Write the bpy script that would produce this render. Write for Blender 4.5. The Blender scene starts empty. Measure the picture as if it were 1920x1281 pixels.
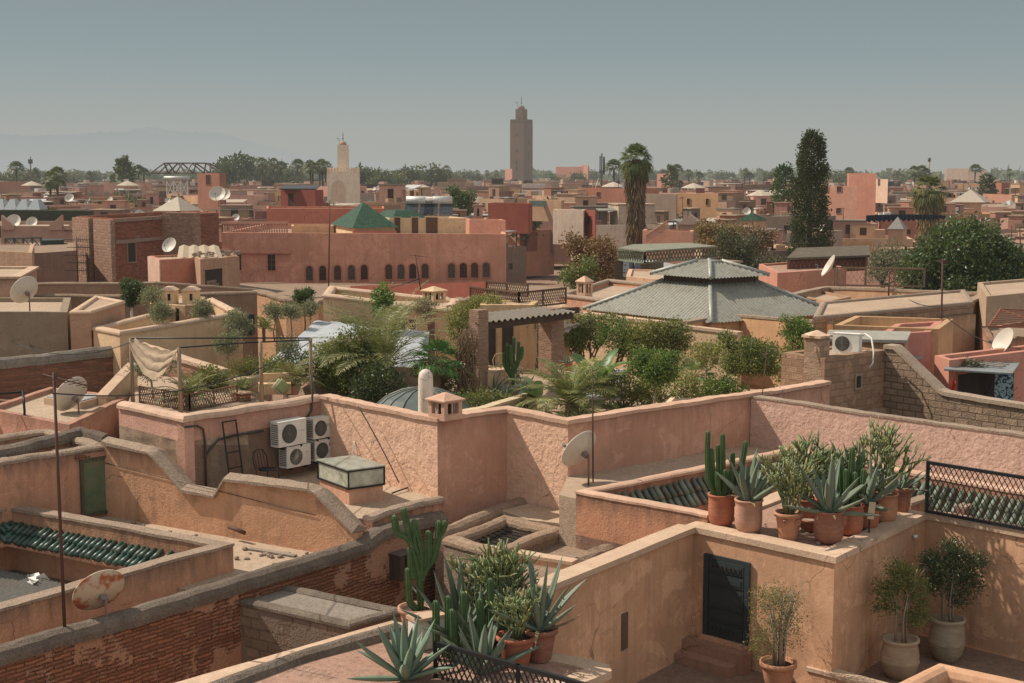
import bpy, math, random
import numpy as np
from math import sin, cos, pi, radians, atan, atan2, sqrt, exp
SC = bpy.context.scene
COL = SC.collection
# ------------------------------------------------------------------ camera model
F, CX, CY, CAMZ = 2667.0, 960.0, 640.5, 16.0
PITCH = atan(315.5 / F)
CP, SP = cos(PITCH), sin(PITCH)
def ray(px, py):
    x = (px - CX) / F; v = -(py - CY) / F
    return x, CP + v * SP, -SP + v * CP
def G(px, py, z):                    # the point of height z seen at a photo pixel
    a, b, c = ray(px, py); t = (z - CAMZ) / c
    return (a * t, b * t)
def G3(px, py, z):
    p = G(px, py, z); return (p[0], p[1], z)
def at(px, py, D):                   # the point at distance D seen at a photo pixel
    a, b, c = ray(px, py); t = D / b
    return (a * t, D, CAMZ + c * t)
def zat(py, D): return at(CX, py, D)[2]
def proj(p):
    x, y, z = p[0], p[1], p[2] - CAMZ
    f = y * CP - z * SP; u = y * SP + z * CP
    return (CX + F * x / f, CY - F * u / f)
def online(px, P, d):                # where a pixel column crosses the plan line P + t d
    k = (px - CX) / F
    # x / forward = k ; forward ~ y*CP - z*SP (z about -7)
    t = (k * (P[1] * CP + 7 * SP) - P[0]) / (d[0] - k * d[1] * CP)
    return (P[0] + t * d[0], P[1] + t * d[1])
def mix2(a, b, t): return tuple(a[i] + (b[i] - a[i]) * t for i in range(len(a)))
def add2(a, d, t): return (a[0] + d[0] * t, a[1] + d[1] * t)
def nrm2(a):
    l = sqrt(a[0] ** 2 + a[1] ** 2) or 1; return (a[0] / l, a[1] / l)
def sub2(a, b): return (a[0] - b[0], a[1] - b[1])
U = nrm2((0.70, -0.71)); V = nrm2((0.71, 0.70))     # the two street directions of the old town
UV_ANG = atan2(U[1], U[0])
# ------------------------------------------------------------------ mesh builder
class MB:
    def __init__(s): s.b = []
    def add(s, v, f, smooth=False):
        v = np.asarray(v, dtype=np.float64).reshape(-1, 3)
        s.b.append((v, f, smooth)); return s
    def join(s, o): s.b += o.b; return s
    def xf(s, loc=(0, 0, 0), rz=0, sc=1.0, rx=0, ry=0):
        cz, sz, cx, sx, cy, sy = cos(rz), sin(rz), cos(rx), sin(rx), cos(ry), sin(ry)
        R = np.array([[cz, -sz, 0], [sz, cz, 0], [0, 0, 1]]) @ np.array([[cy, 0, sy], [0, 1, 0], [-sy, 0, cy]]) @ np.array([[1, 0, 0], [0, cx, -sx], [0, sx, cx]])
        s.b = [((v * sc) @ R.T + np.array(loc), f, sm) for v, f, sm in s.b]; return s
    def box(s, c, d, rz=0, smooth=False):
        x, y, z = d[0] / 2, d[1] / 2, d[2] / 2
        v = np.array([(i * x, j * y, k * z) for k in (-1, 1) for j in (-1, 1) for i in (-1, 1)])
        if rz:
            a, b = cos(rz), sin(rz); v = v @ np.array([[a, -b, 0], [b, a, 0], [0, 0, 1]]).T
        return s.add(v + np.array(c), [(0, 2, 3, 1), (4, 5, 7, 6), (0, 1, 5, 4), (1, 3, 7, 5), (3, 2, 6, 7), (2, 0, 4, 6)], smooth)
    def prism(s, pts, z0, z1):
        n = len(pts)
        z1s = z1 if hasattr(z1, '__len__') else [z1] * n
        z0s = z0 if hasattr(z0, '__len__') else [z0] * n
        if sum(pts[i][0] * pts[(i + 1) % n][1] - pts[(i + 1) % n][0] * pts[i][1] for i in range(n)) < 0:
            pts = pts[::-1]; z1s = list(z1s)[::-1]; z0s = list(z0s)[::-1]
        v = [(p[0], p[1], a) for p, a in zip(pts, z0s)] + [(p[0], p[1], a) for p, a in zip(pts, z1s)]
        f = [tuple(range(n))[::-1], tuple(range(n, 2 * n))] + [(i, (i + 1) % n, n + (i + 1) % n, n + i) for i in range(n)]
        return s.add(v, f)
    def poly(s, pts): return s.add(pts, [tuple(range(len(pts)))])
    def bar(s, a, b, w, h=None, up=(0, 0, 1)):            # square bar from a to b
        h = h or w
        a = np.array(a, float); b = np.array(b, float); d = b - a; L = np.linalg.norm(d) or 1; d /= L
        upv = np.array(up, float)
        if abs(d @ upv) > .98: upv = np.array((0, 1, 0) if abs(d[1]) < .9 else (1, 0, 0), float)
        x = np.cross(d, upv); x /= np.linalg.norm(x); y = np.cross(x, d)
        v = [p + x * i * w / 2 + y * j * h / 2 for p in (a, b) for i, j in ((-1, -1), (1, -1), (1, 1), (-1, 1))]
        return s.add(v, [(0, 1, 2, 3)[::-1], (4, 5, 6, 7), (0, 1, 5, 4), (1, 2, 6, 5), (2, 3, 7, 6), (3, 0, 4, 7)])
    def tube(s, pts, r, n=8, ribs=None, cap=True, smooth=True):
        P = np.array(pts, float); m = len(P)
        r = [r] * m if not hasattr(r, '__len__') else r
        T = np.gradient(P, axis=0) if m > 2 else np.repeat([P[-1] - P[0]], m, 0)
        T = T / (np.linalg.norm(T, axis=1, keepdims=True) + 1e-9)
        ref = np.array((0.31, 0.95, 0.02)) if abs(T[0][2]) > .5 else np.array((0.02, 0.03, 1.0))
        V_ = []
        a = np.arange(n) * 2 * pi / n
        k = np.ones(n)
        if ribs: k = np.where(np.arange(n) % 2 == 0, 1.0, ribs)
        for i in range(m):
            x = np.cross(T[i], ref); x /= (np.linalg.norm(x) + 1e-9); y = np.cross(T[i], x)
            V_.append(P[i] + (np.outer(np.cos(a) * k, x) + np.outer(np.sin(a) * k, y)) * r[i])
        V_ = np.concatenate(V_)
        f = [(i * n + j, i * n + (j + 1) % n, (i + 1) * n + (j + 1) % n, (i + 1) * n + j) for i in range(m - 1) for j in range(n)]
        f = [q[::-1] for q in f]
        if cap: f += [tuple(range(n)), tuple(range((m - 1) * n, m * n))[::-1]]
        return s.add(V_, f, smooth)
    def lathe(s, prof, n=24, c=(0, 0, 0), smooth=True):    # prof: (r, z) pairs from bottom to top
        a = np.arange(n) * 2 * pi / n
        v = np.concatenate([np.stack([np.cos(a) * r, np.sin(a) * r, np.full(n, z)], 1) for r, z in prof]) + np.array(c)
        m = len(prof)
        f = [(i * n + j, i * n + (j + 1) % n, (i + 1) * n + (j + 1) % n, (i + 1) * n + j) for i in range(m - 1) for j in range(n)]
        if prof[0][0] > 1e-4: f.append(tuple(range(n))[::-1])
        if prof[-1][0] > 1e-4: f.append(tuple(range((m - 1) * n, m * n)))
        return s.add(v, f, smooth)
    def quads(s, A, smooth=False):                          # A: (n,k,3) array of n separate k-gons
        n, k, _ = A.shape
        return s.add(A.reshape(-1, 3), np.arange(n * k).reshape(n, k), smooth)
    def build(s, name, m, parent=None, ang=None, base=None):
        vs, tot, st, sm, loops, off = [], [], [], [], [], 0
        for v, f, smooth in s.b:
            vs.append(v)
            if isinstance(f, np.ndarray):
                loops.append((f + off).ravel()); tot.append(np.full(len(f), f.shape[1]))
            else:
                loops.append(np.fromiter((i + off for q in f for i in q), dtype=np.int64))
                tot.append(np.fromiter((len(q) for q in f), dtype=np.int64))
            sm.append(np.full(len(f), smooth)); off += len(v)
        v = np.concatenate(vs); lo = np.concatenate(loops); tt = np.concatenate(tot); sm = np.concatenate(sm)
        mn, mx = v.min(0), v.max(0)
        c = np.array(((mn[0] + mx[0]) / 2, (mn[1] + mx[1]) / 2, mn[2])) if base is None else np.array(base, float)
        v = v - c
        me = bpy.data.meshes.new(name)
        me.vertices.add(len(v)); me.vertices.foreach_set('co', v.astype(np.float32).ravel())
        me.loops.add(len(lo)); me.loops.foreach_set('vertex_index', lo.astype(np.int32))
        ls = np.concatenate([[0], np.cumsum(tt)[:-1]])
        me.polygons.add(len(tt)); me.polygons.foreach_set('loop_start', ls.astype(np.int32))
        me.polygons.foreach_set('loop_total', tt.astype(np.int32))
        me.polygons.foreach_set('use_smooth', sm.astype(bool))
        me.update(calc_edges=True)
        # UVs in metres, laid along the wall directions
        p0, p1, p2 = v[lo[ls]], v[lo[ls + 1]], v[lo[ls + 2]]
        nn = np.cross(p1 - p0, p2 - p0); nn /= (np.linalg.norm(nn, axis=1, keepdims=True) + 1e-12)
        an = UV_ANG if ang is None else ang
        d1 = np.array((cos(an), sin(an), 0)); d2 = np.array((-sin(an), cos(an), 0))
        flat = np.abs(nn[:, 2]) > .72; useu = np.abs(nn @ d2) >= np.abs(nn @ d1)
        pi_ = np.repeat(np.arange(len(tt)), tt); w = v[lo]
        a1, a2, z = w @ d1, w @ d2, w[:, 2]
        uu = np.where(flat[pi_], a1, np.where(useu[pi_], a1, a2)); vv = np.where(flat[pi_], a2, z)
        uvl = me.uv_layers.new(name='UVMap')
        uvl.data.foreach_set('uv', np.stack([uu, vv], 1).astype(np.float32).ravel())
        at_ = me.attributes.new('dtop', 'FLOAT', 'POINT')
        at_.data.foreach_set('value', (mx[2] - mn[2] - (v[:, 2] - (mn[2] - c[2]))).astype(np.float32))
        me.materials.append(m)
        o = bpy.data.objects.new(name, me); COL.objects.link(o)
        if parent is not None:
            o.parent = parent; q = WL(parent); o.location = tuple(c - np.array(q))
        else: o.location = tuple(c)
        return o
def WL(o):
    p = np.array(o.location)
    while o.parent is not None: o = o.parent; p = p + np.array(o.location)
    return p
def tag(o, label=None, cat=None, group=None, kind=None):
    if label: o['label'] = label
    if cat: o['category'] = cat
    if group: o['group'] = group
    if kind: o['kind'] = kind
    return o
def thing(name, label, cat, loc=(0, 0, 0), group=None):
    o = bpy.data.objects.new(name, None); COL.objects.link(o); o.location = loc
    o.empty_display_size = .2
    return tag(o, label, cat, group)
KIDS = {}
def kids(o): return [c for c in KIDS.get(o.name, [])]
def reg(o):                                         # remember a template's children for copying
    KIDS[o.name] = list(o.children)
    for c in o.children: reg(c)
def dup(t, loc, rz=0, sc=1.0, label=None, group=None):
    r = t.copy(); COL.objects.link(r); r.location = loc; r.rotation_euler = (0, 0, rz)
    r.scale = sc if hasattr(sc, '__len__') else (sc, sc, sc)
    if label: r['label'] = label
    if group: r['group'] = group
    def rec(src, par):
        for ch in kids(src):
            c = ch.copy(); COL.objects.link(c); c.parent = par
            rec(ch, c)
    rec(t, r)
    return r
class Kind:                                         # a kind of thing: the first placing moves the original, later ones copy it
    def __init__(s, t): s.t = t; s.used = False; reg(t)
    def put(s, loc, rz=0, sc=1.0, label=None, group=None):
        if not s.used:
            s.used = True; o = s.t
            o.location = loc; o.rotation_euler = (0, 0, rz)
            o.scale = sc if hasattr(sc, '__len__') else (sc, sc, sc)
            if label: o['label'] = label
            if group: o['group'] = group
            return o
        return dup(s.t, loc, rz, sc, label, group)
# ------------------------------------------------------------------ materials
MATS = {}
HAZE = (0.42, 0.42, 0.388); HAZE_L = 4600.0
def haze_group():  # haze painted as a glow mixed into each surface, growing with distance
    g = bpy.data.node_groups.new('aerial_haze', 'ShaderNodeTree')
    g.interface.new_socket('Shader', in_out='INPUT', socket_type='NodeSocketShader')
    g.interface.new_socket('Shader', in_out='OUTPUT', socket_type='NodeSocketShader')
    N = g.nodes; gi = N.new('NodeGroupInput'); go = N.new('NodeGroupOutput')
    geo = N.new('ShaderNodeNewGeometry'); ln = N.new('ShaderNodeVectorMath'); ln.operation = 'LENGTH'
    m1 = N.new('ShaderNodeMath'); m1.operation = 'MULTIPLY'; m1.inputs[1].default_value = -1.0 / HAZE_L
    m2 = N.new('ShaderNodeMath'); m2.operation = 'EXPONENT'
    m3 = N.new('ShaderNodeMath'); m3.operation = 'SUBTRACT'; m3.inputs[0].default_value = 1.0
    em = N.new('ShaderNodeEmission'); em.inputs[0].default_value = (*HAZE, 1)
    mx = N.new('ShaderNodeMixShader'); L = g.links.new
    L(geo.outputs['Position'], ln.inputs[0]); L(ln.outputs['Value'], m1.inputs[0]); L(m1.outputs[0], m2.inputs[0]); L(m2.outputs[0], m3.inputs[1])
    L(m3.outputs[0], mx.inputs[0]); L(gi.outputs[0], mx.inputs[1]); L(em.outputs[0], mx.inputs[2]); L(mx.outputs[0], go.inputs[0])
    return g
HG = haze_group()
class NT:
    def __init__(s, name):
        s.m = bpy.data.materials.new(name); s.m.use_nodes = True; s.t = s.m.node_tree; s.t.nodes.clear()
        s.out = s.n('ShaderNodeOutputMaterial'); s.m.cycles.emission_sampling = 'NONE'
    def n(s, ty, **kw):
        o = s.t.nodes.new(ty)
        for k, v in kw.items(): setattr(o, k, v)
        return o
    def l(s, a, b): s.t.links.new(a, b)
    def pos(s): return s.n('ShaderNodeNewGeometry').outputs['Position']
    def mapv(s, vec, sc, loc=(0, 0, 0)):
        m = s.n('ShaderNodeMapping'); s.l(vec, m.inputs[0]); m.inputs['Scale'].default_value = sc; m.inputs['Location'].default_value = loc
        return m.outputs[0]
    def noise(s, vec, scale, detail=4, rough=.55, dist=0):
        o = s.n('ShaderNodeTexNoise'); o.inputs['Scale'].default_value = scale; o.inputs['Detail'].default_value = detail
        o.inputs['Roughness'].default_value = rough; o.inputs['Distortion'].default_value = dist
        if vec is not None: s.l(vec, o.inputs['Vector'])
        return o.outputs['Fac']
    def rng(s, x, a, b, c=0., d=1.):
        o = s.n('ShaderNodeMapRange'); s.l(x, o.inputs[0])
        for i, q in enumerate((a, b, c, d)): o.inputs[i + 1].default_value = q
        return o.outputs[0]
    def math(s, op, a, b=None):
        o = s.n('ShaderNodeMath', operation=op)
        for i, q in enumerate((a, b)):
            if q is None: continue
            if isinstance(q, (int, float)): o.inputs[i].default_value = q
            else: s.l(q, o.inputs[i])
        return o.outputs[0]
    def mix(s, f, a, b, mode='MIX'):
        o = s.n('ShaderNodeMix', data_type='RGBA', blend_type=mode)
        for i, q in ((0, f), (6, a), (7, b)):
            if isinstance(q, (int, float)): o.inputs[i].default_value = q
            elif isinstance(q, tuple): o.inputs[i].default_value = (*q[:3], 1)
            else: s.l(q, o.inputs[i])
        return o.outputs[2]
    def attr(s, nm): return s.n('ShaderNodeAttribute', attribute_name=nm).outputs['Fac']
    def bump(s, h, strength, dist=.02, nrm=None):
        o = s.n('ShaderNodeBump'); o.inputs['Strength'].default_value = strength; o.inputs['Distance'].default_value = dist
        s.l(h, o.inputs['Height'])
        if nrm is not None: s.l(nrm, o.inputs['Normal'])
        return o.outputs[0]
    def fin(s, col, rough=.9, nrm=None, metal=0, spec=.25, trans=None, alpha=None):
        p = s.n('ShaderNodeBsdfPrincipled')
        if isinstance(col, tuple): p.inputs['Base Color'].default_value = (*col[:3], 1)
        else: s.l(col, p.inputs['Base Color'])
        if isinstance(rough, (int, float)): p.inputs['Roughness'].default_value = rough
        else: s.l(rough, p.inputs['Roughness'])
        p.inputs['Metallic'].default_value = metal; p.inputs['Specular IOR Level'].default_value = spec
        if nrm is not None: s.l(nrm, p.inputs['Normal'])
        if alpha is not None: p.inputs['Alpha'].default_value = alpha
        sh = p.outputs[0]
        if trans is not None:
            tr = s.n('ShaderNodeBsdfTranslucent'); mx = s.n('ShaderNodeMixShader'); mx.inputs[0].default_value = trans[0]
            if len(trans) > 1 and not isinstance(trans[1], tuple): s.l(trans[1], tr.inputs[0])
            else: tr.inputs[0].default_value = (*trans[1], 1)
            s.l(sh, mx.inputs[1]); s.l(tr.outputs[0], mx.inputs[2]); sh = mx.outputs[0]
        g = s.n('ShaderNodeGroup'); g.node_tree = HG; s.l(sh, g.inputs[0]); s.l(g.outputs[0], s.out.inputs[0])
        return s.m
def mul(c, k): return tuple(min(.95, x * k) for x in c[:3])
def cached(fn):
    def w(*a, **k):
        key = (fn.__name__, a, tuple(sorted(k.items())))
        if key not in MATS: MATS[key] = fn(*a, **k)
        return MATS[key]
    return w
@cached
def plaster(col, bump=.35, sc=1.0, stain=.5, top=.0, rough_grain=22., patch=0., var=1.0, stc=(.16, .115, .085)):
    n = NT('plaster'); p = n.pos(); col = (min(.9, col[0] * 1.25), min(.9, col[1] * 1.24), min(.9, col[2] * 1.23))
    a = n.noise(p, .55 * sc, 5, .6); b = n.noise(p, 3.2 * sc, 5, .65); c = n.noise(p, rough_grain, 3, .6)
    st = n.noise(n.mapv(p, (2.2, 2.2, .22)), 1.4 * sc, 5, .65)
    k = n.mix(n.rng(a, .3, .7), mul(col, 1 - .2 * var), mul(col, 1 + .13 * var))
    k = n.mix(n.math('MULTIPLY', n.rng(b, .35, .75), .55 * var), k, mul((col[0] * .97, col[1] * .86, col[2] * .8), .84))
    k = n.mix(n.math('MULTIPLY', n.rng(st, .52, .8), stain), k, stc)
    rp = n.noise(p, 1.15 * sc, 4, .75, .6); k = n.mix(n.math('MULTIPLY', n.rng(rp, .555, .59), .32 * var), k, mul((col[0] * 1.02, col[1] * 1.04, col[2] * 1.06), 1.16))
    rp2 = n.noise(n.mapv(p, (1, 1, 1), (7, 3, 1)), 1.5 * sc, 5, .75, .5); k = n.mix(n.math('MULTIPLY', n.rng(rp2, .57, .63), .34 * var), k, mul(col, .68))
    if patch:
        k = n.mix(n.math('MULTIPLY', n.rng(n.noise(p, .9 * sc, 6, .7), .6 - .1 * patch, .64), .75), k, (.34, .19, .125))
    if top:
        d = n.attr('dtop'); w = n.math('ADD', n.math('MULTIPLY', n.noise(n.mapv(p, (3, 3, .7)), 1.6, 5, .7), 1.1), -.22)
        f = n.rng(n.math('SUBTRACT', w, n.math('MULTIPLY', d, 1.0)), -.12, .35)
        k = n.mix(n.math('MULTIPLY', f, top), k, (.10, .075, .058))
    k = n.mix(n.math('MULTIPLY', n.rng(c, .35, .7), .34), k, mul(col, .55))
    st2 = n.noise(n.mapv(p, (5, 5, .16), (3, 1, 0)), 1.6 * sc, 4, .6); k = n.mix(n.math('MULTIPLY', n.rng(st2, .5, .72), .3 * var), k, mul(col, .62))
    vo = n.n('ShaderNodeTexVoronoi', feature='DISTANCE_TO_EDGE'); vo.inputs['Scale'].default_value = .55
    wv = n.n('ShaderNodeVectorMath', operation='MULTIPLY_ADD'); nz_ = n.n('ShaderNodeTexNoise'); nz_.inputs['Scale'].default_value = 2.2; nz_.inputs['Detail'].default_value = 4; n.l(p, nz_.inputs['Vector']); n.l(nz_.outputs['Color'], wv.inputs[0]); wv.inputs[1].default_value = (.5, .5, .5); n.l(p, wv.inputs[2]); n.l(wv.outputs[0], vo.inputs['Vector'])
    k = n.mix(n.math('MULTIPLY', n.rng(vo.outputs['Distance'], .009, .003), n.rng(a, .5, .58, 0, .7)), k, mul(col, .3))
    h = n.math('ADD', n.math('MULTIPLY', b, .8), n.math('MULTIPLY', c, .6))
    return n.fin(k, .93, n.bump(h, min(1., bump * 1.3), .045), spec=.12)
@cached
def masonry(col, mortar, bw=.24, bh=.075, ms=.012, bump=.6, wob=.03, ero=.5, var=.28, plast=None, pth=.55):
    n = NT('masonry'); uv = n.n('ShaderNodeTexCoord').outputs['UV']; p = n.pos()
    nz = n.n('ShaderNodeTexNoise'); nz.inputs['Scale'].default_value = 2.6; nz.inputs['Detail'].default_value = 3; n.l(p, nz.inputs['Vector'])
    off = n.n('ShaderNodeVectorMath', operation='MULTIPLY_ADD'); n.l(nz.outputs['Color'], off.inputs[0])
    off.inputs[1].default_value = (wob, wob, 0); n.l(uv, off.inputs[2])
    br = n.n('ShaderNodeTexBrick'); n.l(off.outputs[0], br.inputs['Vector']); br.inputs['Scale'].default_value = 1.0
    br.inputs['Brick Width'].default_value = bw; br.inputs['Row Height'].default_value = bh; br.inputs['Mortar Size'].default_value = ms
    br.inputs['Mortar Smooth'].default_value = .35; br.inputs['Bias'].default_value = -.1
    br.inputs['Color1'].default_value = (*mul(col, 1 - var), 1); br.inputs['Color2'].default_value = (*mul(col, 1 + var), 1)
    br.inputs['Mortar'].default_value = (*mortar, 1)
    a = n.noise(p, 1.1, 5, .65); c = n.noise(p, 24, 3, .6); b = n.noise(p, 6, 4, .6)
    k = n.mix(n.math('MULTIPLY', n.rng(a, .45, .75), ero), br.outputs['Color'], mul(mortar, .9))
    k = n.mix(n.math('MULTIPLY', n.rng(b, .35, .8), .45), k, mul(col, .55))
    h = n.math('ADD', n.math('MULTIPLY', n.math('SUBTRACT', 1.0, br.outputs['Fac']), 1.0), n.math('ADD', n.math('MULTIPLY', c, .5), n.math('MULTIPLY', b, .8)))
    if plast:
        f = n.rng(n.noise(p, .8, 6, .65), pth, pth + .05)
        k = n.mix(f, k, plast); h = n.mix(f, h, n.math('ADD', n.math('MULTIPLY', c, .6), 1.6))
    return n.fin(k, .95, n.bump(h, bump, .05), spec=.1)
@cached
def dusty(col, col2, sc=1.0, bump=.4):                       # flat roofs, floors, mud
    n = NT('dusty_roof'); p = n.pos()
    a = n.noise(p, .7 * sc, 6, .65); b = n.noise(p, 5 * sc, 5, .7); c = n.noise(p, 40, 2, .6)
    k = n.mix(n.rng(a, .35, .65), col, col2)
    k = n.mix(n.math('MULTIPLY', n.rng(b, .45, .7), .55), k, mul(col2, .6))
    k = n.mix(n.math('MULTIPLY', n.rng(c, .4, .8), .35), k, mul(col, .6))
    s1 = n.noise(p, 11 * sc, 5, .75); k = n.mix(n.math('MULTIPLY', n.rng(s1, .54, .64), .6), k, mul(col, .45)); k = n.mix(n.math('MULTIPLY', n.rng(s1, .44, .36), .45), k, mul(col2, 1.25))
    return n.fin(k, .95, n.bump(n.math('ADD', b, n.math('MULTIPLY', c, .5)), bump, .045), spec=.1)
@cached
def paint(col, rough=.6, metal=0., wear=.3, wearc=(.2, .12, .08), sc=8., spec=.3, lo=.55, hi=.72):
    n = NT('painted'); tc = n.n('ShaderNodeTexCoord').outputs['Object']
    a = n.noise(tc, sc, 5, .65); b = n.noise(tc, sc * .3, 3, .6)
    k = n.mix(n.rng(b, .3, .7), mul(col, .85), mul(col, 1.1))
    k = n.mix(n.math('MULTIPLY', n.rng(a, lo, hi), wear), k, wearc)
    return n.fin(k, rough, n.bump(a, .12, .01), metal=metal, spec=spec)
@cached
def leafm(col, col2, tr=.3, spec=.25, rough=.5, var=.55):
    col = tuple(x * 1.28 + .01 for x in col); col2 = tuple(x * 1.2 + .01 for x in col2)
    n = NT('foliage'); g = n.n('ShaderNodeNewGeometry')
    r = g.outputs['Random Per Island']; p = g.outputs['Position']
    a = n.noise(p, 1.7, 3, .6)
    k = n.mix(n.rng(r, 0, 1), mul(col, 1 - var * .6), mul(col, 1 + var * .6))
    k = n.mix(n.math('MULTIPLY', n.rng(a, .45, .7), .8), k, col2)
    oi = n.n('ShaderNodeObjectInfo').outputs['Random']; r2 = n.math('FRACT', n.math('MULTIPLY', r, 37.7))
    k = n.mix(n.rng(r2, .8, .95, 0, .75), k, (min(.4, col[0] * 2 + .06), min(.34, col[1] * 1.5 + .03), col[2] * .9 + .02)); k = n.mix(n.rng(r2, .12, .04, 0, .7), k, mul(col, .4))
    t = n.mix(.5, k, (.16, .2, .03), 'MIX')
    return n.fin(k, rough, None, spec=spec, trans=(tr, t))
@cached
def pottery(col, band=.3):
    n = NT('terracotta'); tc = n.n('ShaderNodeTexCoord').outputs['Object']
    a = n.noise(tc, 3.0, 5, .6); b = n.noise(n.mapv(tc, (1, 1, 6)), 3.0, 4, .6); c = n.noise(tc, 40, 2, .6)
    k = n.mix(n.rng(a, .3, .7), mul(col, .75), mul(col, 1.15))
    k = n.mix(n.math('MULTIPLY', n.rng(b, .5, .75), band), k, (.5, .38, .28))
    return n.fin(k, .8, n.bump(n.math('ADD', b, n.math('MULTIPLY', c, .3)), .15, .015), spec=.2)
@cached
def glassy(col=(.12, .15, .15), rough=.08, alpha=1.0):
    n = NT('glass_pane'); p = n.pos(); a = n.noise(p, 4, 4, .6)
    return n.fin(n.mix(n.rng(a, .3, .7), mul(col, .7), mul(col, 1.3)), n.rng(a, .3, .8, rough, rough + .25), None, spec=.6, alpha=alpha)
@cached
def clothm(col, tr=.25, fold=6., rough=.9):
    n = NT('cloth'); p = n.pos(); a = n.noise(p, fold, 4, .6); b = n.noise(p, 60, 2, .5)
    k = n.mix(n.rng(a, .3, .7), mul(col, .82), mul(col, 1.08))
    return n.fin(k, rough, n.bump(n.math('ADD', a, n.math('MULTIPLY', b, .1)), .25, .05), spec=.1, trans=(tr, mul(col, .9)))
@cached
def metalsheet(col, rust=.3, rc=(.2, .11, .07), rough=.55):
    n = NT('sheet_metal'); p = n.pos(); a = n.noise(p, 1.2, 6, .7); b = n.noise(p, 9, 4, .6)
    k = n.mix(n.rng(b, .3, .7), mul(col, .75), mul(col, 1.15))
    k = n.mix(n.math('MULTIPLY', n.rng(a, .5, .68), rust), k, rc)
    return n.fin(k, rough, n.bump(b, .15, .01), metal=.25, spec=.4)
@cached
def tilem(col, col2, rough=.35):
    n = NT('glazed_tile'); g = n.n('ShaderNodeNewGeometry'); p = g.outputs['Position']
    a = n.noise(p, 7, 4, .6); r = g.outputs['Random Per Island']
    k = n.mix(r, mul(col, .55), mul(col, 1.5))
    k = n.mix(n.math('MULTIPLY', n.rng(a, .5, .7), .7), k, col2)
    return n.fin(k, rough, n.bump(a, .2, .01), spec=.5)
@cached
def rooftile(col, u=.2, v=.16):                               # pyramid roofs clad in glazed tile
    n = NT('tile_cladding'); uv = n.n('ShaderNodeTexCoord').outputs['UV']; p = n.pos()
    br = n.n('ShaderNodeTexBrick'); n.l(uv, br.inputs['Vector']); br.inputs['Scale'].default_value = 1
    br.inputs['Brick Width'].default_value = u; br.inputs['Row Height'].default_value = v; br.inputs['Mortar Size'].default_value = .022; br.offset = 0
    br.inputs['Color1'].default_value = (*mul(col, .6), 1); br.inputs['Color2'].default_value = (*mul(col, 1.45), 1); br.inputs['Mortar'].default_value = (*mul(col, .25), 1)
    br.inputs['Mortar Smooth'].default_value = .5
    a = n.noise(p, 3, 4, .6)
    k = n.mix(n.math('MULTIPLY', n.rng(a, .45, .7), .5), br.outputs['Color'], mul(col, 1.9))
    return n.fin(k, .6, n.bump(n.math('SUBTRACT', 1.0, br.outputs['Fac']), .6, .04), spec=.25)
@cached
def woodm(col, sc=1.0):
    n = NT('weathered_wood'); tc = n.n('ShaderNodeTexCoord').outputs['Object']
    a = n.noise(n.mapv(tc, (14, 14, 1.2)), 1.5 * sc, 5, .65)
    k = n.mix(n.rng(a, .3, .7), mul(col, .55), mul(col, 1.3))
    return n.fin(k, .85, n.bump(a, .3, .01), spec=.15)
# ------------------------------------------------------------------ walls, houses
def offset_ring(pts, d, closed):
    n = len(pts); out = []
    for i in range(n):
        a = pts[i - 1] if (i > 0 or closed) else None
        b = pts[(i + 1) % n] if (i < n - 1 or closed) else None
        t1 = nrm2(sub2(pts[i], a)) if a is not None else None
        t2 = nrm2(sub2(b, pts[i])) if b is not None else None
        if t1 is None: t1 = t2
        if t2 is None: t2 = t1
        n1 = (-t1[1], t1[0]); n2 = (-t2[1], t2[0])
        m = nrm2((n1[0] + n2[0], n1[1] + n2[1])); k = max(.35, m[0] * n1[0] + m[1] * n1[1])
        out.append((pts[i][0] + m[0] * d / k, pts[i][1] + m[1] * d / k))
    return out
def resample(pts, zs, step, closed=False):
    P, Z = [], []
    n = len(pts)
    for i in range(n if closed else n - 1):
        a, b = pts[i], pts[(i + 1) % n]; L = sqrt((a[0] - b[0]) ** 2 + (a[1] - b[1]) ** 2)
        m = max(1, int(round(L / step))) if step else 1
        for j in range(m):
            t = j / m; P.append((a[0] + (b[0] - a[0]) * t, a[1] + (b[1] - a[1]) * t)); Z.append(zs[i] + (zs[(i + 1) % n] - zs[i]) * t)
    if not closed: P.append(pts[-1]); Z.append(zs[-1])
    return P, Z
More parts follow.
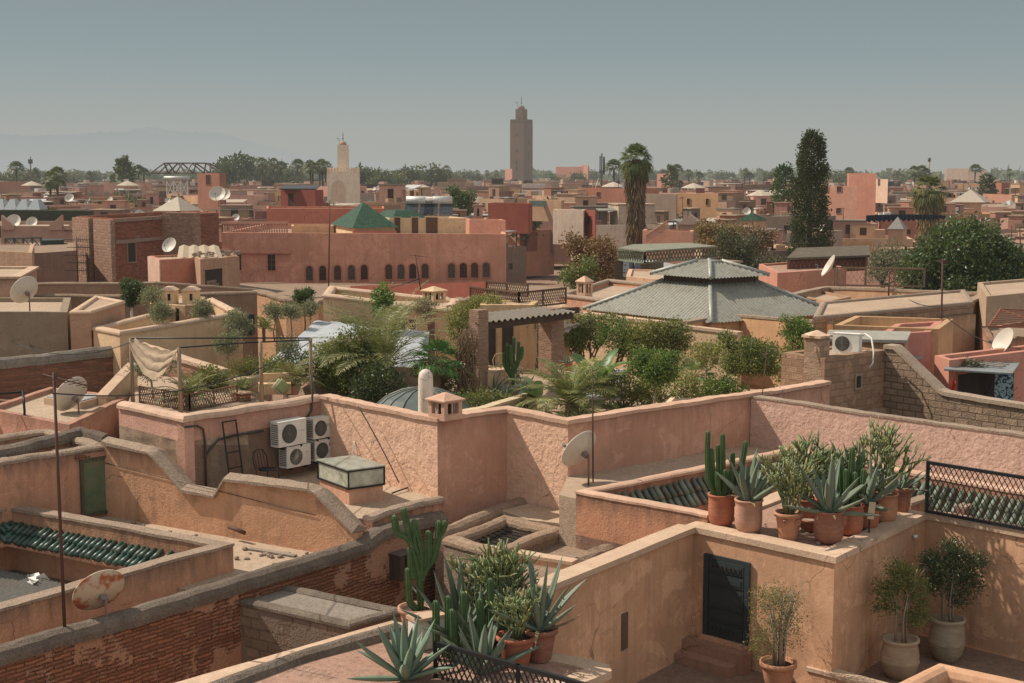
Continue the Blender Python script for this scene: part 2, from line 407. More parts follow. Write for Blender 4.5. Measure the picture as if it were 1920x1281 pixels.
def sweep(pts, zs, sec, step=.3, closed=False, jit=.0, jz=0., seed=0, align=0.):
    """loft a cross-section sec[(offset, dz)...] (closed polygon, dz < -50 means absolute height dz+1000) along a plan path"""
    rn = random.Random(seed)
    P, Z = resample(pts, zs, step, closed)
    m, k = len(P), len(sec)
    rows = [offset_ring(P, o + align, closed) for o, _ in sec]
    # smooth noise along the path
    def sm(): 
        ph = [rn.uniform(0, 6.28) for _ in range(4)]; fr = [rn.uniform(.5, 1.3), rn.uniform(1.5, 3), rn.uniform(4, 7), rn.uniform(8, 14)]
        return lambda s: (sin(fr[0] * s + ph[0]) + .7 * sin(fr[1] * s + ph[1]) + .5 * sin(fr[2] * s + ph[2]) + .4 * sin(fr[3] * s + ph[3])) * .5
    fz = sm(); fo = [sm() for _ in range(k)]
    L = [0.]
    for i in range(1, m): L.append(L[-1] + sqrt((P[i][0] - P[i - 1][0]) ** 2 + (P[i][1] - P[i - 1][1]) ** 2))
    v = []
    for i in range(m):
        for j, (o, dz) in enumerate(sec):
            absz = dz < -50
            z = (dz + 1000) if absz else Z[i] + dz + jz * fz(L[i])
            a = rows[j][i]
            if jit and not absz:
                q = jit * fo[j](L[i]); z += q * .6
                d = sub2(rows[-1][i], rows[0][i]); d = nrm2(d); a = (a[0] + d[0] * q, a[1] + d[1] * q)
            v.append((a[0], a[1], z))
    f = []
    for i in range(m if closed else m - 1):
        i2 = (i + 1) % m
        for j in range(k):
            j2 = (j + 1) % k
            f.append((i * k + j, i * k + j2, i2 * k + j2, i2 * k + j))
    if not closed:
        f.append(tuple(range(k))[::-1]); f.append(tuple((m - 1) * k + j for j in range(k)))
    return np.array(v), f
def wall_sec(th, zb): return [(-th / 2, zb - 1000), (th / 2, zb - 1000), (th / 2, 0), (-th / 2, 0)]
def cope_flat(th, oh, h): w = th / 2 + oh; return [(-w, -.01), (w, -.01), (w, h), (-w, h)]
def cope_round(th, oh, h):
    w = th / 2 + oh
    return [(-w, -.03), (w, -.03), (w, h * .35), (w * .72, h * .8), (w * .25, h), (-w * .25, h), (-w * .72, h * .8), (-w, h * .35)]
def cope_gable(th, oh, h):
    w = th / 2 + oh; return [(-w, -.02), (w, -.02), (w, h * .3), (0, h), (-w, h * .3)]
def wall_parts(parent, pts, zs, zb, th, m, cope=None, cm=None, step=.35, closed=False, jit=.012, jz=.012, seed=1, align=0., name='wall_body'):
    """cope: (profile function, overhang, height); zs = finished top heights"""
    zs = list(zs) if hasattr(zs, '__len__') else [zs] * len(pts)
    h = cope[2] if cope else 0
    zz = [z - h for z in zs]
    mb = MB(); v, f = sweep(pts, zz, wall_sec(th, zb), step, closed, jit * .5, jz if not cope else jz, seed, align); mb.add(v, f)
    o = mb.build(name, m, parent)
    if cope:
        mb = MB(); v, f = sweep(pts, zz, cope[0](th, cope[1], h), step, closed, jit, jz, seed, align); mb.add(v, f, smooth=False)
        mb.build('coping', cm or m, parent)
    return o
def wall(name, label, pts, zs, zb, th, m, cope=None, cm=None, cat='wall', group=None, **k):
    zmin = zb
    t = thing(name, label, cat, (pts[0][0], pts[0][1], zb), group)
    wall_parts(t, pts, zs, zb, th, m, cope, cm, **k)
    return t
def poly_area(p): return sum(p[i][0] * p[(i + 1) % len(p)][1] - p[(i + 1) % len(p)][0] * p[i][1] for i in range(len(p)))
def ccw(p): return p if poly_area(p) > 0 else p[::-1]
def para(L, Fr, R): return [L, Fr, R, (L[0] + R[0] - Fr[0], L[1] + R[1] - Fr[1])]
def house(name, label, pts, z, zb, m, rm, par=.5, th=.22, cope=None, cm=None, cat='house', group=None, step=None, jit=.01, jz=.01, seed=1, ceil=True):
    """a flat-roofed house: parapet walls round a roof slab"""
    pts = ccw(pts)
    c = (sum(p[0] for p in pts) / len(pts), sum(p[1] for p in pts) / len(pts), zb)
    t = thing(name, label, cat, c, group)
    wall_parts(t, pts, z, zb, th, m, cope, cm, step=step, closed=True, jit=jit, jz=jz, seed=seed, align=th / 2, name='wall')
    inn = offset_ring(pts, th * .5, True)
    MB().prism(inn, z - par - .25, z - par).build('roof', rm, t)
    return t
def face_frame(a, b):                        # unit along a->b and outward normal (right-hand side)
    d = nrm2(sub2(b, a)); return d, (d[1], -d[0])
def opening(parent, a, b, s, z, w, h, m, depth=.12, frame=None, fm=None, arch=False, name='window', bars=None, barm=None, proud=.02):
    """a window or door on the wall line a->b (outside on the right of it): dark pane set in a projecting frame; s = distance from a"""
    d, n = face_frame(a, b)
    def P(u, zz, o): return (a[0] + d[0] * (s + u) + n[0] * o, a[1] + d[1] * (s + u) + n[1] * o, z + zz)
    mb = MB()
    if arch:
        k = 8; prof = [(-w / 2, 0), (w / 2, 0)] + [(w / 2 * cos(q * pi / k), h - w / 2 + w / 2 * sin(q * pi / k)) for q in range(k + 1)]
    else: prof = [(-w / 2, 0), (w / 2, 0), (w / 2, h), (-w / 2, h)]
    mb.add([P(u, q, proud) for u, q in prof], [tuple(range(len(prof)))])
    o = mb.build(name, m, parent)
    if frame:
        mb = MB(); q = len(prof)
        big = [(u * (1 + 2 * frame / w), (zz - h / 2) * (1 + 2 * frame / h) + h / 2) for u, zz in prof]
        oo = proud + depth * .5
        va = [P(u, zz, proud - .01) for u, zz in prof] + [P(u, zz, oo) for u, zz in prof] + [P(u, zz, oo) for u, zz in big] + [P(u, zz, -.05) for u, zz in big]
        ff = []
        for i in range(q):
            j = (i + 1) % q
            ff += [(i, j, q + j, q + i)[::-1], (q + i, q + j, 2 * q + j, 2 * q + i)[::-1], (2 * q + i, 2 * q + j, 3 * q + j, 3 * q + i)[::-1]]
        mb.add(va, ff); mb.build('frame', fm or m, o)
    if bars:
        mb = MB(); nx, nz = bars
        for i in range(1, nx): mb.bar(P(-w / 2 + w * i / nx, 0, proud + .03), P(-w / 2 + w * i / nx, h - (w * .2 if arch else 0), proud + .03), .03)
        for i in range(1, nz): mb.bar(P(-w / 2, h * i / nz, proud + .03), P(w / 2, h * i / nz, proud + .03), .03)
        mb.build('bars', barm, o)
    return o
def roof_pyr(pts, z, h, over=.15, flat=0.):
    c = (sum(p[0] for p in pts) / len(pts), sum(p[1] for p in pts) / len(pts))
    q = [(c[0] + (p[0] - c[0]) * (1 + over), c[1] + (p[1] - c[1]) * (1 + over)) for p in ccw(pts)]
    n = len(q); mb = MB()
    if flat:
        t = [(c[0] + (p[0] - c[0]) * flat, c[1] + (p[1] - c[1]) * flat, z + h) for p in q]
        mb.add([(p[0], p[1], z) for p in q] + t, [(i, (i + 1) % n, n + (i + 1) % n, n + i) for i in range(n)] + [tuple(range(n, 2 * n)), tuple(range(n))[::-1]])
    else:
        mb.add([(p[0], p[1], z) for p in q] + [(c[0], c[1], z + h)], [(i, (i + 1) % n, n) for i in range(n)] + [tuple(range(n))[::-1]])
    return mb
def corrug(mb, e0, e1, t0, t1, period=.13, amp=.022, nrm=(0, 0, 1)):
    """corrugated sheet between eave e0-e1 and top edge t0-t1 (t edge may be shorter: a hipped face)"""
    e0, e1, t0, t1, nrm = [np.array(q, float) for q in (e0, e1, t0, t1, nrm)]
    W = np.linalg.norm(e1 - e0); d = (e1 - e0) / W
    a0 = (t0 - e0) @ d; a1 = (t1 - e0) @ d
    up0 = t0 - e0 - d * a0
    n = int(W / period) * 4; vs = []
    for i in range(n + 1):
        a = W * i / n
        run = 1.0
        if a < a0: run = a / a0
        if a > a1: run = min(run, (W - a) / (W - a1))
        run = max(run, .002)
        o = nrm * amp * sin(2 * pi * i / 4 + .6)
        vs.append(e0 + d * a + o); vs.append(e0 + d * a + up0 * run + o)
    f = [(2 * i, 2 * i + 2, 2 * i + 3, 2 * i + 1) for i in range(n)]
    return mb.add(np.array(vs), f, smooth=True)
def lattice(mb, a, b, z0, z1, sp=.16, w=.028, t=.02, frame=.05):
    """diagonal trellis panel between two plan points"""
    L = sqrt((b[0] - a[0]) ** 2 + (b[1] - a[1]) ** 2); d = nrm2(sub2(b, a)); H = z1 - z0
    def P(u, z): return (a[0] + d[0] * u, a[1] + d[1] * u, z0 + z)
    n = (-d[1], d[0], 0)
    u = -H * .6
    k = .6
    while u < L:
        for s in (0, 1):
            u0, u1 = (u, u + H * k)
            za, zb_ = (0, H) if s == 0 else (H, 0)
            # clip
            A0, A1 = u0, u1; Z0, Z1 = za, zb_
            if A1 <= 0 or A0 >= L: continue
            if A0 < 0: Z0 = Z0 + (Z1 - Z0) * (0 - A0) / (A1 - A0); A0 = 0
            if A1 > L: Z1 = Z0 + (Z1 - Z0) * (L - A0) / (A1 - A0); A1 = L
            off = .006 if s else -.006
            p, q = P(A0, Z0), P(A1, Z1)
            mb.bar((p[0] + n[0] * off, p[1] + n[1] * off, p[2]), (q[0] + n[0] * off, q[1] + n[1] * off, q[2]), t * .4, w, up=n)
        u += sp
    return mb
def frame_rect(mb, a, b, z0, z1, w=.05, posts=0):
    mb.bar((*a, z0), (*b, z0), w); mb.bar((*a, z1), (*b, z1), w)
    for i in range(posts + 2):
        t = i / (posts + 1); p = (a[0] + (b[0] - a[0]) * t, a[1] + (b[1] - a[1]) * t)
        mb.bar((*p, z0 - w / 2), (*p, z1 + w / 2), w * 1.02)
    return mb
def half_tiles(parent, a, b, z, slope_dir, m, pitch=.17, length=.62, drop=.34, r=.07, name='tile_eave', seed=3):
    """a row of barrel tiles on a short eave: a->b is the upper edge, slope_dir points downhill in plan"""
    rn = random.Random(seed); L = sqrt((b[0] - a[0]) ** 2 + (b[1] - a[1]) ** 2); d = nrm2(sub2(b, a)); n = int(L / pitch)
    mb = MB()
    for i in range(n):
        s = (i + .5) * L / n + rn.uniform(-.022, .022); jl = rn.uniform(-.04, .03); rj = rn.uniform(.9, 1.08)
        if rn.random() < .03: continue
        x = a[0] + d[0] * s; y = a[1] + d[1] * s
        for k in range(2):
            f0, f1 = k * .48 + jl, k * .48 + .54 + jl * rn.uniform(.5, 1.5)
            p = (x + slope_dir[0] * length * f0, y + slope_dir[1] * length * f0, z - drop * f0 + k * -.012)
            q = (x + slope_dir[0] * length * f1, y + slope_dir[1] * length * f1, z - drop * f1 + k * -.012 + .012 + rn.uniform(-.01, .01))
            mb.tube([p, mix2(p, q, .5), q], [r * .8 * rj, r * .93 * rj, r * 1.06 * rj], 8)
    t = mb.build(name, m, parent)
    return t
# ------------------------------------------------------------------ pots, dishes, small things
def pot_mesh(r=.27, h=.5, kind='round'):
    if kind == 'round': prof = [(r * .55, 0), (r * .8, h * .06), (r * .96, h * .2), (r, h * .4), (r * .98, h * .8), (r * .97, h * .93), (r * 1.05, h * .95), (r * 1.05, h), (r * .9, h), (r * .86, h * .9), (r * .5, h * .88)]
    elif kind == 'taper': prof = [(r * .62, 0), (r * .66, h * .03), (r * .9, h * .8), (r * .92, h * .84), (r * 1.05, h * .86), (r * 1.05, h), (r * .92, h), (r * .88, h * .9), (r * .4, h * .88)]
    else: prof = [(r * .55, 0), (r * .62, h * .02), (r * .86, h * .18), (r * 1.02, h * .42), (r * 1.03, h * .44), (r * 1.0, h * .47), (r, h * .62), (r * .9, h * .86), (r * .92, h * .9), (r * 1.0, h * .94), (r * 1.0, h), (r * .85, h), (r * .8, h * .92), (r * .4, h * .9)]
    return MB().lathe(prof, 32)
SOIL = dusty((.09, .06, .045), (.06, .042, .03), 3)
def pot(parent, r, h, kind, m):
    o = pot_mesh(r, h, kind).build('pot', m, parent)
    MB().lathe([(0.001, h * .9), (r * .86, h * .895)][::-1], 20).build('soil', SOIL, o)
    return o
def dish_kind(name, label, m, r=.45, group=None, rust=None):
    """satellite dish facing +X, tilted up; base of its pole at the origin"""
    t = thing(name, label, 'satellite dish', (0, 0, 0), group)
    prof = [(0.001, 0)] + [(r * k / 7, .30 * r * (k / 7) ** 2) for k in range(1, 8)] + [(r * 1.02, .31 * r), (r * 1.02, .28 * r)] + [(r * k / 7, .30 * r * (k / 7) ** 2 - .018) for k in range(7, 0, -1)] + [(0.001, -.018)]
    mb = MB().lathe(prof, 32); mb.xf((0, 0, 0), 0, 1, 0, radians(60)); mb.xf((.06, 0, .75))
    mb.build('reflector', m, t)
    ax = np.array((sin(radians(60)), 0, cos(radians(60)))); dn = np.array((cos(radians(60)), 0, -sin(radians(60)))) * -1
    c = np.array((.06, 0, .75)); low = c - np.array((-cos(radians(60)), 0, sin(radians(60)))) * r + ax * .3 * r
    foc = c + ax * r * 1.15 - np.array((-cos(radians(60)), 0, sin(radians(60)))) * r * .45
    mb = MB().tube([low, mix2(low, foc, .5), foc], .014, 6)
    a = mb.build('feed_arm', paint((.3, .3, .3), .5), t)
    MB().tube([foc + ax * .03, foc - ax * .1], [.035, .03], 10).build('feed_horn', paint((.12, .12, .12), .5), t)
    mb = MB().bar(c - ax * .02, c - ax * .16, .12, .1).bar(c - ax * .16, (-.12, 0, .62), .05)
    mb.build('bracket', paint((.25, .2, .17), .6, .3), t)
    MB().tube([(-.12, 0, 0), (-.12, 0, .35), (-.12, 0, .72)], .025, 8).build('pole', paint((.22, .13, .1), .7), t)
    return t
def tv_mast(name, label, base, h, m, yagi=True, r=.022, lean=(0, 0), ya=0.):
    t = thing(name, label, 'antenna mast', base)
    top = (base[0] + lean[0], base[1] + lean[1], base[2] + h)
    MB().tube([base, mix2(base, top, .5), top], [r, r, r * .8], 8).build('mast', m, t)
    if yagi:
        mb = MB(); d = np.array((cos(ya), sin(ya), -.12)); e = np.array((-sin(ya), cos(ya), 0)); c = np.array(top) - np.array((0, 0, .08))
        mb.tube([c - d * .25, c, c + d * 1.05], .012, 6)
        for i in range(9):
            p = c + d * (-.2 + i * .145); w = .24 - i * .012
            mb.tube([p - e * w, p, p + e * w], .007, 5)
        mb.build('antenna', m, t)
    return t
def chimney_lantern(name, label, base, w, h, m, rz, roofm=None, arch=True):
    """square roof vent with windows and a pyramid cap"""
    t = thing(name, label, 'chimney', base)
    mb = MB(); hw = w / 2; th = w * .2; hb, ho = h * .22, h * .42
    mb.box((0, 0, hb / 2), (w, w, hb))
    for i in (-1, 1):
        for j in (-1, 1): mb.box((i * (hw - th / 2), j * (hw - th / 2), hb + ho / 2), (th, th, ho))
    for i in (0, 1):
        for j in (-1, 1):
            p = (j * (hw - th * .4), 0) if i == 0 else (0, j * (hw - th * .4))
            mb.box((p[0], p[1], hb + ho / 2), (th * .35, th * .35, ho - .004))
    mb.box((0, 0, hb + ho + h * .04), (w * 1.002, w * 1.002, h * .08))
    mb.xf(base, rz); mb.build('shaft', m, t)
    mb = MB().box((0, 0, hb + ho / 2), (w * .5, w * .5, ho * .98)).xf(base, rz); mb.build('flue', plaster((.03, .025, .02)), t)
    z0 = hb + ho + h * .08; k = hw * 1.2
    mb = MB().box((0, 0, z0 + .02 * h), (2 * k, 2 * k, .05 * h))
    mb.add([(-k, -k, z0 + .045 * h), (k, -k, z0 + .045 * h), (k, k, z0 + .045 * h), (-k, k, z0 + .045 * h), (-.06 * w, -.06 * w, h), (.06 * w, -.06 * w, h), (.06 * w, .06 * w, h), (-.06 * w, .06 * w, h)], [(0, 1, 5, 4), (1, 2, 6, 5), (2, 3, 7, 6), (3, 0, 4, 7), (4, 5, 6, 7)])
    mb.xf(base, rz); mb.build('cap', roofm or m, t)
    return t
# ------------------------------------------------------------------ plants
def unit(a): return a / (np.linalg.norm(a, axis=-1, keepdims=True) + 1e-9)
def leaf_quads(rs, c, dirs, L, W, droop=0.):
    n = len(c); dirs = unit(dirs)
    side = unit(np.cross(dirs, rs.normal(size=(n, 3)) + np.array((0, 0, .3))))
    l = L * rs.uniform(.65, 1.25, (n, 1)); w = W * rs.uniform(.7, 1.2, (n, 1))
    tip = c + dirs * l; mid = c + dirs * l * .45
    nrm = np.cross(dirs, side)
    return np.stack([c, mid + side * w / 2 + nrm * w * .15, tip, mid - side * w / 2 + nrm * w * .15], 1)
def crown(seed, blobs, nclump, per, cr, L, W, shell=.55, up=.2, reject=.25):
    """foliage: leaf clumps spread through ellipsoids (cx,cy,cz,rx,ry,rz)"""
    rs = np.random.RandomState(seed); B = np.array(blobs, float)
    vol = B[:, 3] * B[:, 4] * B[:, 5]; idx = rs.choice(len(B), nclump, p=(vol ** .7) / (vol ** .7).sum())
    d = unit(rs.normal(size=(nclump, 3))); r = shell + (1 - shell) * rs.uniform(0, 1, (nclump, 1)) ** .6
    r = np.where(rs.uniform(size=(nclump, 1)) < .25, r * rs.uniform(.2, 1, (nclump, 1)), r)
    q = B[idx, :3] + d * r * B[idx, 3:]
    s = float(B[:, 3].max()); ph = rs.uniform(0, 6.28, 3)
    nz = np.sin(q[:, 0] * 5 / s + ph[0]) * np.sin(q[:, 1] * 5.3 / s + ph[1]) * np.sin(q[:, 2] * 5.7 / s + ph[2])
    keep = (nz + rs.uniform(-.5, .5, nclump)) > -reject * 1.6
    q, d = q[keep], d[keep]; m = len(q)
    c = np.repeat(q, per, 0) + rs.normal(size=(m * per, 3)) * cr * .5
    dd = np.repeat(d, per, 0) * .6 + rs.normal(size=(m * per, 3)) * .7 + np.array((0, 0, up))
    return leaf_quads(rs, c, dd, L, W)
def limbs(mb, rn, base, top, r, n=6, spread=.6, r2=.35):
    """tapered trunk with limbs reaching into the crown"""
    b = np.array(base, float); t = np.array(top, float); H = np.linalg.norm(t - b)
    mids = [b + (t - b) * k + np.array((rn.uniform(-.04, .04), rn.uniform(-.04, .04), 0)) * H * (k > 0) for k in (0, .3, .6, 1)]
    mb.tube(mids, [r, r * .85, r * .75, r * .55], 7)
    for i in range(n):
        a = i * 2.4 + rn.uniform(-.4, .4); k = rn.uniform(.6, 1)
        s = b + (t - b) * k; e = s + np.array((cos(a) * spread, sin(a) * spread, rn.uniform(.4, 1.0) * spread))
        mb.tube([s, mix2(s, e, .5) + np.array((0, 0, -.06 * spread)), e], [r * .5, r * .35, r * .12], 5)
    return mb
BARK = woodm((.2, .145, .1)); PALEBARK = woodm((.34, .28, .21)); DARKBARK = woodm((.1, .075, .055))
def tree(name, label, base, H, cr, lm, seed=1, trunk=.45, cz=None, nclump=500, per=9, L=.09, W=.05, tr=.05, squash=.8, bark=None, clump=.14, cat='tree', group=None, blobs=None, reject=.25):
    """round-headed tree: H total height, cr crown radius"""
    rn = random.Random(seed); t = thing(name, label, cat, base, group)
    top = H - cr * squash * .9
    mb = limbs(MB(), rn, (0, 0, 0), (rn.uniform(-.1, .1) * cr, rn.uniform(-.1, .1) * cr, max(top, H * trunk)), tr, 6, cr * .6)
    mb.xf(base); mb.build('trunk', bark or BARK, t)
    if blobs is None:
        blobs = [(0, 0, H - cr * squash, cr * .66, cr * .66, cr * squash * .7)]
        for i in range(9):
            a = i * .7 + rn.uniform(-.3, .3); k = rn.uniform(.4, .8)
            blobs.append((cos(a) * cr * k, sin(a) * cr * k, H - cr * squash + rn.uniform(-.75, .6) * cr * squash, cr * rn.uniform(.22, .42), cr * rn.uniform(.22, .42), cr * squash * rn.uniform(.2, .42)))
    A = crown(seed, blobs, nclump, per, clump, L, W, reject=reject)
    MB().quads(A).xf(base).build('crown', lm, t, base=None)
    return t
def tree_here(*a, **k): return tree(*a, **k)
def feather_frond(rs, base, az, el, L, leaf=.3, n=26, curl=1.2, width=.03, twist=0., vee=.5):
    """one arching feather-palm frond: rachis points and leaflet quads"""
    ts = np.linspace(0, 1, 14); ang = el - curl * ts ** 1.4
    dz = np.sin(ang); dh = np.cos(ang); step = L / 13
    h = np.concatenate([[0], np.cumsum(dh[:-1] * step)]); z = np.concatenate([[0], np.cumsum(dz[:-1] * step)])
    d = np.array((cos(az), sin(az), 0)); s = np.array((-sin(az), cos(az), 0))
    P = np.array(base) + np.outer(h, d) + np.outer(z, (0, 0, 1))
    k = np.linspace(.14, .99, n); px = np.stack([np.interp(k, ts, P[:, i]) for i in range(3)], 1)
    tg = unit(np.stack([np.interp(k, ts, np.gradient(P[:, i])) for i in range(3)], 1))
    up = np.cross(np.tile(s, (n, 1)), -tg); out = []
    for sg in (-1, 1):
        ll = leaf * np.sin(np.clip(k * 1.05, 0, 1) * pi * .92 + .18) ** .7 * rs.uniform(.85, 1.1, n)
        dr = unit(tg * .75 + s * sg * 1.0 + up * vee * .5 + np.array((0, 0, -.25)) * 1.0 + rs.normal(size=(n, 3)) * .09)
        w = unit(np.cross(dr, up)) * width / 2
        mid = px + dr * ll[:, None] * .5; tip = px + dr * ll[:, None] + np.array((0, 0, -.12)) * ll[:, None]
        out.append(np.stack([px, mid + w, tip, mid - w], 1))
    return P, np.concatenate(out)
def feather_palm(name, label, base, nf, L, lm, seed=1, trunk_h=.3, tr=.12, el=(.2, 1.35), curl=1.2, leaf=.3, n=24, width=.03, cat='palm', trm=None, parent=None):
    rs = np.random.RandomState(seed); t = parent or thing(name, label, cat, base)
    b = np.array(base, float)
    if trunk_h > 0:
        zs = np.linspace(0, trunk_h, max(4, int(trunk_h / .08))); rr = [tr * (1.08 if i % 2 else .9) for i in range(len(zs))]
        MB().tube([b + np.array((0, 0, z)) for z in zs], rr, 12, smooth=False).build('trunk', trm or BARK, t)
    c = b + np.array((0, 0, trunk_h)); stems = MB(); Q = []
    for i in range(nf):
        az = i * 2.39996 + rs.uniform(-.25, .25); e = el[1] + (el[0] - el[1]) * (i / max(1, nf - 1)) + rs.uniform(-.12, .12)
        P, q = feather_frond(rs, c, az, e, L * rs.uniform(.8, 1.1), leaf, n, curl * rs.uniform(.8, 1.2), width)
        stems.tube(P[::2], np.linspace(.016, .004, 7), 4, cap=False); Q.append(q)
    fr = MB().quads(np.concatenate(Q)).build('fronds', lm, t)
    stems.build('leaf_stems', leafm((.16, .17, .06), (.2, .17, .07), .05), fr)
    return t
def fan_leaf(rs, c, az, el, pet, R, n=22, span=2.6, droop=.35):
    """one fan-palm leaf: petiole end and leaf segments"""
    d = np.array((cos(az) * cos(el), sin(az) * cos(el), sin(el))); s = np.array((-sin(az), cos(az), 0)); u = np.cross(d, s) * -1
    u = np.cross(s, d) * -1.0
    hub = np.array(c) + d * pet
    an = np.linspace(-span / 2, span / 2, n); out = []
    da = span / n * .55
    for a in an:
        dr = d * cos(a) + s * sin(a); dr = dr + np.array((0, 0, -droop)) * .25
        l = R * (1 - .18 * abs(a) / (span / 2)) * rs.uniform(.92, 1.05); sd = -d * sin(a) + s * cos(a)
        mid = hub + dr * l * .6; tip = hub + dr * l + np.array((0, 0, -droop * l * rs.uniform(.2, .6)))
        w = sd * l * .6 * da + u * .0
        out.append([hub, mid + w + u * l * .015, tip, mid - w])
    return hub, np.array(out)
def fan_palm(name, label, base, H, nf, R, lm, seed=1, tr=.13, pet=.55, el=(-.5, 1.4), skirt=0, skirtm=None, cat='palm', trm=None, n=22):
    rs = np.random.RandomState(seed); t = thing(name, label, cat, base); b = np.array(base, float)
    zs = np.linspace(0, H, max(5, int(H / .15))); rr = [tr * (1.1 if i % 2 else .88) * (1.15 - .25 * z / H) for i, z in enumerate(zs)]
    MB().tube([b + np.array((0, 0, z)) for z in zs], rr, 12, smooth=False).build('trunk', trm or BARK, t)
    Q = []; st = MB(); c = b + np.array((0, 0, H))
    for i in range(nf):
        az = i * 2.39996 + rs.uniform(-.2, .2); e = el[1] + (el[0] - el[1]) * (i / max(1, nf - 1)) ** .8 + rs.uniform(-.1, .1)
        hub, q = fan_leaf(rs, c, az, e, pet * rs.uniform(.85, 1.15), R * rs.uniform(.85, 1.1), n, 2.7, .35 + .5 * (i / nf)); Q.append(q)
        st.tube([c, mix2(c, hub, .5), hub], [.02, .014, .01], 4, cap=False)
    fr = MB().quads(np.concatenate(Q)).build('fronds', lm, t)
    st.build('leaf_stems', leafm((.15, .14, .06), (.2, .15, .07), .05), fr)
    if skirt:
        m = 1500; z = rs.uniform(0, 1, m) ** .8; a = rs.uniform(0, 6.28, m)
        r0 = tr * (1.1 + 1.3 * (z) ** 1.2) * rs.uniform(.8, 1.25, m)
        q = b + np.stack([np.cos(a) * r0, np.sin(a) * r0, H - skirt * (1 - z) + .1], 1)
        dd = np.stack([np.cos(a) * .12, np.sin(a) * .12, np.full(m, -1.)], 1) + rs.normal(size=(m, 3)) * .1
        MB().quads(leaf_quads(rs, q, dd, skirt * .2, tr * .35)).build('dead_leaf_skirt', skirtm, t)
    return t
def agave_leaves(rs, n, L, w, el=(.25, 1.45), curl=.5, up=0.):
    """thick pointed rosette leaves; returns (verts, faces) lists"""
    mb = MB()
    for i in range(n):
        az = i * 2.39996 + rs.uniform(-.25, .25); e = el[1] + (el[0] - el[1]) * (i / max(1, n - 1)) ** .9 + rs.uniform(-.12, .12)
        l = L * rs.uniform(.8, 1.12); k = 11; ts = np.linspace(0, 1, k); cu = curl * rs.uniform(-.5, 1.2)
        ang = e - cu * ts ** 1.6
        h = np.concatenate([[0], np.cumsum(np.cos(ang)[:-1]) * l / (k - 1)]) + .04; z = np.concatenate([[0], np.cumsum(np.sin(ang)[:-1]) * l / (k - 1)])
        d = np.array((cos(az), sin(az), 0)); s = np.array((-sin(az), cos(az), 0))
        wd = w * rs.uniform(.85, 1.15) * np.interp(ts, (0, .12, .45, .8, .97, 1), (.75, .8, 1., .55, .12, .02)); V_ = []
        for j in range(k):
            c = d * h[j] + np.array((0, 0, z[j])); nn = -d * sin(ang[j]) + np.array((0, 0, cos(ang[j])))
            th = .2 * wd[j] + .004
            for u, q in ((-.5, .26), (-.25, .02), (0, -.05), (.25, .02), (.5, .26), (.27, -.16), (0, -.3), (-.27, -.16)):
                V_.append(c + s * u * wd[j] + nn * q * wd[j] * (.9 if q > 0 else 1.0))
        f = [(j * 8 + a, j * 8 + (a + 1) % 8, (j + 1) * 8 + (a + 1) % 8, (j + 1) * 8 + a) for j in range(k - 1) for a in range(8)]
        mb.add(np.array(V_), f, True)
    return mb
def column_cactus(mb, path, r, n=16, ribs=.72):
    P = np.array(path, float); ts = np.linspace(0, 1, 14)
    t0 = np.linspace(0, 1, len(P)); Q = np.stack([np.interp(ts, t0, P[:, i]) for i in range(3)], 1)
    Q[1:-1] = (Q[:-2] + Q[1:-1] * 2 + Q[2:]) / 4
    tip = Q[-1] + unit(Q[-1] - Q[-2]) * r * .9; Q = np.concatenate([Q, [mix2(Q[-1], tip, .6)], [tip]])
    rr = [r * .8] + [r] * 12 + [r * .93, r * .7, r * .12]
    return mb.tube(Q, rr, n, ribs=ribs, smooth=False)
def pencil_bush(rs, H, n0=9, spread=.32, r=.016, depth=3, fine=True):
    """bushy succulent of many forking finger-thick branches"""
    mb = MB()
    def grow(p, d, l, rad, k):
        q = p + d * l
        mb.tube([p, (p + q) / 2 + rs.normal(size=3) * l * .06, q], [rad, rad * .98, rad * .9], 5, smooth=True)
        if k == 0: return
        for j in range(2 if rs.uniform() < .35 else 3):
            e = unit(d * 1.1 + rs.normal(size=3) * .48 + np.array((0, 0, .35)))
            grow(q, e, l * rs.uniform(.6, .9), rad * .82, k - 1)
    for i in range(n0):
        a = i * 2.4; e = rs.uniform(.15, 1) * spread
        d = unit(np.array((cos(a) * e, sin(a) * e, rs.uniform(.6, 1.0))))
        grow(np.array((cos(a) * .05, sin(a) * .05, 0)), d, H * rs.uniform(.26, .4), r * 1.5, depth)
    return mb
def banana_leaf(mb, base, az, el, L, W, curl, rs, torn=True):
    k = 16; ts = np.linspace(0, 1, k); ang = el - curl * ts ** 1.5
    h = np.concatenate([[0], np.cumsum(np.cos(ang)[:-1]) * L / (k - 1)]); z = np.concatenate([[0], np.cumsum(np.sin(ang)[:-1]) * L / (k - 1)])
    d = np.array((cos(az), sin(az), 0)); s = np.array((-sin(az), cos(az), 0)); b = np.array(base, float)
    wd = W / 2 * np.interp(ts, (0, .15, .3, .6, .9, 1), (.03, .06, .8, 1, .6, .02)); V_ = []
    for j in range(k):
        c = b + d * h[j] + np.array((0, 0, z[j])); nn = -d * sin(ang[j]) + np.array((0, 0, cos(ang[j]))); q = rs.uniform(.85, 1) if torn else 1
        V_ += [c - s * wd[j] * q + nn * wd[j] * .35, c, c + s * wd[j] * q + nn * wd[j] * .35]
    f = [(j * 3 + a, j * 3 + a + 1, (j + 1) * 3 + a + 1, (j + 1) * 3 + a) for j in range(k - 1) for a in (0, 1)]
    mb.add(np.array(V_), f, True); return mb
DRYAG = None
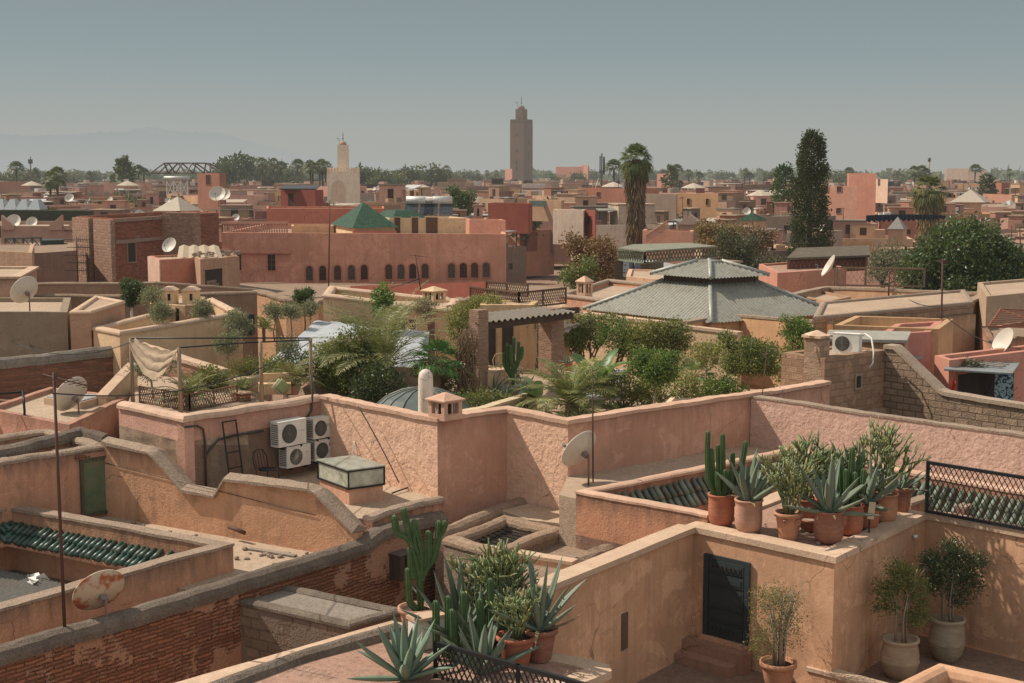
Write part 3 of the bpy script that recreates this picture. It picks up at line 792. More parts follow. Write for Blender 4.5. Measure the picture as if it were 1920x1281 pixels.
# leaf colours
OLIVE = leafm((.17, .18, .105), (.26, .24, .15), .25)
MID = leafm((.10, .13, .04), (.19, .19, .06), .35)
DARK = leafm((.04, .065, .027), (.075, .1, .035), .25, .45, .35)
FRESH = leafm((.085, .15, .035), (.15, .2, .05), .35)
YELLOWG = leafm((.19, .2, .055), (.27, .25, .09), .35)
PALMG = leafm((.12, .15, .055), (.22, .21, .09), .3)
DRY = leafm((.2, .15, .07), (.27, .17, .08), .25)
RUST = leafm((.17, .085, .04), (.22, .13, .06), .2)
SKIRT = leafm((.16, .105, .065), (.1, .07, .045), .1)
def cactm():
    n = NT('cactus_skin'); g = n.n('ShaderNodeNewGeometry'); tc = n.n('ShaderNodeTexCoord').outputs['Object']; a = n.noise(tc, 5, 5, .65); b = n.noise(tc, 60, 2, .5)
    k = n.mix(n.rng(a, .3, .7), (.045, .085, .03), (.085, .14, .05)); k = n.mix(n.math('MULTIPLY', n.rng(g.outputs['Pointiness'], .52, .6), n.rng(b, .4, .6, .25, .8)), k, (.3, .3, .18)); k = n.mix(n.math('MULTIPLY', n.rng(a, .62, .72), .6), k, (.2, .16, .08))
    return n.fin(k, .5, n.bump(b, .2, .01), spec=.3)
CACT = cactm()
AGAVE = paint((.165, .205, .145), .55, 0, .3, (.22, .24, .15), 5)
PENCIL = leafm((.14, .18, .07), (.24, .24, .12), .1, .35)
# ================================================================== FOREGROUND
TAN = (.53, .318, .2); PINK = (.52, .275, .215); SALMON = (.46, .21, .14); CREAM = (.58, .41, .25); SAND = (.48, .32, .2); MUD = (.30, .2, .13)
P_TAN = plaster(TAN, .15, 1, .5, var=1.75); P_TAN2 = plaster((.48, .275, .17), .35, 1, .4); P_CAP = plaster((.49, .355, .255), .3, 1, .2)
P_ROUGH = plaster((.62, .40, .285), 1.6, 1.4, .2, rough_grain=11.); P_PINKR = plaster((.54, .36, .29), .8, 1.3, .15, rough_grain=9., patch=0)
P_OLD = plaster((.50, .275, .17), .45, 1, .55, top=.75); P_OLD2 = plaster((.47, .25, .16), .5, 1, .6, top=.85, patch=.6)
P_MUD = dusty((.27, .19, .135), (.36, .26, .19), 1.5, .9); P_DARKCOPE = dusty((.155, .12, .095), (.24, .19, .15), 2.0, .9)
P_PALECOPE = dusty((.34, .25, .185), (.44, .33, .25), 2.0, .9)
P_BRICKRED = masonry((.38, .17, .1), (.22, .11, .07), .36, .075, .013, 1.5, .1, .5, .3, (.42, .235, .155), .5)
P_BLOCK = masonry((.27, .195, .14), (.2, .145, .105), .42, .19, .014, .6, .03, .25, .2)
P_BLOCKL = masonry((.33, .235, .165), (.17, .12, .085), .42, .19, .018, .9, .03, .2, .2)
P_BRICK = masonry((.36, .21, .145), (.4, .28, .2), .23, .06, .012, .7, .02, .3, .25)
R_DUST = dusty((.40, .285, .2), (.5, .37, .27)); R_PALE = dusty((.42, .31, .22), (.5, .38, .28), 1.3); R_GREY = dusty((.19, .16, .135), (.26, .22, .185)); R_PINK = dusty((.36, .21, .155), (.42, .27, .2))
IRON = paint((.02, .021, .022), .45, .2, .2, (.08, .04, .025)); RUSTIRON = paint((.11, .055, .04), .7, .2, .5, (.06, .035, .025))
DARKGAP = plaster((.03, .024, .02)); GREENTILE = tilem((.022, .06, .045), (.14, .13, .09), .45); PALETILE = tilem((.13, .16, .12), (.25, .2, .15), .5)
GALV = metalsheet((.42, .42, .4), .2); WOOD = woodm((.22, .15, .1)); DWOOD = woodm((.09, .06, .045))
TC_RED = pottery((.38, .13, .075)); TC_PALE = pottery((.46, .25, .17), .5); TC_OR = pottery((.44, .21, .12)); TC_BR = pottery((.30, .13, .085)); TC_SAND = pottery((.42, .30, .2), .6)
WHITE = paint((.72, .69, .63), .6, 0, .3, (.45, .38, .3)); DISHM = paint((.58, .52, .44), .5, 0, .35, (.42, .33, .26), 5); RUSTDISH = paint((.55, .44, .32), .6, 0, .95, (.33, .085, .03), 3.0, .3, .5, .62)
# ---- ground
ground = MB().add([(-30000, -200, 0), (30000, -200, 0), (30000, 60000, 0), (-30000, 60000, 0)], [(0, 1, 2, 3)]).build('ground', dusty((.27, .17, .12), (.33, .22, .16), .05))
tag(ground, kind='structure')
# ---- terrace house with the blue-black door
A, B, C = G(1290, 985, 9), G(1565, 1043, 9), G(1735, 962, 9)
Dp = (A[0] + C[0] - B[0], A[1] + C[1] - B[1])
dh = house('terrace_house', 'tan plastered terrace house with the dark panelled door below a row of potted succulents', [A, B, C, Dp], 9.0, 6.2, P_TAN, R_PINK, par=.06, th=.34, cope=(cope_flat, .05, .11), cm=P_CAP, step=.4, jit=.006, jz=.006)
def door_s(px, a, b): p = online(px, a, nrm2(sub2(b, a))); return sqrt((p[0] - a[0]) ** 2 + (p[1] - a[1]) ** 2)
s0, s1 = door_s(1323, A, B), door_s(1411, A, B); dw = s1 - s0; dn = nrm2(sub2(B, A)); dnn = (dn[1], -dn[0])
def DP(u, z, o): return (A[0] + dn[0] * (s0 + u) + dnn[0] * o, A[1] + dn[1] * (s0 + u) + dnn[1] * o, z)
z0, z1 = 6.87, 8.52; BLUEDOOR = paint((.03, .042, .044), .5, 0, .45, (.085, .085, .07), 4)
mb = MB(); mb.bar(DP(.03, (z0 + z1) / 2, .02), DP(dw - .03, (z0 + z1) / 2, .02), .04, z1 - z0)
for k, (zc, hh) in enumerate(((z1 - .2, .2), (z1 - .46, .2), (z1 - .82, .4), (z1 - 1.18, .2), (z0 + .2, .2))):
    mb.bar(DP(.15, zc, .048), DP(dw - .15, zc, .048), .03, hh); mb.bar(DP(.2, zc, .064), DP(dw - .2, zc, .064), .02, hh - .09)
mb.bar(DP(.07, z0, .05), DP(.07, z1, .05), .12, .03, dnn + (0,)); mb.bar(DP(dw - .07, z0, .05), DP(dw - .07, z1, .05), .12, .03, dnn + (0,))
door = mb.build('door', BLUEDOOR, dh)
for zz in (z1 - .2, z0 + .19):
    for k in range(7): MB().box(DP(.25 + k * (dw - .5) / 6, zz, .078), (.035, .035, .05), atan2(dn[1], dn[0])).build('vent_hole', DARKGAP, door)
mb = MB(); mb.bar(DP(-.0, z0 - .03, .06), DP(dw + .0, z0 - .03, .06), .24, .07)
mb.build('sill', P_TAN2, dh)
for k in range(2):
    zt = 6.8 - .2 * k; o = .12 + .3 * k
    mb = MB().bar(DP(-.35 - .25 * k, zt - .2, o + .15), DP(dw + .1 - .1 * k, zt - .2, o + .15), .32, .4)
    mb.build('step', plaster((.30, .17, .12), .3), dh)
# a ring of small things on the house front
MB().lathe([(.05, 0), (.05, .05)], 12).xf((C[0] - .35, C[1] - .55, 8.62)).build('wall_bracket', WHITE, dh)
# ---- walls round the patio
pf = MB().add([(*G(1000, 1330, 6.4), 6.4), (*G(2300, 1500, 6.4), 6.4), (*add2(C, U, 9), 6.4), (*Dp, 6.4), (*G(1030, 1090, 6.4), 6.4)], [(0, 1, 2, 3, 4)]).build('patio_floor', dusty((.22, .145, .105), (.28, .19, .14)))
tag(pf, kind='structure')
Lw = G(1005, 1098, 9); Lw2 = add2(Lw, nrm2(sub2(Lw, A)), .05)
lw = wall('garden_wall', 'smooth tan patio wall running down to the left with a narrow slot', [add2(A, nrm2(sub2(A, Lw)), -.02), Lw2], 9.0, 6.0, .3, P_TAN, (cope_flat, .06, .1), P_CAP, step=.5, jit=.006, jz=.006, align=0)
d, n = face_frame(A, Lw2)
sl = G(1159, 1215, 7.6); pa = online(1159, A, d); MB().bar((pa[0] - n[0] * .155, pa[1] - n[1] * .155, 7.18), (pa[0] - n[0] * .155, pa[1] - n[1] * .155, 7.88), .22, .02, (n[0], n[1], 0)).build('slot', plaster((.12, .075, .055)), lw)
rw = wall('garden_wall', 'tan patio back wall with the black trellis railing on top at right', [C, add2(C, U, 9)], 9.0, 6.0, .34, P_TAN, (cope_flat, .05, .11), P_CAP, step=.5, jit=.006, jz=.006, align=.17)
def railing(name, label, a, b, z0, z1, sp, m, posts, w=.03):
    t = thing(name, label, 'railing', (*a, z0))
    MB().join(lattice(MB(), a, b, z0 + .04, z1 - .04, sp, w, .016)).build('trellis', m, t)
    frame_rect(MB(), a, b, z0, z1, .065, posts).build('frame', m, t)
    return t
ra = add2(C, U, .05); railing('trellis_railing', 'black diamond trellis railing standing on the patio back wall', add2(ra, V, -.05), add2(add2(ra, U, 5.4), V, -.05), 9.06, 10.08, .115, IRON, 1, .03)
q0 = at(816, 1206, 22.0); qd = at(1118, 1283, 20.0); railing('trellis_railing', 'black diamond trellis railing at the bottom edge in front of the agaves', q0[:2], add2(q0[:2], nrm2(sub2(qd[:2], q0[:2])), 3.4), q0[2] - 1.1, q0[2], .115, IRON, 1, .03)
# round-topped parapets at the bottom right
wall('parapet_wall', 'low round-topped tan parapet in the bottom right corner', [G(1660, 1300, 7.5), G(1768, 1247, 7.5), G(1960, 1288, 7.5)], [7.5, 7.5, 7.5], 6, .3, P_TAN, (cope_round, .04, .2), P_TAN, step=.15, jit=.006, jz=.006)
la = G(1520, 1250, 6.75); wall('low_wall', 'ankle-high ledge wall along the patio beside the sparse shrub pot', [la, add2(la, U, 2.3)], 6.78, 6.3, .28, P_TAN2, (cope_flat, .03, .06), P_CAP, step=.4)
# ---- plants on the upper terrace
def potted(name, label, base, r, h, kind, pm, cat='potted plant', group=None):
    t = thing(name, label, cat, base, group); pot(t, r, h, kind, pm); return t
def shift(o, p): o.location = (o.location[0] + p[0], o.location[1] + p[1], o.location[2] + p[2]); return o
def pz(px, py, z): p = G(px, py, z); return (p[0], p[1], z)
def pot_at(name, label, px, py, z, r, h, kind, pm):
    base = pz(px, py, z); t = thing(name, label, 'potted plant', base); o = pot_mesh(r, h, kind).xf(base).build('pot', pm, t)
    MB().lathe([(0.001, h * .9), (r * .86, h * .895)][::-1], 20).xf(base).build('soil', SOIL, o)
    return t, np.array(base) + (0, 0, h * .9)
def cactus_on(t, c, arms, r, m=CACT):
    mb = MB()
    for a in arms: column_cactus(mb, [tuple(np.array(c) + np.array(q)) for q in a], r * random.Random(len(a)).uniform(.95, 1.05))
    mb.build('cactus', m, t)
def agave_on(t, c, seed, n, L, w, el=(.3, 1.45), curl=.5, m=AGAVE):
    agave_leaves(np.random.RandomState(seed), n, L, w, el, curl).xf(tuple(c)).build('leaves', m, t)
    agave_leaves(np.random.RandomState(seed + 500), 4, L * .6, w * .55, (.2, .4), 1.1).xf(tuple(c)).build('dry_leaves', woodm((.3, .22, .13)), t)
def pencil_on(t, c, seed, H, n0, spread, r=.016, m=PENCIL, depth=3):
    pencil_bush(np.random.RandomState(seed), H, n0, spread, r, depth).xf(tuple(c)).build('branches', m, t)
ZD_ = 8.95
t, c = pot_at('cactus', 'many-armed green column cactus in a bright red clay pot, leftmost on the upper terrace', 1352, 986, ZD_, .265, .66, 'round', TC_RED)
cactus_on(t, c, [[(0, 0, 0), (.02, 0, .6), (0, 0, 1.25)], [(-.1, .03, 0), (-.17, .02, .4), (-.22, 0, .95)], [(-.12, -.05, 0), (-.28, 0, .35), (-.3, .02, .9), (-.29, 0, 1.3)], [(.1, 0, 0), (.2, 0, .4), (.21, 0, .86)], [(.12, .08, 0), (.3, .05, .35), (.42, 0, .75), (.46, 0, 1.1)], [(.02, -.1, 0), (.05, -.15, .3), (.04, -.16, .55)], [(-.04, -.1, 0), (-.1, -.17, .25), (-.12, -.18, .5)], [(-.02, .1, 0), (-.05, .14, .5), (-.06, .14, 1.0)], [(.08, -.08, 0), (.16, -.12, .25), (.17, -.12, .55)]], .055)
t, c = pot_at('agave', 'blue-grey agave in a pale clay pot right beside the column cactus pot', 1403, 999, ZD_, .27, .68, 'round', TC_PALE)
agave_on(t, c, 4, 12, 1.0, .16, (.55, 1.52), .3)
t, c = pot_at('pencil_euphorbia', 'bushy pencil euphorbia in an orange clay pot with small ring handles', 1478, 1012, ZD_, .27, .55, 'taper', TC_OR)
pencil_on(t, c, 5, 1.15, 12, .5)
po = kids(t) or t.children
for sx in (-.45, .5):
    p = pz(1478, 1012, ZD_); MB().lathe([(.045, -.02), (.055, .012), (.03, .03), (.02, 0)], 12).xf((0, 0, 0), 0, 1, radians(90)).xf((p[0] + sx * .27, p[1] - .235, p[2] + .4)).build('ring_handle', TC_OR, [q for q in t.children if q.name.startswith('pot')][0])
b_ = pz(1532, 992, ZD_); t = thing('trough_planter', 'low red clay trough of gravel half hidden behind the terrace pots', 'planter', b_)
MB().lathe([(.3, 0), (.36, .05), (.38, .2), (.4, .22), (.36, .22), (.33, .18)], 28).xf(b_).build('trough', TC_RED, t); MB().lathe([(.34, .19), (.001, .2)], 20).xf(b_).build('gravel', dusty((.3, .22, .17), (.4, .3, .24), 6), t)
t, c = pot_at('agave', 'wide blue-grey agave with drooping leaves in a brown clay pot at the terrace corner', 1553, 1017, ZD_, .29, .64, 'round', TC_BR)
agave_on(t, c, 9, 14, 1.1, .15, (.1, 1.5), .45)
t, c = pot_at('cactus', 'clustered column cactus rising behind the corner agave on the terrace', 1592, 1001, ZD_, .27, .6, 'round', TC_RED)
cactus_on(t, c, [[(0, 0, 0), (0, 0, .6), (.02, 0, 1.15)], [(-.12, 0, 0), (-.2, 0, .4), (-.22, 0, .85)], [(.1, 0, 0), (.16, 0, .5), (.17, 0, 1.0)], [(.02, -.12, 0), (.03, -.2, .3), (.03, -.22, .7)], [(-.1, -.1, 0), (-.12, -.16, .35), (-.13, -.17, .75)], [(.1, -.08, 0), (.2, -.14, .35), (.22, -.14, .75)]], .06)
t, c = pot_at('agave', 'upright silvery agave in the dark red pot leaning over the terrace edge', 1622, 990, ZD_, .27, .52, 'round', TC_RED)
agave_on(t, c, 14, 11, 1.0, .17, (.15, 1.4), .6)
t, c = pot_at('pencil_euphorbia', 'largest pencil euphorbia in a red clay pot near the trellis railing', 1654, 978, ZD_, .3, .6, 'round', TC_OR)
pencil_on(t, c, 21, 1.35, 13, .42)
t, c = pot_at('agave', 'small agave with thin spreading leaves in the last pot before the railing', 1688, 962, ZD_, .25, .56, 'taper', TC_BR)
agave_on(t, c, 33, 12, .8, .1, (.2, 1.3), .4)
b_ = pz(1629, 1003, ZD_); t = thing('plant_sign', 'small blank cream card on a dark stake among the terrace pots', 'sign', b_)
MB().bar(b_, (b_[0], b_[1], b_[2] + .5), .03).build('stake', IRON, t); MB().bar((b_[0] + .02, b_[1] - .02, b_[2] + .32), (b_[0] + .05, b_[1] - .02, b_[2] + .66), .13, .012, (0, 1, 0)).build('card', paint((.55, .45, .3), .6), t)
t, c = pot_at('pencil_euphorbia', 'bigger pencil euphorbia standing behind the ring-handled pot', 1512, 984, ZD_, .27, .55, 'round', TC_RED)
pencil_on(t, c, 111, 1.3, 15, .5, .017)
t, c = pot_at('agave', 'tall blue agave with narrow leaves between the corner agave and the largest euphorbia', 1606, 978, ZD_, .26, .5, 'round', TC_BR)
agave_on(t, c, 114, 13, 1.25, .13, (.6, 1.52), .2)
t, c = pot_at('pencil_euphorbia', 'bushy pencil euphorbia behind the cluster of column cacti', 1570, 968, ZD_, .26, .5, 'round', TC_OR)
pencil_on(t, c, 117, 1.1, 13, .5, .017)
# ---- plants on the patio
def shrub_at(name, label, px, py, z, r, h, kind, pm, H, cr, lm, seed, ncl, L=.055, W=.032, stems=6, crz=.5, leafy=.85, blobs=None):
    t, c = pot_at(name, label, px, py, z, r, h, kind, pm); rn = random.Random(seed); mb = MB()
    for i in range(stems):
        a = i * 2.4; e = (c[0] + cos(a) * cr * rn.uniform(.3, .85), c[1] + sin(a) * cr * rn.uniform(.3, .85), c[2] + H * rn.uniform(.6, .95))
        s = (c[0] + cos(a) * r * .3, c[1] + sin(a) * r * .3, c[2] - .03); m_ = mix2(s, e, .5); m_ = (c[0] + (m_[0] - c[0]) * .55, c[1] + (m_[1] - c[1]) * .55, m_[2])
        mb.tube([s, m_, e], [.022, .017, .006], 6)
        for k in range(5):
            q = mix2(m_, e, rn.uniform(-.4, 1)); b2 = rn.uniform(0, 6.28); mb.tube([q, (q[0] + cos(b2) * .1, q[1] + sin(b2) * .1, q[2] + .06), (q[0] + cos(b2) * .2, q[1] + sin(b2) * .2, q[2] + .2)], [.007, .005, .002], 4)
    mb.build('stems', PALEBARK, t)
    bl = blobs or [(0, 0, H * (1 - crz / 2), cr, cr, H * crz / 2), (cr * .3, -.1, H * .75, cr * .6, cr * .6, H * .2)]
    MB().quads(crown(seed, bl, ncl, 8, .12, L, W, .3)).xf(tuple(c)).build('foliage', lm, t)
    return t
shrub_at('potted_shrub', 'leafy ficus shrub in a pale banded jar, left of the two in the patio corner', 1686, 1270, 6.4, .36, .78, 'jar', TC_SAND, 1.6, .45, MID, 41, 620, blobs=[(.1, 0, 1.15, .38, .35, .24), (-.3, 0, 1.0, .28, .25, .2), (-.3, 0, .7, .25, .22, .16), (.3, 0, .5, .25, .25, .2), (-.05, 0, 1.4, .3, .3, .16), (.35, 0, .9, .2, .2, .2)])
shrub_at('potted_shrub', 'dense dark ficus shrub in a grey jar on a saucer in the patio corner', 1774, 1237, 6.4, .35, .86, 'jar', pottery((.33, .27, .19), .7), 1.65, .6, DARK, 43, 1150, blobs=[(0, 0, 1.1, .42, .4, .3), (.38, 0, .85, .32, .3, .28), (-.38, 0, 1.2, .28, .3, .22), (.1, 0, 1.45, .3, .3, .2), (-.25, 0, .75, .3, .3, .22), (.5, 0, 1.25, .22, .2, .18), (.2, 0, .5, .3, .2, .15)])
shrub_at('potted_shrub', 'sparse twiggy shrub with yellow-green leaves in a clay pot before the dark door', 1458, 1300, 6.4, .33, .62, 'taper', TC_OR, 1.6, .55, leafm((.15, .14, .05), (.2, .17, .08), .3), 47, 700, .04, .022, 14, .9, blobs=[(0, 0, .85, .55, .45, .7), (-.15, 0, 1.3, .45, .35, .22), (-.3, 0, .4, .3, .3, .3)])
# ---- lower planter terrace at the bottom centre
T1, T2 = G(735, 1168, 8.0), G(1168, 1252, 8.0); T3 = add2(T2, V, -6); T4 = add2(T1, V, -6)
k_ = nrm2(sub2(T2, T1))
rc = [add2(T2, k_, -.7), add2(add2(T2, k_, -.25), V, -.08), add2(add2(T2, k_, -.04), V, -.3), add2(T2, V, -.75)]
house('planter_terrace', 'pinkish planter terrace with a rounded corner in the bottom centre carrying cacti and agaves', [T1] + rc + [T3, T4], 8.02, 5.2, P_TAN, R_PINK, par=.04, th=.3, cope=(cope_flat, .05, .12), cm=P_CAP, cat='terrace', step=.3, jit=.005, jz=.005)
wall('parapet_wall', 'brown rounded parapet sloping up along the left edge of the planter terrace', [add2(G(390, 1290, 8.1), V, -.6), G(560, 1222, 8.12), G(705, 1180, 8.15), G(745, 1166, 8.12)], [8.1, 8.12, 8.15, 8.1], 5.2, .3, P_OLD, (cope_round, .05, .22), P_DARKCOPE, step=.25, jit=.015, jz=.01)
ZP = 7.99
t, c = pot_at('cactus', 'tall bright green column cactus with raised arms in a clay pot, bottom centre', 781, 1196, ZP, .31, .56, 'taper', TC_PALE)
cactus_on(t, c, [[(.08, 0, 0), (.05, 0, .7), (-.06, 0, 1.1), (-.2, 0, 1.75)], [(-.02, 0, .95), (-.08, 0, 1.2), (-.17, 0, 1.3), (-.33, 0, 1.35), (-.36, 0, 1.62)], [(.1, 0, .5), (.1, 0, 1.0), (.02, 0, 1.42)], [(.04, 0, 1.0), (-.02, 0, 1.2), (-.02, 0, 1.55)], [(.12, 0, .6), (.22, 0, .85), (.22, 0, 1.35)], [(.14, 0, .7), (.3, .03, .9), (.38, .03, 1.2), (.4, .03, 1.52)], [(.38, .03, 1.3), (.46, .03, 1.4), (.5, .03, 1.52)], [(.02, -.04, 0), (-.12, -.04, .15), (-.14, -.04, .7)], [(-.02, -.02, .55), (-.08, -.02, .7), (-.1, -.02, 1.05)]], .068)
b_ = pz(762, 1272, ZP + .02); t = thing('agave', 'pale green agave rosette spreading over the terrace floor at the bottom centre', 'agave', b_)
agave_leaves(np.random.RandomState(61), 22, .98, .16, (.25, 1.52), .22).xf(b_).build('leaves', paint((.17, .235, .165), .55, 0, .3, (.23, .26, .16), 5), t)
b_ = pz(852, 1236, ZP); t = thing('cactus', 'cluster of short dark column cacti behind the bottom trellis railing', 'cactus', b_)
cactus_on(t, b_, [[(-.3, 0, 0), (-.3, 0, .4), (-.3, 0, .95)], [(-.12, .1, 0), (-.1, .1, .4), (-.1, .1, 1.0)], [(.1, 0, 0), (.16, 0, .6), (.15, 0, 1.1)], [(.3, -.05, 0), (.36, -.05, .2), (.44, -.05, .5), (.43, -.05, 1.0)], [(.0, -.1, 0), (-.02, -.15, .5), (-.03, -.15, .85)], [(.45, .1, 0), (.58, .1, .3), (.6, .1, .8), (.6, .1, 1.3)]], .07)
b_ = pz(905, 1222, ZP); t = thing('agave', 'tall blue-green agave standing between the dark cacti and the forked euphorbia', 'agave', b_)
agave_leaves(np.random.RandomState(66), 15, 1.4, .14, (.5, 1.5), .25).xf(b_).build('leaves', AGAVE, t)
t, c = pot_at('pencil_euphorbia', 'tallest pencil euphorbia reaching above the tan wall, in a clay pot at the bottom centre', 944, 1215, ZP, .3, .4, 'taper', TC_RED)
pencil_on(t, c, 71, 1.3, 14, .22, .017)
t, c = pot_at('pencil_euphorbia', 'lower pencil euphorbia bush in a red pot next to the bottom railing', 968, 1246, ZP, .32, .5, 'taper', TC_RED)
pencil_on(t, c, 77, .8, 12, .4, .015)
t, c = pot_at('agave', 'agave with long thin leaves reaching right over the curved ledge, in a brown pot', 1012, 1237, ZP, .29, .55, 'taper', TC_BR)
agave_on(t, c, 83, 13, 1.2, .13, (.5, 1.5), .2)
b_ = pz(865, 1206, ZP); t = thing('agave', 'blue-green agave with tall leaves behind the short column cacti', 'agave', b_)
agave_leaves(np.random.RandomState(166), 16, 1.5, .15, (.45, 1.5), .25).xf(b_).build('leaves', AGAVE, t)
b_ = pz(905, 1262, ZP); t = thing('agave', 'agave with broad pale leaves right behind the bottom trellis railing', 'agave', b_)
agave_leaves(np.random.RandomState(167), 14, .95, .16, (.5, 1.5), .2).xf(b_).build('leaves', AGAVE, t)
t, c = pot_at('pencil_euphorbia', 'leaning pencil euphorbia between the blue-green agaves and the tallest euphorbia', 905, 1200, ZP, .26, .35, 'taper', TC_PALE)
pencil_on(t, c, 171, 1.05, 13, .45, .017)
b_ = pz(800, 1212, ZP); t = thing('stone_block', 'white plastered block standing behind the agave rosette', 'block', b_); MB().box((b_[0], b_[1], b_[2] + .25), (.55, .3, .5), .6).build('block', WHITE, t); MB().box((b_[0], b_[1], b_[2] + .53), (.6, .36, .06), .6).build('top', P_CAP, t)
# ---- old brick wall across the lower left, its lean-to and wooden box
bd = nrm2((.612, .791)); bp = G(650, 1022, 8.2)
def bw(px): return online(px, bp, bd)
bpts = [bw(-60), bw(85), bw(240), bw(430), bw(560), bw(672), bw(705), bw(760), bw(824)]
bw_t = wall('brick_wall', 'long crumbling red brick wall with a dark rounded cement top crossing the lower left', bpts, [8.18, 8.2, 8.2, 8.22, 8.2, 8.22, 8.4, 8.42, 8.4], 3.5, .34, P_BRICKRED, (cope_round, .07, .24), P_DARKCOPE, step=.16, jit=.022, jz=.02)
d, n = bd, (bd[1], -bd[0])
mb = MB(); q = bw(731); bx = (q[0] + n[0] * .32, q[1] + n[1] * .32)
t = thing('wooden_box', 'open dark wooden box fixed to the face of the red brick wall', 'box', (*bx, 7.2))
an = atan2(d[1], d[0]); zc = 7.5; sz = .42; ht = .56
mb = MB()
mb.box((bx[0] - d[0] * sz / 2, bx[1] - d[1] * sz / 2, zc), (.03, .34, ht), an); mb.box((bx[0] + d[0] * sz / 2, bx[1] + d[1] * sz / 2, zc), (.03, .34, ht), an)
mb.box((bx[0] - n[0] * .15, bx[1] - n[1] * .15, zc), (sz - .04, .025, ht - .01), an)
for k in range(2): mb.box((bx[0] + d[0] * (-.13 + .2 * k) + n[0] * .155, bx[1] + d[1] * (-.13 + .2 * k) + n[1] * .155, zc), (.14, .025, ht - .02), an)
mb.build('panels', DWOOD, t); mb = MB()
for k in range(3): mb.box((bx[0] + d[0] * (-.17 + .17 * k), bx[1] + d[1] * (-.17 + .17 * k), zc + ht / 2 + .02), (.165, .4, .025), an)
mb.build('lid', woodm((.13, .1, .085)), t); MB().box((bx[0], bx[1], zc - ht / 2 + .02), (sz - .05, .3, .03), an).build('base', DWOOD, t)
lq = [G(425, 1119, 7.8), G(525, 1091, 7.8), G(757, 1141, 7.8), G(655, 1170, 7.8)]
house('lean_to', 'grey cement lean-to roof on block walls against the red brick wall', lq, 7.8, 3.5, masonry((.24, .17, .125), (.18, .125, .09), .42, .2, .016, .8, .03, .5, .2, (.2, .15, .115), .5), dusty((.24, .2, .165), (.31, .26, .215), 1.5, .7), par=.07, th=.2, cope=(cope_round, .03, .07), cm=P_DARKCOPE, step=.25, jit=.012, jz=.01)
wall('parapet_wall', 'scrap of pale cement parapet in the bottom left corner', [G(-60, 1235, 7.3), G(30, 1272, 7.3), G(120, 1310, 7.3)], [7.3] * 3, 5, .4, P_OLD, (cope_flat, .02, .12), P_PALECOPE, step=.25)
# ---- tiled courtyard at left
Kc, Kr = G(25, 944, 8.4), G(437, 1018, 8.4)
kd = nrm2(sub2(Kr, Kc)); kv = nrm2(sub2(Kr, G(0, 1141, 8.4)))
ct = thing('courtyard_house', 'ochre courtyard house with a green glazed tile eave round its sunken court at lower left', 'house', (*Kc, 3.5))
wall_parts(ct, [add2(Kc, kv, -6), Kc, Kr, add2(Kr, kv, -6.6)], 8.4, 3.5, .3, P_OLD, (cope_flat, .02, .05), P_PALECOPE, step=.2, jit=.012, jz=.014, seed=5, align=-.15)
fl = [Kc, Kr, add2(Kr, kv, -7), add2(Kc, kv, -7)]
MB().prism(offset_ring(ccw(fl), .1, True), 6.2, 6.95).build('court_floor', R_GREY, ct)
mb = MB(); ca, cb = add2(add2(Kc, kd, .9), kv, -1.2), add2(add2(Kc, kd, 3.6), kv, -1.2)
cc, cd_ = add2(ca, kv, -3.4), add2(cb, kv, -3.4)
corrug(mb, (*cc, 7.2), (*cd_, 7.2), (*ca, 7.25), (*cb, 7.25), .12, .02).build('corrugated_cover', metalsheet((.16, .15, .13), .2), ct)
e_in = -.42
half_tiles(ct, add2(add2(Kc, kd, .15), kv, -.36), add2(add2(Kr, kd, -.75), kv, -.36), 8.08, (-kv[0], -kv[1]), GREENTILE, .165, .5, .28, .062)
half_tiles(ct, add2(add2(Kc, kv, -.3), kd, .36), add2(add2(Kc, kv, -3.2), kd, .36), 8.08, kd, GREENTILE, .165, .5, .28, .062, seed=8)
for (a_, b_2, dr) in ((add2(add2(Kc, kd, .1), kv, -.34), add2(add2(Kr, kd, -.7), kv, -.34), (-kv[0], -kv[1])), (add2(add2(Kc, kv, -.25), kd, .34), add2(add2(Kc, kv, -3.2), kd, .34), kd)):
    mb = MB(); a2, b2 = add2(a_, dr, .5), add2(b_2, dr, .5)
    mb.add([(*a_, 8.04), (*b_2, 8.04), (*b2, 7.74), (*a2, 7.74), (*a_, 7.7), (*b_2, 7.7), (*b2, 7.68), (*a2, 7.68)], [(0, 1, 2, 3), (7, 6, 5, 4), (3, 2, 6, 7), (0, 4, 5, 1), (0, 3, 7, 4), (1, 5, 6, 2)]); mb.build('eave', P_OLD2, ct)
MB().quads(leaf_quads(np.random.RandomState(3), np.array([(*G(50 + 9 * (i % 4), 1082 + 5 * (i % 3), 7.28), 7.29) for i in range(9)]), np.random.RandomState(4).normal(size=(9, 3)) * (1, 1, .2), .3, .22)).build('paper_scraps', WHITE, ct)
# mast with aerial, rusty dish
mb_ = bw(118); mb_base = (mb_[0] - n[0] * .2, mb_[1] - n[1] * .2, 7.0)
tv_mast('antenna_mast', 'rusty television mast topped by a thin aerial, standing at the lower left brick wall', (mb_[0], mb_[1], 8.15), 4.5, RUSTIRON, True, .03, (-.02, 0), -.5)
dk = Kind(dish_kind('satellite_dish', 'rust-stained cream satellite dish leaning over the brick wall at lower left', RUSTDISH, .47))
p = bw(190); dk.put((p[0] - .02, p[1] + .12, 7.78), radians(130), 1.0)
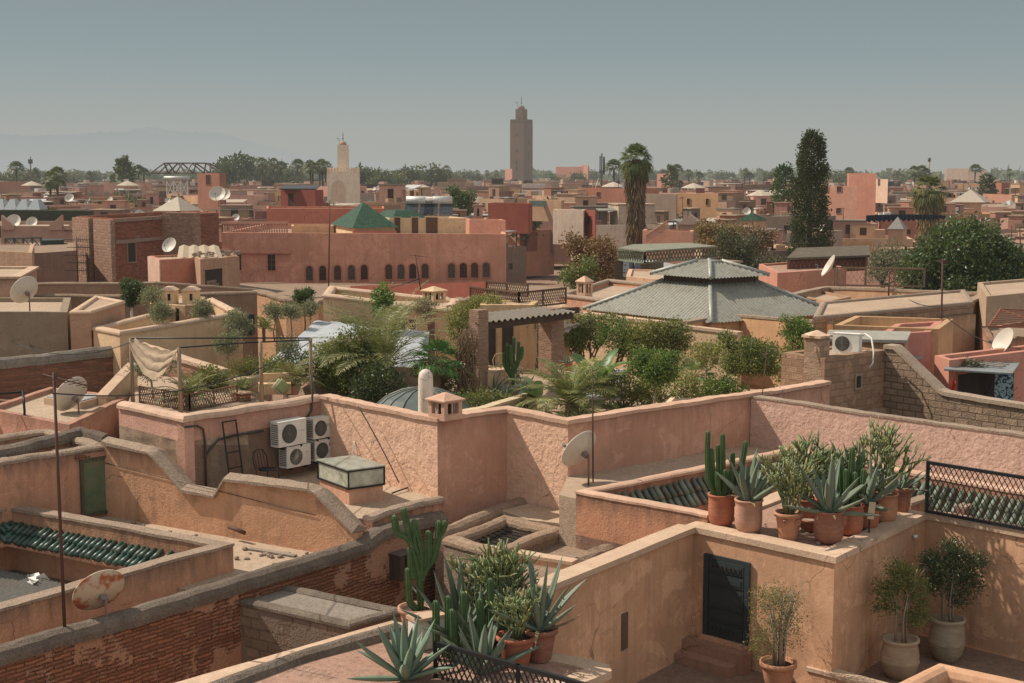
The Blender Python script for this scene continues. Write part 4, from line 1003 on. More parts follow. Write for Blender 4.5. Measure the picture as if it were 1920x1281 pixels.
# ---- stepped garden wall (W2) and the green door
def w2(px): return online(px, G(205, 965, 7.8), nrm2(sub2(G(590, 1032, 7.8), G(205, 965, 7.8))))
def ztop(px, py): p = w2(px); return 16 - (py - 325) / F * (p[1] * CP + 7 * SP) * 1.0
wp = [(205, 818), (290, 836), (300, 842), (352, 906), (412, 918), (432, 886), (590, 906), (605, 914), (672, 985)]
wzs = [16 + (at(px, py, w2(px)[1])[2] - 16) for px, py in wp]
w2t = thing('garden_wall', 'ochre garden wall whose mud-capped top steps down in a zigzag', 'wall', (*w2(205), 4))
wall_parts(w2t, [w2(px) for px, _ in wp], wzs, 4, .28, plaster((.52, .295, .18), .4, 1, .6, top=.7, patch=.35), (cope_gable, .1, .14), P_PALECOPE, step=.12, jit=.03, jz=.01, seed=11)
gd = nrm2(sub2(w2(205), G(0, 862, 9.55))); g0 = w2(205)
gh = thing('rooftop_shed', 'low ochre rooftop room with a faded green door and a crumbling edge', 'shed', (*g0, 4))
gw = add2(g0, gd, -4.2); gb = add2(gw, U, -3); gb2 = add2(g0, U, -3)
wall_parts(gh, [gw, g0, gb2, gb], [9.5, 9.57, 9.57, 9.5], 4, .3, P_OLD2, (cope_round, .02, .09), P_PALECOPE, step=.2, closed=True, jit=.02, jz=.03, seed=13, align=.15)
MB().prism(offset_ring(ccw([gw, g0, gb2, gb]), .15, True), 9.0, 9.35).build('roof', R_DUST, gh)
mb = MB(); rs_ = np.random.RandomState(5)
for i in range(50):
    p = add2(add2(g0, gd, -rs_.uniform(.2, 3.6)), U, -rs_.uniform(.1, .7)); s_ = rs_.uniform(.05, .17)
    mb.box((p[0], p[1], 9.37 + s_ * .3), (s_, s_ * .7, s_ * .6), rs_.uniform(0, 3))
mb.build('rubble', P_MUD, gh)
sD = 4.2 - door_s(178, add2(g0, gd, 0), gw) if 0 else None
a_, b_2 = gw, g0; L_ = 4.2
def gs(px): p = online(px, g0, gd); return 4.2 - sqrt((p[0] - g0[0]) ** 2 + (p[1] - g0[1]) ** 2)
sc_ = (gs(152) + gs(202)) / 2; wd_ = abs(gs(202) - gs(152)) - .05
opening(gh, gw, g0, sc_, 7.95, wd_, 1.27, paint((.1, .15, .08), .75, 0, .9, (.2, .17, .1), 3, .3, .42, .65), .1, .07, woodm((.1, .09, .06)), name='door', proud=.03)
lint = MB(); p = add2(gw, gd, sc_); lint.bar((p[0] - gd[0] * .5 + gd[1] * .04, p[1] - gd[1] * .5 - gd[0] * .04, 9.34), (p[0] + gd[0] * .42 + gd[1] * .04, p[1] + gd[1] * .42 - gd[0] * .04, 9.34), .1, .1); lint.build('lintel', P_BRICKRED, gh)
wall('parapet_wall', 'dark cracked mud parapet behind the green-door shed roof', [G(-40, 845, 9.65), G(40, 828, 9.7), G(150, 800, 9.75), G(200, 812, 9.65)], [9.6, 9.65, 9.75, 9.62], 7, .3, P_OLD2, (cope_round, .08, .2), P_DARKCOPE, step=.2, jit=.03, jz=.03)
# roof floor between the stepped wall and the brick wall
MB().prism([add2(w2(190), V, .1), add2(w2(660), V, .1), bw(790), bw(430), add2(Kr, kv, -1.5), add2(Kr, kd, -2), add2(Kc, V, .2)], 4, 7.8).build('roof_terrace', R_PALE)
tag(bpy.data.objects['roof_terrace'], 'sunlit cream cement roof strip between the stepped ochre wall and the brick wall', 'roof')

t = thing('wire', 'thin black wire running along the face of the stepped ochre wall', 'wire', (*w2(300), 8.6)); wd2 = nrm2(sub2(w2(590), w2(205))); wn = (wd2[1], -wd2[0])
def wq(px, py): q = w2(px); q = (q[0] + wn[0] * .16, q[1] + wn[1] * .16); return (q[0], q[1], at(px, py, q[1])[2])
MB().tube([wq(206, 868), wq(300, 892), wq(440, 926), wq(560, 957), wq(600, 966)], .008, 5).build('wire_run', IRON, t)

# ---- bits and pieces lying about on the roofs
st = thing('loose_stone', 'x', 'stone'); MB().lathe([(.02, 0), (.07, .015), (.08, .04), (.05, .075), (.001, .085)], 7, smooth=False).build('stone_body', P_PALECOPE, st); STN = Kind(st); rs_ = np.random.RandomState(31)
for k in range(34):
    f = rs_.uniform(0, 1); q = mix2(w2(230), w2(600), f); q = (q[0] + wn[0] * rs_.uniform(.2, 1.6), q[1] + wn[1] * rs_.uniform(.2, 1.6)); STN.put((q[0], q[1], 7.8), rs_.uniform(0, 6), (rs_.uniform(.4, 1.3), rs_.uniform(.4, 1), rs_.uniform(.4, 1)), 'small loose stone lying on the sunlit roof strip below the stepped wall', 'loose stones on the roof strip')
for k in range(30):
    q = mix2(mix2(A, B, rs_.uniform(.1, .9)), mix2(Dp, C, rs_.uniform(.1, .9)), rs_.uniform(.15, .9)); STN.put((q[0], q[1], 8.94), rs_.uniform(0, 6), (rs_.uniform(.3, .8),) * 3, 'small pebble scattered between the pots on the upper terrace', 'pebbles between the terrace pots')
q = mix2(w2(470), w2(590), .3); q = (q[0] + wn[0] * .7, q[1] + wn[1] * .7); t = thing('plank', 'grey plank lying on the sunlit roof strip', 'plank', (*q, 7.8)); MB().bar((q[0], q[1], 7.83), (q[0] + 1.1, q[1] - .6, 7.83), .14, .03).build('plank_body', woodm((.3, .25, .2)), t)
q = add2(w2(445), wn, .3); t = thing('spout', 'dark metal spout sticking out beside the courtyard corner', 'pipe', (*q, 8.0)); MB().tube([(*q, 8.1), (q[0] + .2, q[1] - .15, 8.08), (q[0] + .4, q[1] - .3, 8.04)], .05, 8).build('pipe', RUSTIRON, t)

def cable(label, a, b_, sag, r=.012, m=None):
    P_ = [tuple(np.array(a) + (np.array(b_) - np.array(a)) * k + np.array((0, 0, -4 * sag * k * (1 - k)))) for k in np.linspace(0, 1, 12)]
    t = thing('wire', label, 'wire', a); MB().tube(P_, r, 5).build('wire_run', m or IRON, t)
# ================================================================== MIDDLE GROUND
# ---- riad terrace: the long stuccoed garden wall
a0, a1, b1, c1, d1 = G(600, 745, 10.3), G(820, 788, 10.3), G(950, 771, 10.3), G(1065, 791, 10.3), G(1556, 719, 10.3)
rt = thing('riad_terrace', 'roof garden enclosed by rough pink stucco walls with a zigzag outline in the middle', 'terrace', (*a1, 6))
P_SMOOTHPK = plaster((.50, .285, .205), .25, 1, .5, top=.4, var=1.5); P_CAPG = plaster((.50, .33, .24), .4, 1, .3)
for nm, pp, mm in (('rough_wall', [a0, a1], P_ROUGH), ('smooth_wall', [a1, b1], P_SMOOTHPK), ('rough_wall', [b1, c1], P_ROUGH), ('smooth_wall', [c1, d1], P_SMOOTHPK)):
    dd = nrm2(sub2(pp[1], pp[0]))
    wall_parts(rt, [add2(pp[0], dd, .0), add2(pp[1], dd, -.0)], 10.3, 6, .26, mm, None, None, step=.5, jit=.01, jz=.01, align=.13, name=nm)
mb = MB(); v, f = sweep([a0, a1, b1, c1, d1], [10.27] * 5, cope_flat(.3, .03, .08), .16, False, .02, .022, 3, .13); mb.add(v, f); mb.build('coping', P_CAPG, rt)
gfl = [a0, a1, b1, c1, d1, add2(d1, V, 4), add2(d1, (-.6, .8), 16), add2(a0, (-.3, .95), 15), add2(a0, V, 2)]
MB().prism(offset_ring(ccw(gfl), .1, True), 5.5, 9.25).build('terrace_floor', dusty((.40, .27, .19), (.46, .33, .24)), rt)
# ---- pink wall at right
pk0 = online(1418, c1, nrm2(sub2(d1, c1))); pkd = nrm2(sub2(G(1920, 808, 10.26), pk0))
wall('pink_wall', 'long pale pink stucco wall dropping to the right behind the terrace pots', [pk0, add2(pk0, pkd, 6.2), add2(pk0, pkd, 12)], [10.27, 10.22, 10.2], 6, .28, P_PINKR, (cope_flat, .02, .04), P_PALECOPE, step=.25, jit=.02, jz=.016, align=-.14)
_e0, _e3 = G(1080, 918, 9.2), G(1482, 838, 9.2)
MB().prism([c1, pk0, add2(pk0, pkd, 12), add2(_e3, nrm2((.66, -.75)), 8), _e3, _e0, add2(_e0, U, -.5)], 5, 9.0).build('low_roof', R_DUST)
tag(bpy.data.objects['low_roof'], 'dusty roof strip at the foot of the pink and tan stucco walls', 'roof')
# ---- sunken court with pale green tile eaves (right of centre)
e0, e1, e3 = G(1080, 918, 9.2), G(1327, 963, 9.2), G(1482, 838, 9.2)
e4 = add2(e3, nrm2((.66, -.75)), 8)
ec = thing('sunken_court', 'sunken roof court with a pale green barrel-tile eave behind the succulent pots', 'court', (*e0, 5))
P_RED2 = plaster((.47, .24, .15), .4, 1, .5, top=.8)
wall_parts(ec, [e1, e0, e3, e4], 9.2, 5, .24, P_RED2, (cope_round, .02, .06), P_CAPG, step=.22, jit=.012, jz=.012, seed=21, align=-.12)
fl = ccw([e1, e0, e3, e4, add2(add2(C, U, 9), V, .45), add2(C, V, .45), add2(Dp, V, .15)])
MB().prism(fl, 5, 8.2).build('court_floor', R_PINK, ec)
ev = nrm2(sub2(e3, e0)); eu = (ev[1], -ev[0])
half_tiles(ec, add2(add2(e0, ev, .5), eu, .27), add2(add2(e3, ev, -.2), eu, .27), 8.98, eu, PALETILE, .2, .42, .5, .07, seed=31)
e4d = nrm2(sub2(e4, e3)); en = (-ev[0], -ev[1])
half_tiles(ec, add2(add2(e3, e4d, .3), en, .25), add2(add2(e4, e4d, -.3), en, .25), 8.98, en, tilem((.11, .145, .1), (.24, .2, .14), .55), .2, .42, .5, .07, seed=32)
for a_, b_2, dr in ((add2(add2(e0, ev, .1), eu, .2), add2(e3, eu, .2), eu), (add2(e3, en, .2), add2(e4, en, .2), en)):
    mb = MB(); a2, b2 = add2(a_, dr, .42), add2(b_2, dr, .42)
    mb.add([(*a_, 8.92), (*b_2, 8.92), (*b2, 8.4), (*a2, 8.4), (*a_, 8.3), (*b_2, 8.3), (*b2, 8.3), (*a2, 8.3)], [(0, 1, 2, 3), (7, 6, 5, 4), (3, 2, 6, 7), (0, 4, 5, 1), (0, 3, 7, 4), (1, 5, 6, 2)]); mb.build('eave', P_OLD2, ec)
for px, py, L_, lab in ((1700, 942, 3.2, 'red low wall slanting back behind the trellis railing, nearer of two'), (1800, 950, 2.8, 'red low wall slanting back behind the trellis railing, farther right of two')):
    p = G(px, py, 8.75); wall('low_wall', lab, [p, add2(p, V, L_)], 8.75, 5, .22, P_RED2, (cope_flat, .02, .06), P_PALECOPE, step=.3)
# ---- mud roof with the square light well
mr_ = thing('mud_roof_house', 'old mud-roofed house with a square open light well in the centre foreground', 'house', (*G(960, 1000, 5), 5))
m0, m1, m2, m3 = G(832, 1022, 8.0), G(838, 985, 8.0), G(1079, 915, 8.0), G(1290, 990, 8.0)
MB().prism(ccw([G(836, 1000, 8.0), G(1075, 912, 8.0), G(1320, 965, 8.0), A, add2(A, V, -3.0), add2(G(880, 1022, 8), U, .2)]), 4, 7.9).build('roof', P_MUD, mr_)
wall_parts(mr_, [G(826, 990, 8.25), G(893, 962, 8.25), G(985, 932, 8.25), G(1079, 905, 8.25)], [8.2, 8.25, 8.27, 8.27], 5, .3, P_MUD, (cope_round, .05, .2), P_MUD, step=.14, jit=.03, jz=.03, seed=41, name='curb')
sq = ccw([G(833, 1008, 8.2), G(944, 965, 8.2), G(1058, 990, 8.2), G(935, 1036, 8.2)])
wall_parts(mr_, offset_ring(sq, .14, True), 8.22, 6.5, .3, P_MUD, (cope_round, .03, .14), dusty((.31, .21, .145), (.40, .28, .2), 1.5, .9), step=.12, closed=True, jit=.03, jz=.02, seed=43, name='light_well_rim')
MB().prism(offset_ring(sq, .3, True), 7.9, 7.93).build('light_well_shade', DARKGAP, mr_)  # near-black slab painted in for the shade down in the well
mb = MB(); ii = offset_ring(sq, .3, True)
for k in range(1, 9):
    p, q = mix2(ii[0], ii[1], k / 9), mix2(ii[3], ii[2], k / 9); mb.bar((*p, 8.02), (*q, 8.02), .02)
mb.build('grille', IRON, mr_)
MB().prism(ccw([G(940, 948, 8.3), G(1076, 914, 8.3), G(1078, 962, 8.3), G(1052, 972, 8.3), G(990, 965, 8.3)]), 7, 8.18).build('raised_roof', R_PALE, mr_)
wall_parts(mr_, [G(1068, 975, 8.1), G(1140, 985, 8.1), G(1245, 1000, 8.1)], [8.25, 8.2, 8.2], 6, .3, P_MUD, (cope_round, .04, .16), P_MUD, step=.12, jit=.04, jz=.04, seed=45, name='broken_wall')
wall_parts(mr_, [G(1250, 985, 8.1), G(1160, 1018, 8.1), G(1085, 1046, 8.1)], [8.3, 8.15, 8.1], 6, .3, P_MUD, (cope_round, .05, .18), P_MUD, step=.12, jit=.05, jz=.05, seed=46, name='broken_wall')
tw0, tw1 = G(838, 1014, 8.1), G(1078, 1050, 8.1)
wall('garden_wall', 'smooth tan wall standing behind the tall euphorbia and agaves', [tw0, tw1], 8.1, 5, .24, P_TAN, (cope_flat, .02, .06), P_CAP, step=.4)
t = thing('cable', 'black hose lying along the broken mud wall', 'hose', G3(1180, 980, 8.3))
MB().tube([G3(1118, 984, 8.3), G3(1150, 981, 8.34), G3(1190, 980, 8.32), G3(1232, 988, 8.25)], .03, 6).build('hose', IRON, t)
# white dish with mast by the wall
p = G3(1088, 905, 9.05); dish = Kind(dish_kind('satellite_dish', 'large cream satellite dish at the foot of the stucco wall in the centre', DISHM, .5))
dish.put((p[0] + .1, p[1], 9.0), radians(134), .98)
tv_mast('antenna_mast', 'thin dark mast rising from behind the centre satellite dish past the palm', G3(1112, 905, 9.05), 2.6, RUSTIRON, False, .018, (-.03, 0))
tv_mast('antenna_mast', 'thin leaning mast at the corner of tan and pink walls', G3(1417, 850, 8.75), 2.75, RUSTIRON, False, .012, (.28, .2))
# ---- building with the air conditioners
k0, k1 = G(345, 786, 10.3), G(600, 745, 10.3); kl = G(222, 757, 10.3); kdv = nrm2(sub2(k1, k0)); kn = (kdv[1], -kdv[0])
ah = thing('terrace_house', 'pink house with a roof terrace of posts and palms, air conditioners on its wall', 'house', (*k0, 6))
P_LITPK = plaster((.53, .31, .24), .45, 1, .35, top=.2)  # side wall's pink painted lighter, as lit, than the shaded back wall
wall_parts(ah, [k0, k1], 10.3, 6, .26, plaster((.46, .26, .19), .5, 1, .4, top=.3), None, None, step=.5, align=.13, name='back_wall')
wall_parts(ah, [kl, k0], 10.3, 6, .26, P_LITPK, None, None, step=.4, align=.13, name='side_wall')
mb = MB(); v, f = sweep([kl, k0, k1], [10.25] * 3, cope_round(.28, .05, .12), .3, False, .02, .02, 5, .13); mb.add(v, f); mb.build('coping', plaster((.50, .35, .26), .4), ah)
MB().prism([kl, k0, k1, add2(k1, (-.55, .83), 9), add2(kl, (-.2, .97), 9)], 6, 9.75).build('roof', dusty((.42, .29, .2), (.48, .36, .27)), ah)
yd = [k0, k1, a1, G(825, 935, 8.5), G(690, 968, 8.5), add2(w2(575), V, .2), add2(w2(300), V, .2)]
MB().prism(yd, 4, 8.45).build('yard_roof', R_PALE); tag(bpy.data.objects['yard_roof'], 'sunlit cement yard roof below the air conditioners, holding the glass skylight', 'roof')
wall('low_wall', 'low mud curb at the right end of the yard roof by the stepped wall', [G(690, 968, 8.6), G(740, 950, 8.65), G(826, 932, 8.65)], [8.62, 8.65, 8.68], 6, .25, P_OLD2, (cope_round, .04, .1), P_PALECOPE, step=.15, jit=.02, jz=.02)
def aclabel(): pass
def ac_unit(label, loc, rz, w, h, spokes, logo=None):
    t = thing('air_conditioner', label, 'air conditioner', loc, 'air conditioner units on the roofs')
    dpt = .3; z = h / 2
    def X(mb): return mb.xf(loc, rz)
    X(MB().box((0, 0, z), (w, dpt, h)).box((0, 0, h + .006), (w + .012, dpt + .012, .012))).build('casing', WHITE, t)
    r = h * .36; cx_ = -w * .12
    mb = MB().lathe([(r * 1.06, 0), (r * 1.06, .018), (r, .018), (r, .004), (.001, .003)], 28); mb.xf((0, 0, 0), 0, 1, radians(90)); mb.xf((cx_, -dpt / 2 - .001, z)); X(mb); g = mb.build('fan_opening', paint((.1, .1, .085), .6), t)
    mb = MB()
    if spokes:
        for k in range(18):
            a = k * pi / 9; mb.bar((cx_ + cos(a) * r * .22, -dpt / 2 - .02, z + sin(a) * r * .22), (cx_ + cos(a + .35) * r, -dpt / 2 - .02, z + sin(a + .35) * r), .02, .008)
        mb.add(*[(np.array([(cx_ + cos(k * pi / 6) * r * .24, -dpt / 2 - .024, z + sin(k * pi / 6) * r * .24) for k in range(12)])), [tuple(range(12))]])
        gm = paint((.42, .38, .3), .6)
    else:
        for k in range(1, 7):
            rr = r * k / 7; P_ = [(cx_ + cos(a) * rr, -dpt / 2 - .02, z + sin(a) * rr) for a in np.linspace(0, 2 * pi, 21)]
            mb.tube(P_, .005, 4, cap=False)
        for k in range(4):
            a = k * pi / 4; mb.bar((cx_ - cos(a) * r, -dpt / 2 - .022, z - sin(a) * r), (cx_ + cos(a) * r, -dpt / 2 - .022, z + sin(a) * r), .012, .006)
        gm = paint((.2, .2, .17), .6)
    X(mb).build('grille', gm, g)
    mb = MB()
    for k in range(10): mb.box((-w / 2 - .004, 0, h * (.12 + k * .085)), (.014, dpt * .8, h * .045))
    X(mb).build('side_louvres', paint((.16, .15, .13), .6), t)
    mb = MB().box((-w * .3, 0, -.03), (.05, dpt * 1.1, .06)).box((w * .3, 0, -.03), (.05, dpt * 1.1, .06)); X(mb).build('bracket', IRON, t)
    if logo:
        cu = bpy.data.curves.new('lettering', 'FONT'); cu.body = logo[0]; cu.size = logo[1]; cu.align_x = 'CENTER'; cu.extrude = .002
        tmp = bpy.data.objects.new('lettering', cu); COL.objects.link(tmp); bpy.context.view_layer.update()
        me = bpy.data.meshes.new_from_object(tmp.evaluated_get(bpy.context.evaluated_depsgraph_get())); bpy.data.objects.remove(tmp)
        o = bpy.data.objects.new('lettering', me); COL.objects.link(o); o.parent = t; me.materials.append(paint(logo[2], .5))
        q = np.array((w * .34, -dpt / 2 - .004, h * logo[3])); ca, sa = cos(rz), sin(rz)
        o.location = (q[0] * ca - q[1] * sa, q[0] * sa + q[1] * ca, q[2]); o.rotation_euler = (pi / 2, 0, rz)
    return t
acrz = atan2(kdv[1], kdv[0])
def acp(px, z, o=.3): p = online(px, k0, kdv); return (p[0] + kn[0] * o, p[1] + kn[1] * o, z)
ac_unit('wide white air conditioner at upper left of the four on the pink wall', acp(527, 9.3), acrz, .9, .62, False, ('Panasonic'[:0] or '═══', .06, (.2, .2, .2), .52))
ac_unit('white air conditioner with a spoked fan, lower left of the four on the pink wall', acp(538, 8.74), acrz, .78, .52, True, ('LG', .07, (.4, .37, .33), .6))
ac_unit('white air conditioner at upper right of the four on the pink wall', acp(586, 9.33, .25), acrz, .62, .52, False, ('LG', .1, (.25, .22, .2), .55))
ac_unit('white air conditioner at lower right of the four, with a red round logo', acp(588, 8.76, .25), acrz, .62, .52, False, ('LG', .1, (.3, .24, .22), .36))
p = acp(588, 8.76, .25); q = np.array(p) + np.array((kdv[0], kdv[1], 0)) * .62 * .34 + np.array((kn[0], kn[1], 0)) * .155
last = [o for o in bpy.data.objects if o.name.startswith('air_conditioner') and o.parent is None][-1]
mb = MB().lathe([(.05, 0), (.05, .006), (.001, .006)], 20).xf((0, 0, 0), 0, 1, radians(90)).xf(tuple(q + np.array((0, 0, .38))), acrz); mb.build('logo_badge', paint((.35, .09, .09), .5), last)
t = thing('ladder', 'thin black iron ladder leaning on the pink wall left of the air conditioners', 'ladder', acp(427, 8.5, .3))
mb = MB()
for s_ in (413, 438): mb.bar(acp(s_ + 2, 8.45, .35), acp(s_, 10.12, .12), .035)
for k in range(5):
    f_ = .1 + k * .222; mb.bar(mix2(acp(415, 8.45, .35), acp(413, 10.12, .12), f_), mix2(acp(440, 8.45, .35), acp(438, 10.12, .12), f_), .028)
mb.build('ladder_frame', IRON, t)
t = thing('cable', 'dark cable bundle sagging along the pink wall to the air conditioners', 'cable', acp(380, 8.5, .05))
mb = MB().tube([acp(346, 10.12, .04), acp(370, 10.1, .04), acp(381, 10.0, .04), acp(384, 9.7, .04), acp(384, 8.5, .04)], .025, 6)
mb.tube([acp(384, 9.36, .05), acp(397, 9.55, .05), acp(408, 9.68, .06), acp(440, 9.72, .06), acp(492, 9.7, .06)], .028, 6)
mb.tube([acp(572, 9.8, .05), acp(583, 10.0, .05), acp(585, 10.4, .05), acp(588, 10.9, -.05)], .03, 6)
mb.build('cable_run', paint((.06, .055, .045), .7), t)
def wire_chair(label, p, rz, m):
    t = thing('chair', label, 'chair', p); mb = MB()
    for x in (-.2, .2):
        for y in (-.18, .18): mb.tube([(x * 1.1, y * 1.1, 0), (x, y, .22), (x, y, .44)], .012, 5)
    mb.xf(p, rz); mb.build('legs', m, t)
    MB().lathe([(.23, .43), (.23, .455), (.001, .46)], 16).xf(p, rz).build('seat', m, t)
    mb = MB(); P_ = [(-.22, .18, .44), (-.24, .24, .7), (-.16, .28, .86), (0, .3, .9), (.16, .28, .86), (.24, .24, .7), (.22, .18, .44)]
    mb.tube(P_, .014, 6)
    for k in range(4): mb.tube([(-.15 + .1 * k, .2, .45), (-.15 + .1 * k, .26, .68), (-.13 + .09 * k, .285, .87)], .008, 5)
    mb.xf(p, rz); mb.build('backrest', m, t); return t
wire_chair('dark wire chair in the shade of the pink wall left of the air conditioners', acp(466, 8.46, .7), 1.0, IRON)
wire_chair('pale wire chair between the right air conditioners and the glass skylight', G3(642, 893, 8.47), -1.2, WHITE)
# glass skylight box
sk4 = [G(655, 941, 8.9), G(718, 918, 8.9), G(658, 903, 8.9)]
s_f, s_r, s_l = G(655, 941, 8.47), G(719, 939, 8.47), None
s0_ = G(655, 946, 8.47); s1_ = G(718, 937, 8.47); s2_ = G(600, 925, 8.47)
sq_ = para(s2_, s0_, s1_); st_ = thing('skylight', 'glass box skylight with thin black frame on the yard roof', 'skylight', (*s0_, 8.47))
MB().prism(ccw(sq_), 8.4, 8.82).build('base', plaster((.5, .29, .2), .35), st_)
sq2 = offset_ring(ccw(sq_), -.03, True); mb = MB()
for i in range(4):
    p, q = sq2[i], sq2[(i + 1) % 4]; mb.bar((*p, 8.84), (*q, 8.84), .04); mb.bar((*p, 9.24), (*q, 9.24), .035); mb.bar((*p, 8.84), (*p, 9.24), .035)
mb.build('frame', IRON, st_); sq3 = offset_ring(ccw(sq_), -.02, True)
gl = glassy((.42, .42, .34), .15)
MB().prism(offset_ring(sq2, -.02, True), 9.26, 9.285).build('glass_top', glassy((.28, .29, .24), .25), st_)
for i in range(4):
    p, q = sq3[i], sq3[(i + 1) % 4]; MB().add([(*p, 8.86), (*q, 8.86), (*q, 9.22), (*p, 9.22)], [(0, 1, 2, 3)]).build('glass_side', gl, st_)
# ---- left: low pink house with glazed hatch, dish, clutter
lh = [G(55, 748, 9.7), G(95, 770, 9.7), G(248, 742, 9.7)]
lhp = [G(50, 742, 9.8), G(222, 775, 9.8), G(262, 752, 9.8), G(110, 722, 9.8)]
house('small_house', 'low pink house with a pale glazed roof hatch behind the tall mast', [G(-30, 770, 9.6), G(130, 800, 9.6), G(240, 748, 9.6), G(95, 728, 9.6)], 9.65, 6, plaster((.50, .275, .2), .5, 1, .5, top=.4), R_PALE, par=.12, th=.2, step=.3, jit=.015, jz=.015)
hq = [G(82, 744, 9.75), G(150, 753, 9.75), G(196, 741, 9.75), G(128, 733, 9.75)]
t = thing('roof_hatch', 'pale blue-grey glazed roof hatch in two panels on the low pink house', 'hatch', (*hq[0], 9.5))
MB().prism(ccw(hq), 9.5, 9.72).build('base', P_CAP, t); MB().prism(offset_ring(ccw(hq), .06, True), 9.7, 9.75).build('glass', metalsheet((.36, .38, .37), .15), t)
mb = MB(); mb.bar((*mix2(hq[0], hq[1], .5), 9.77), (*mix2(hq[3], hq[2], .5), 9.77), .05); mb.build('glazing_bar', RUSTIRON, t)
p = G3(142, 806, 9.1); dish.put((p[0], p[1] + .05, 9.15), radians(146), (1.05, 1.05, 1.1), 'tall white satellite dish on a red pole beside the far-left aerial mast')
tg = thing('pipe_frame', 'dark iron pipe goalpost standing on the far-left roofs', 'frame', G3(46, 800, 9.2))
mb = MB().tube([G3(46, 806, 9.2), G3(46, 770, 9.2 + .6), (G3(46, 806, 9.2)[0], G3(46, 806, 9.2)[1], 10.25)], .035, 6); q = G3(46, 806, 9.2)
mb.tube([(q[0], q[1], 10.22), (q[0] - 1, q[1] - .5, 10.2), (q[0] - 2.2, q[1] - 1, 10.2)], .03, 6); mb.build('pipes', IRON, tg)
house('small_house', 'patched red and cream house at the left edge below the long brick wall', [G(-60, 800, 9.3), G(45, 792, 9.3), G(80, 752, 9.3), G(-20, 752, 9.3)], 9.35, 6, P_OLD2, R_PALE, par=.15, th=.2, step=.25, jit=.03, jz=.03)
# long brick wall + stepped brick gable
wl0, wl1 = G(-260, 690, 10.5), G(238, 648, 10.5)
wall('brick_wall', 'long old red brick wall with a grey cement top on the left', [wl0, mix2(wl0, wl1, .5), wl1], [10.5, 10.47, 10.52], 7, .3, masonry((.27, .125, .08), (.25, .155, .105), .5, .1, .015, .9, .12, .5, .3, (.3, .19, .13), .66), (cope_round, .05, .3), dusty((.2, .17, .135), (.28, .24, .2)), step=.3, jit=.02, jz=.03)
g0_ = G(240, 640, 10.55); g1_ = G(460, 690, 9.95)
sg = [wl1, add2(wl1, (.75, -.66), 1.0), add2(wl1, (.75, -.66), 2.2), add2(wl1, (.75, -.66), 5.0)]
wall('brick_wall', 'sunlit rough brick wall sloping down to the right behind the fabric canopy', sg, [at(240, 632, sg[0][1])[2], zat(648, sg[1][1]), zat(660, sg[2][1]), zat(692, sg[3][1])], 7, .3, masonry((.45, .24, .16), (.42, .27, .185), .3, .1, .02, 1.2, .15, .4, .3), (cope_flat, .05, .1), P_CAP, step=.25, jit=.02, jz=.02)
wc0 = G(205, 768, 9.6)
wall('gable_wall', 'cream gable wall rising to the right between the pink house and the canopy posts', [G(190, 722, 10.1), G(250, 702, 10.1)], [9.8, 10.45], 7, .25, plaster(CREAM, .3), (cope_flat, .04, .08), P_CAP, step=.4)
# ---- posts with draped canvas
POSTM = woodm((.30, .22, .15)); posts = []
for i, (px, py0, py1, lab) in enumerate(((249, 752, 634, 'left rear wooden canopy post carrying the draped canvas'), (339, 775, 652, 'front wooden canopy post beside the palm, carrying the draped canvas'), (491, 758, 640, 'thin canopy post left of the striped awning end'), (584, 742, 634, 'right canopy post at the corner above the air conditioners'))):
    b = G(px, py0, 9.8); zt = zat(py1, b[1]); zt = at(px, py1, b[1])[2]; posts.append((b, zt))
    t = thing('canopy_post', lab, 'post', (*b, 9.75), 'canopy posts'); MB().tube([(*b, 9.75), (*b, (zt + 9.75) / 2), (*b, zt)], [.06, .055, .05], 8).build('post', POSTM, t)
t = thing('canopy_rail', 'two thin dark poles joining the canopy post tops', 'rail', (*posts[0][0], posts[0][1]))
mb = MB().tube([(*posts[0][0], posts[0][1]), mix2((*posts[0][0], posts[0][1]), (*posts[3][0], posts[3][1]), .5), (*posts[3][0], posts[3][1])], .022, 6)
mb.build('pole', IRON, t); mb = MB().tube([(*posts[1][0], posts[1][1]), mix2((*posts[1][0], posts[1][1]), (*posts[3][0], posts[3][1]), .5), (*posts[3][0], posts[3][1] - .05)], .022, 6); mb.build('pole', IRON, t)
# draped canvas between first two posts
P0 = np.array((*posts[0][0], posts[0][1])); P1 = np.array((*posts[1][0], posts[1][1])); nu, nv = 36, 16; Vv = []
bk_ = np.array((.5, .6, .05))
for j in range(nv + 1):
    for i in range(nu + 1):
        s_, r_ = i / nu, j / nv
        p = P0 + (P1 - P0) * s_; sag = 4 * s_ * (1 - s_)
        off = bk_ * (.12 - r_ * .25) * 1.0
        z = -sag * (.22 + .62 * r_) - .06 * r_ + .045 * sin(r_ * 21 + s_ * 4) * (.3 + sag) + .02 * sin(s_ * 30 + r_ * 7)
        Vv.append(p + off + np.array((.05 * sin(r_ * 17) * sag, 0, z)))
ff = [(j * (nu + 1) + i, j * (nu + 1) + i + 1, (j + 1) * (nu + 1) + i + 1, (j + 1) * (nu + 1) + i) for j in range(nv) for i in range(nu)]
o = MB().add(np.array(Vv), ff, True).build('canvas_drape', clothm((.5, .39, .28), .2)); tag(o, 'beige canvas sagging in folds between the two left canopy posts', 'canvas')
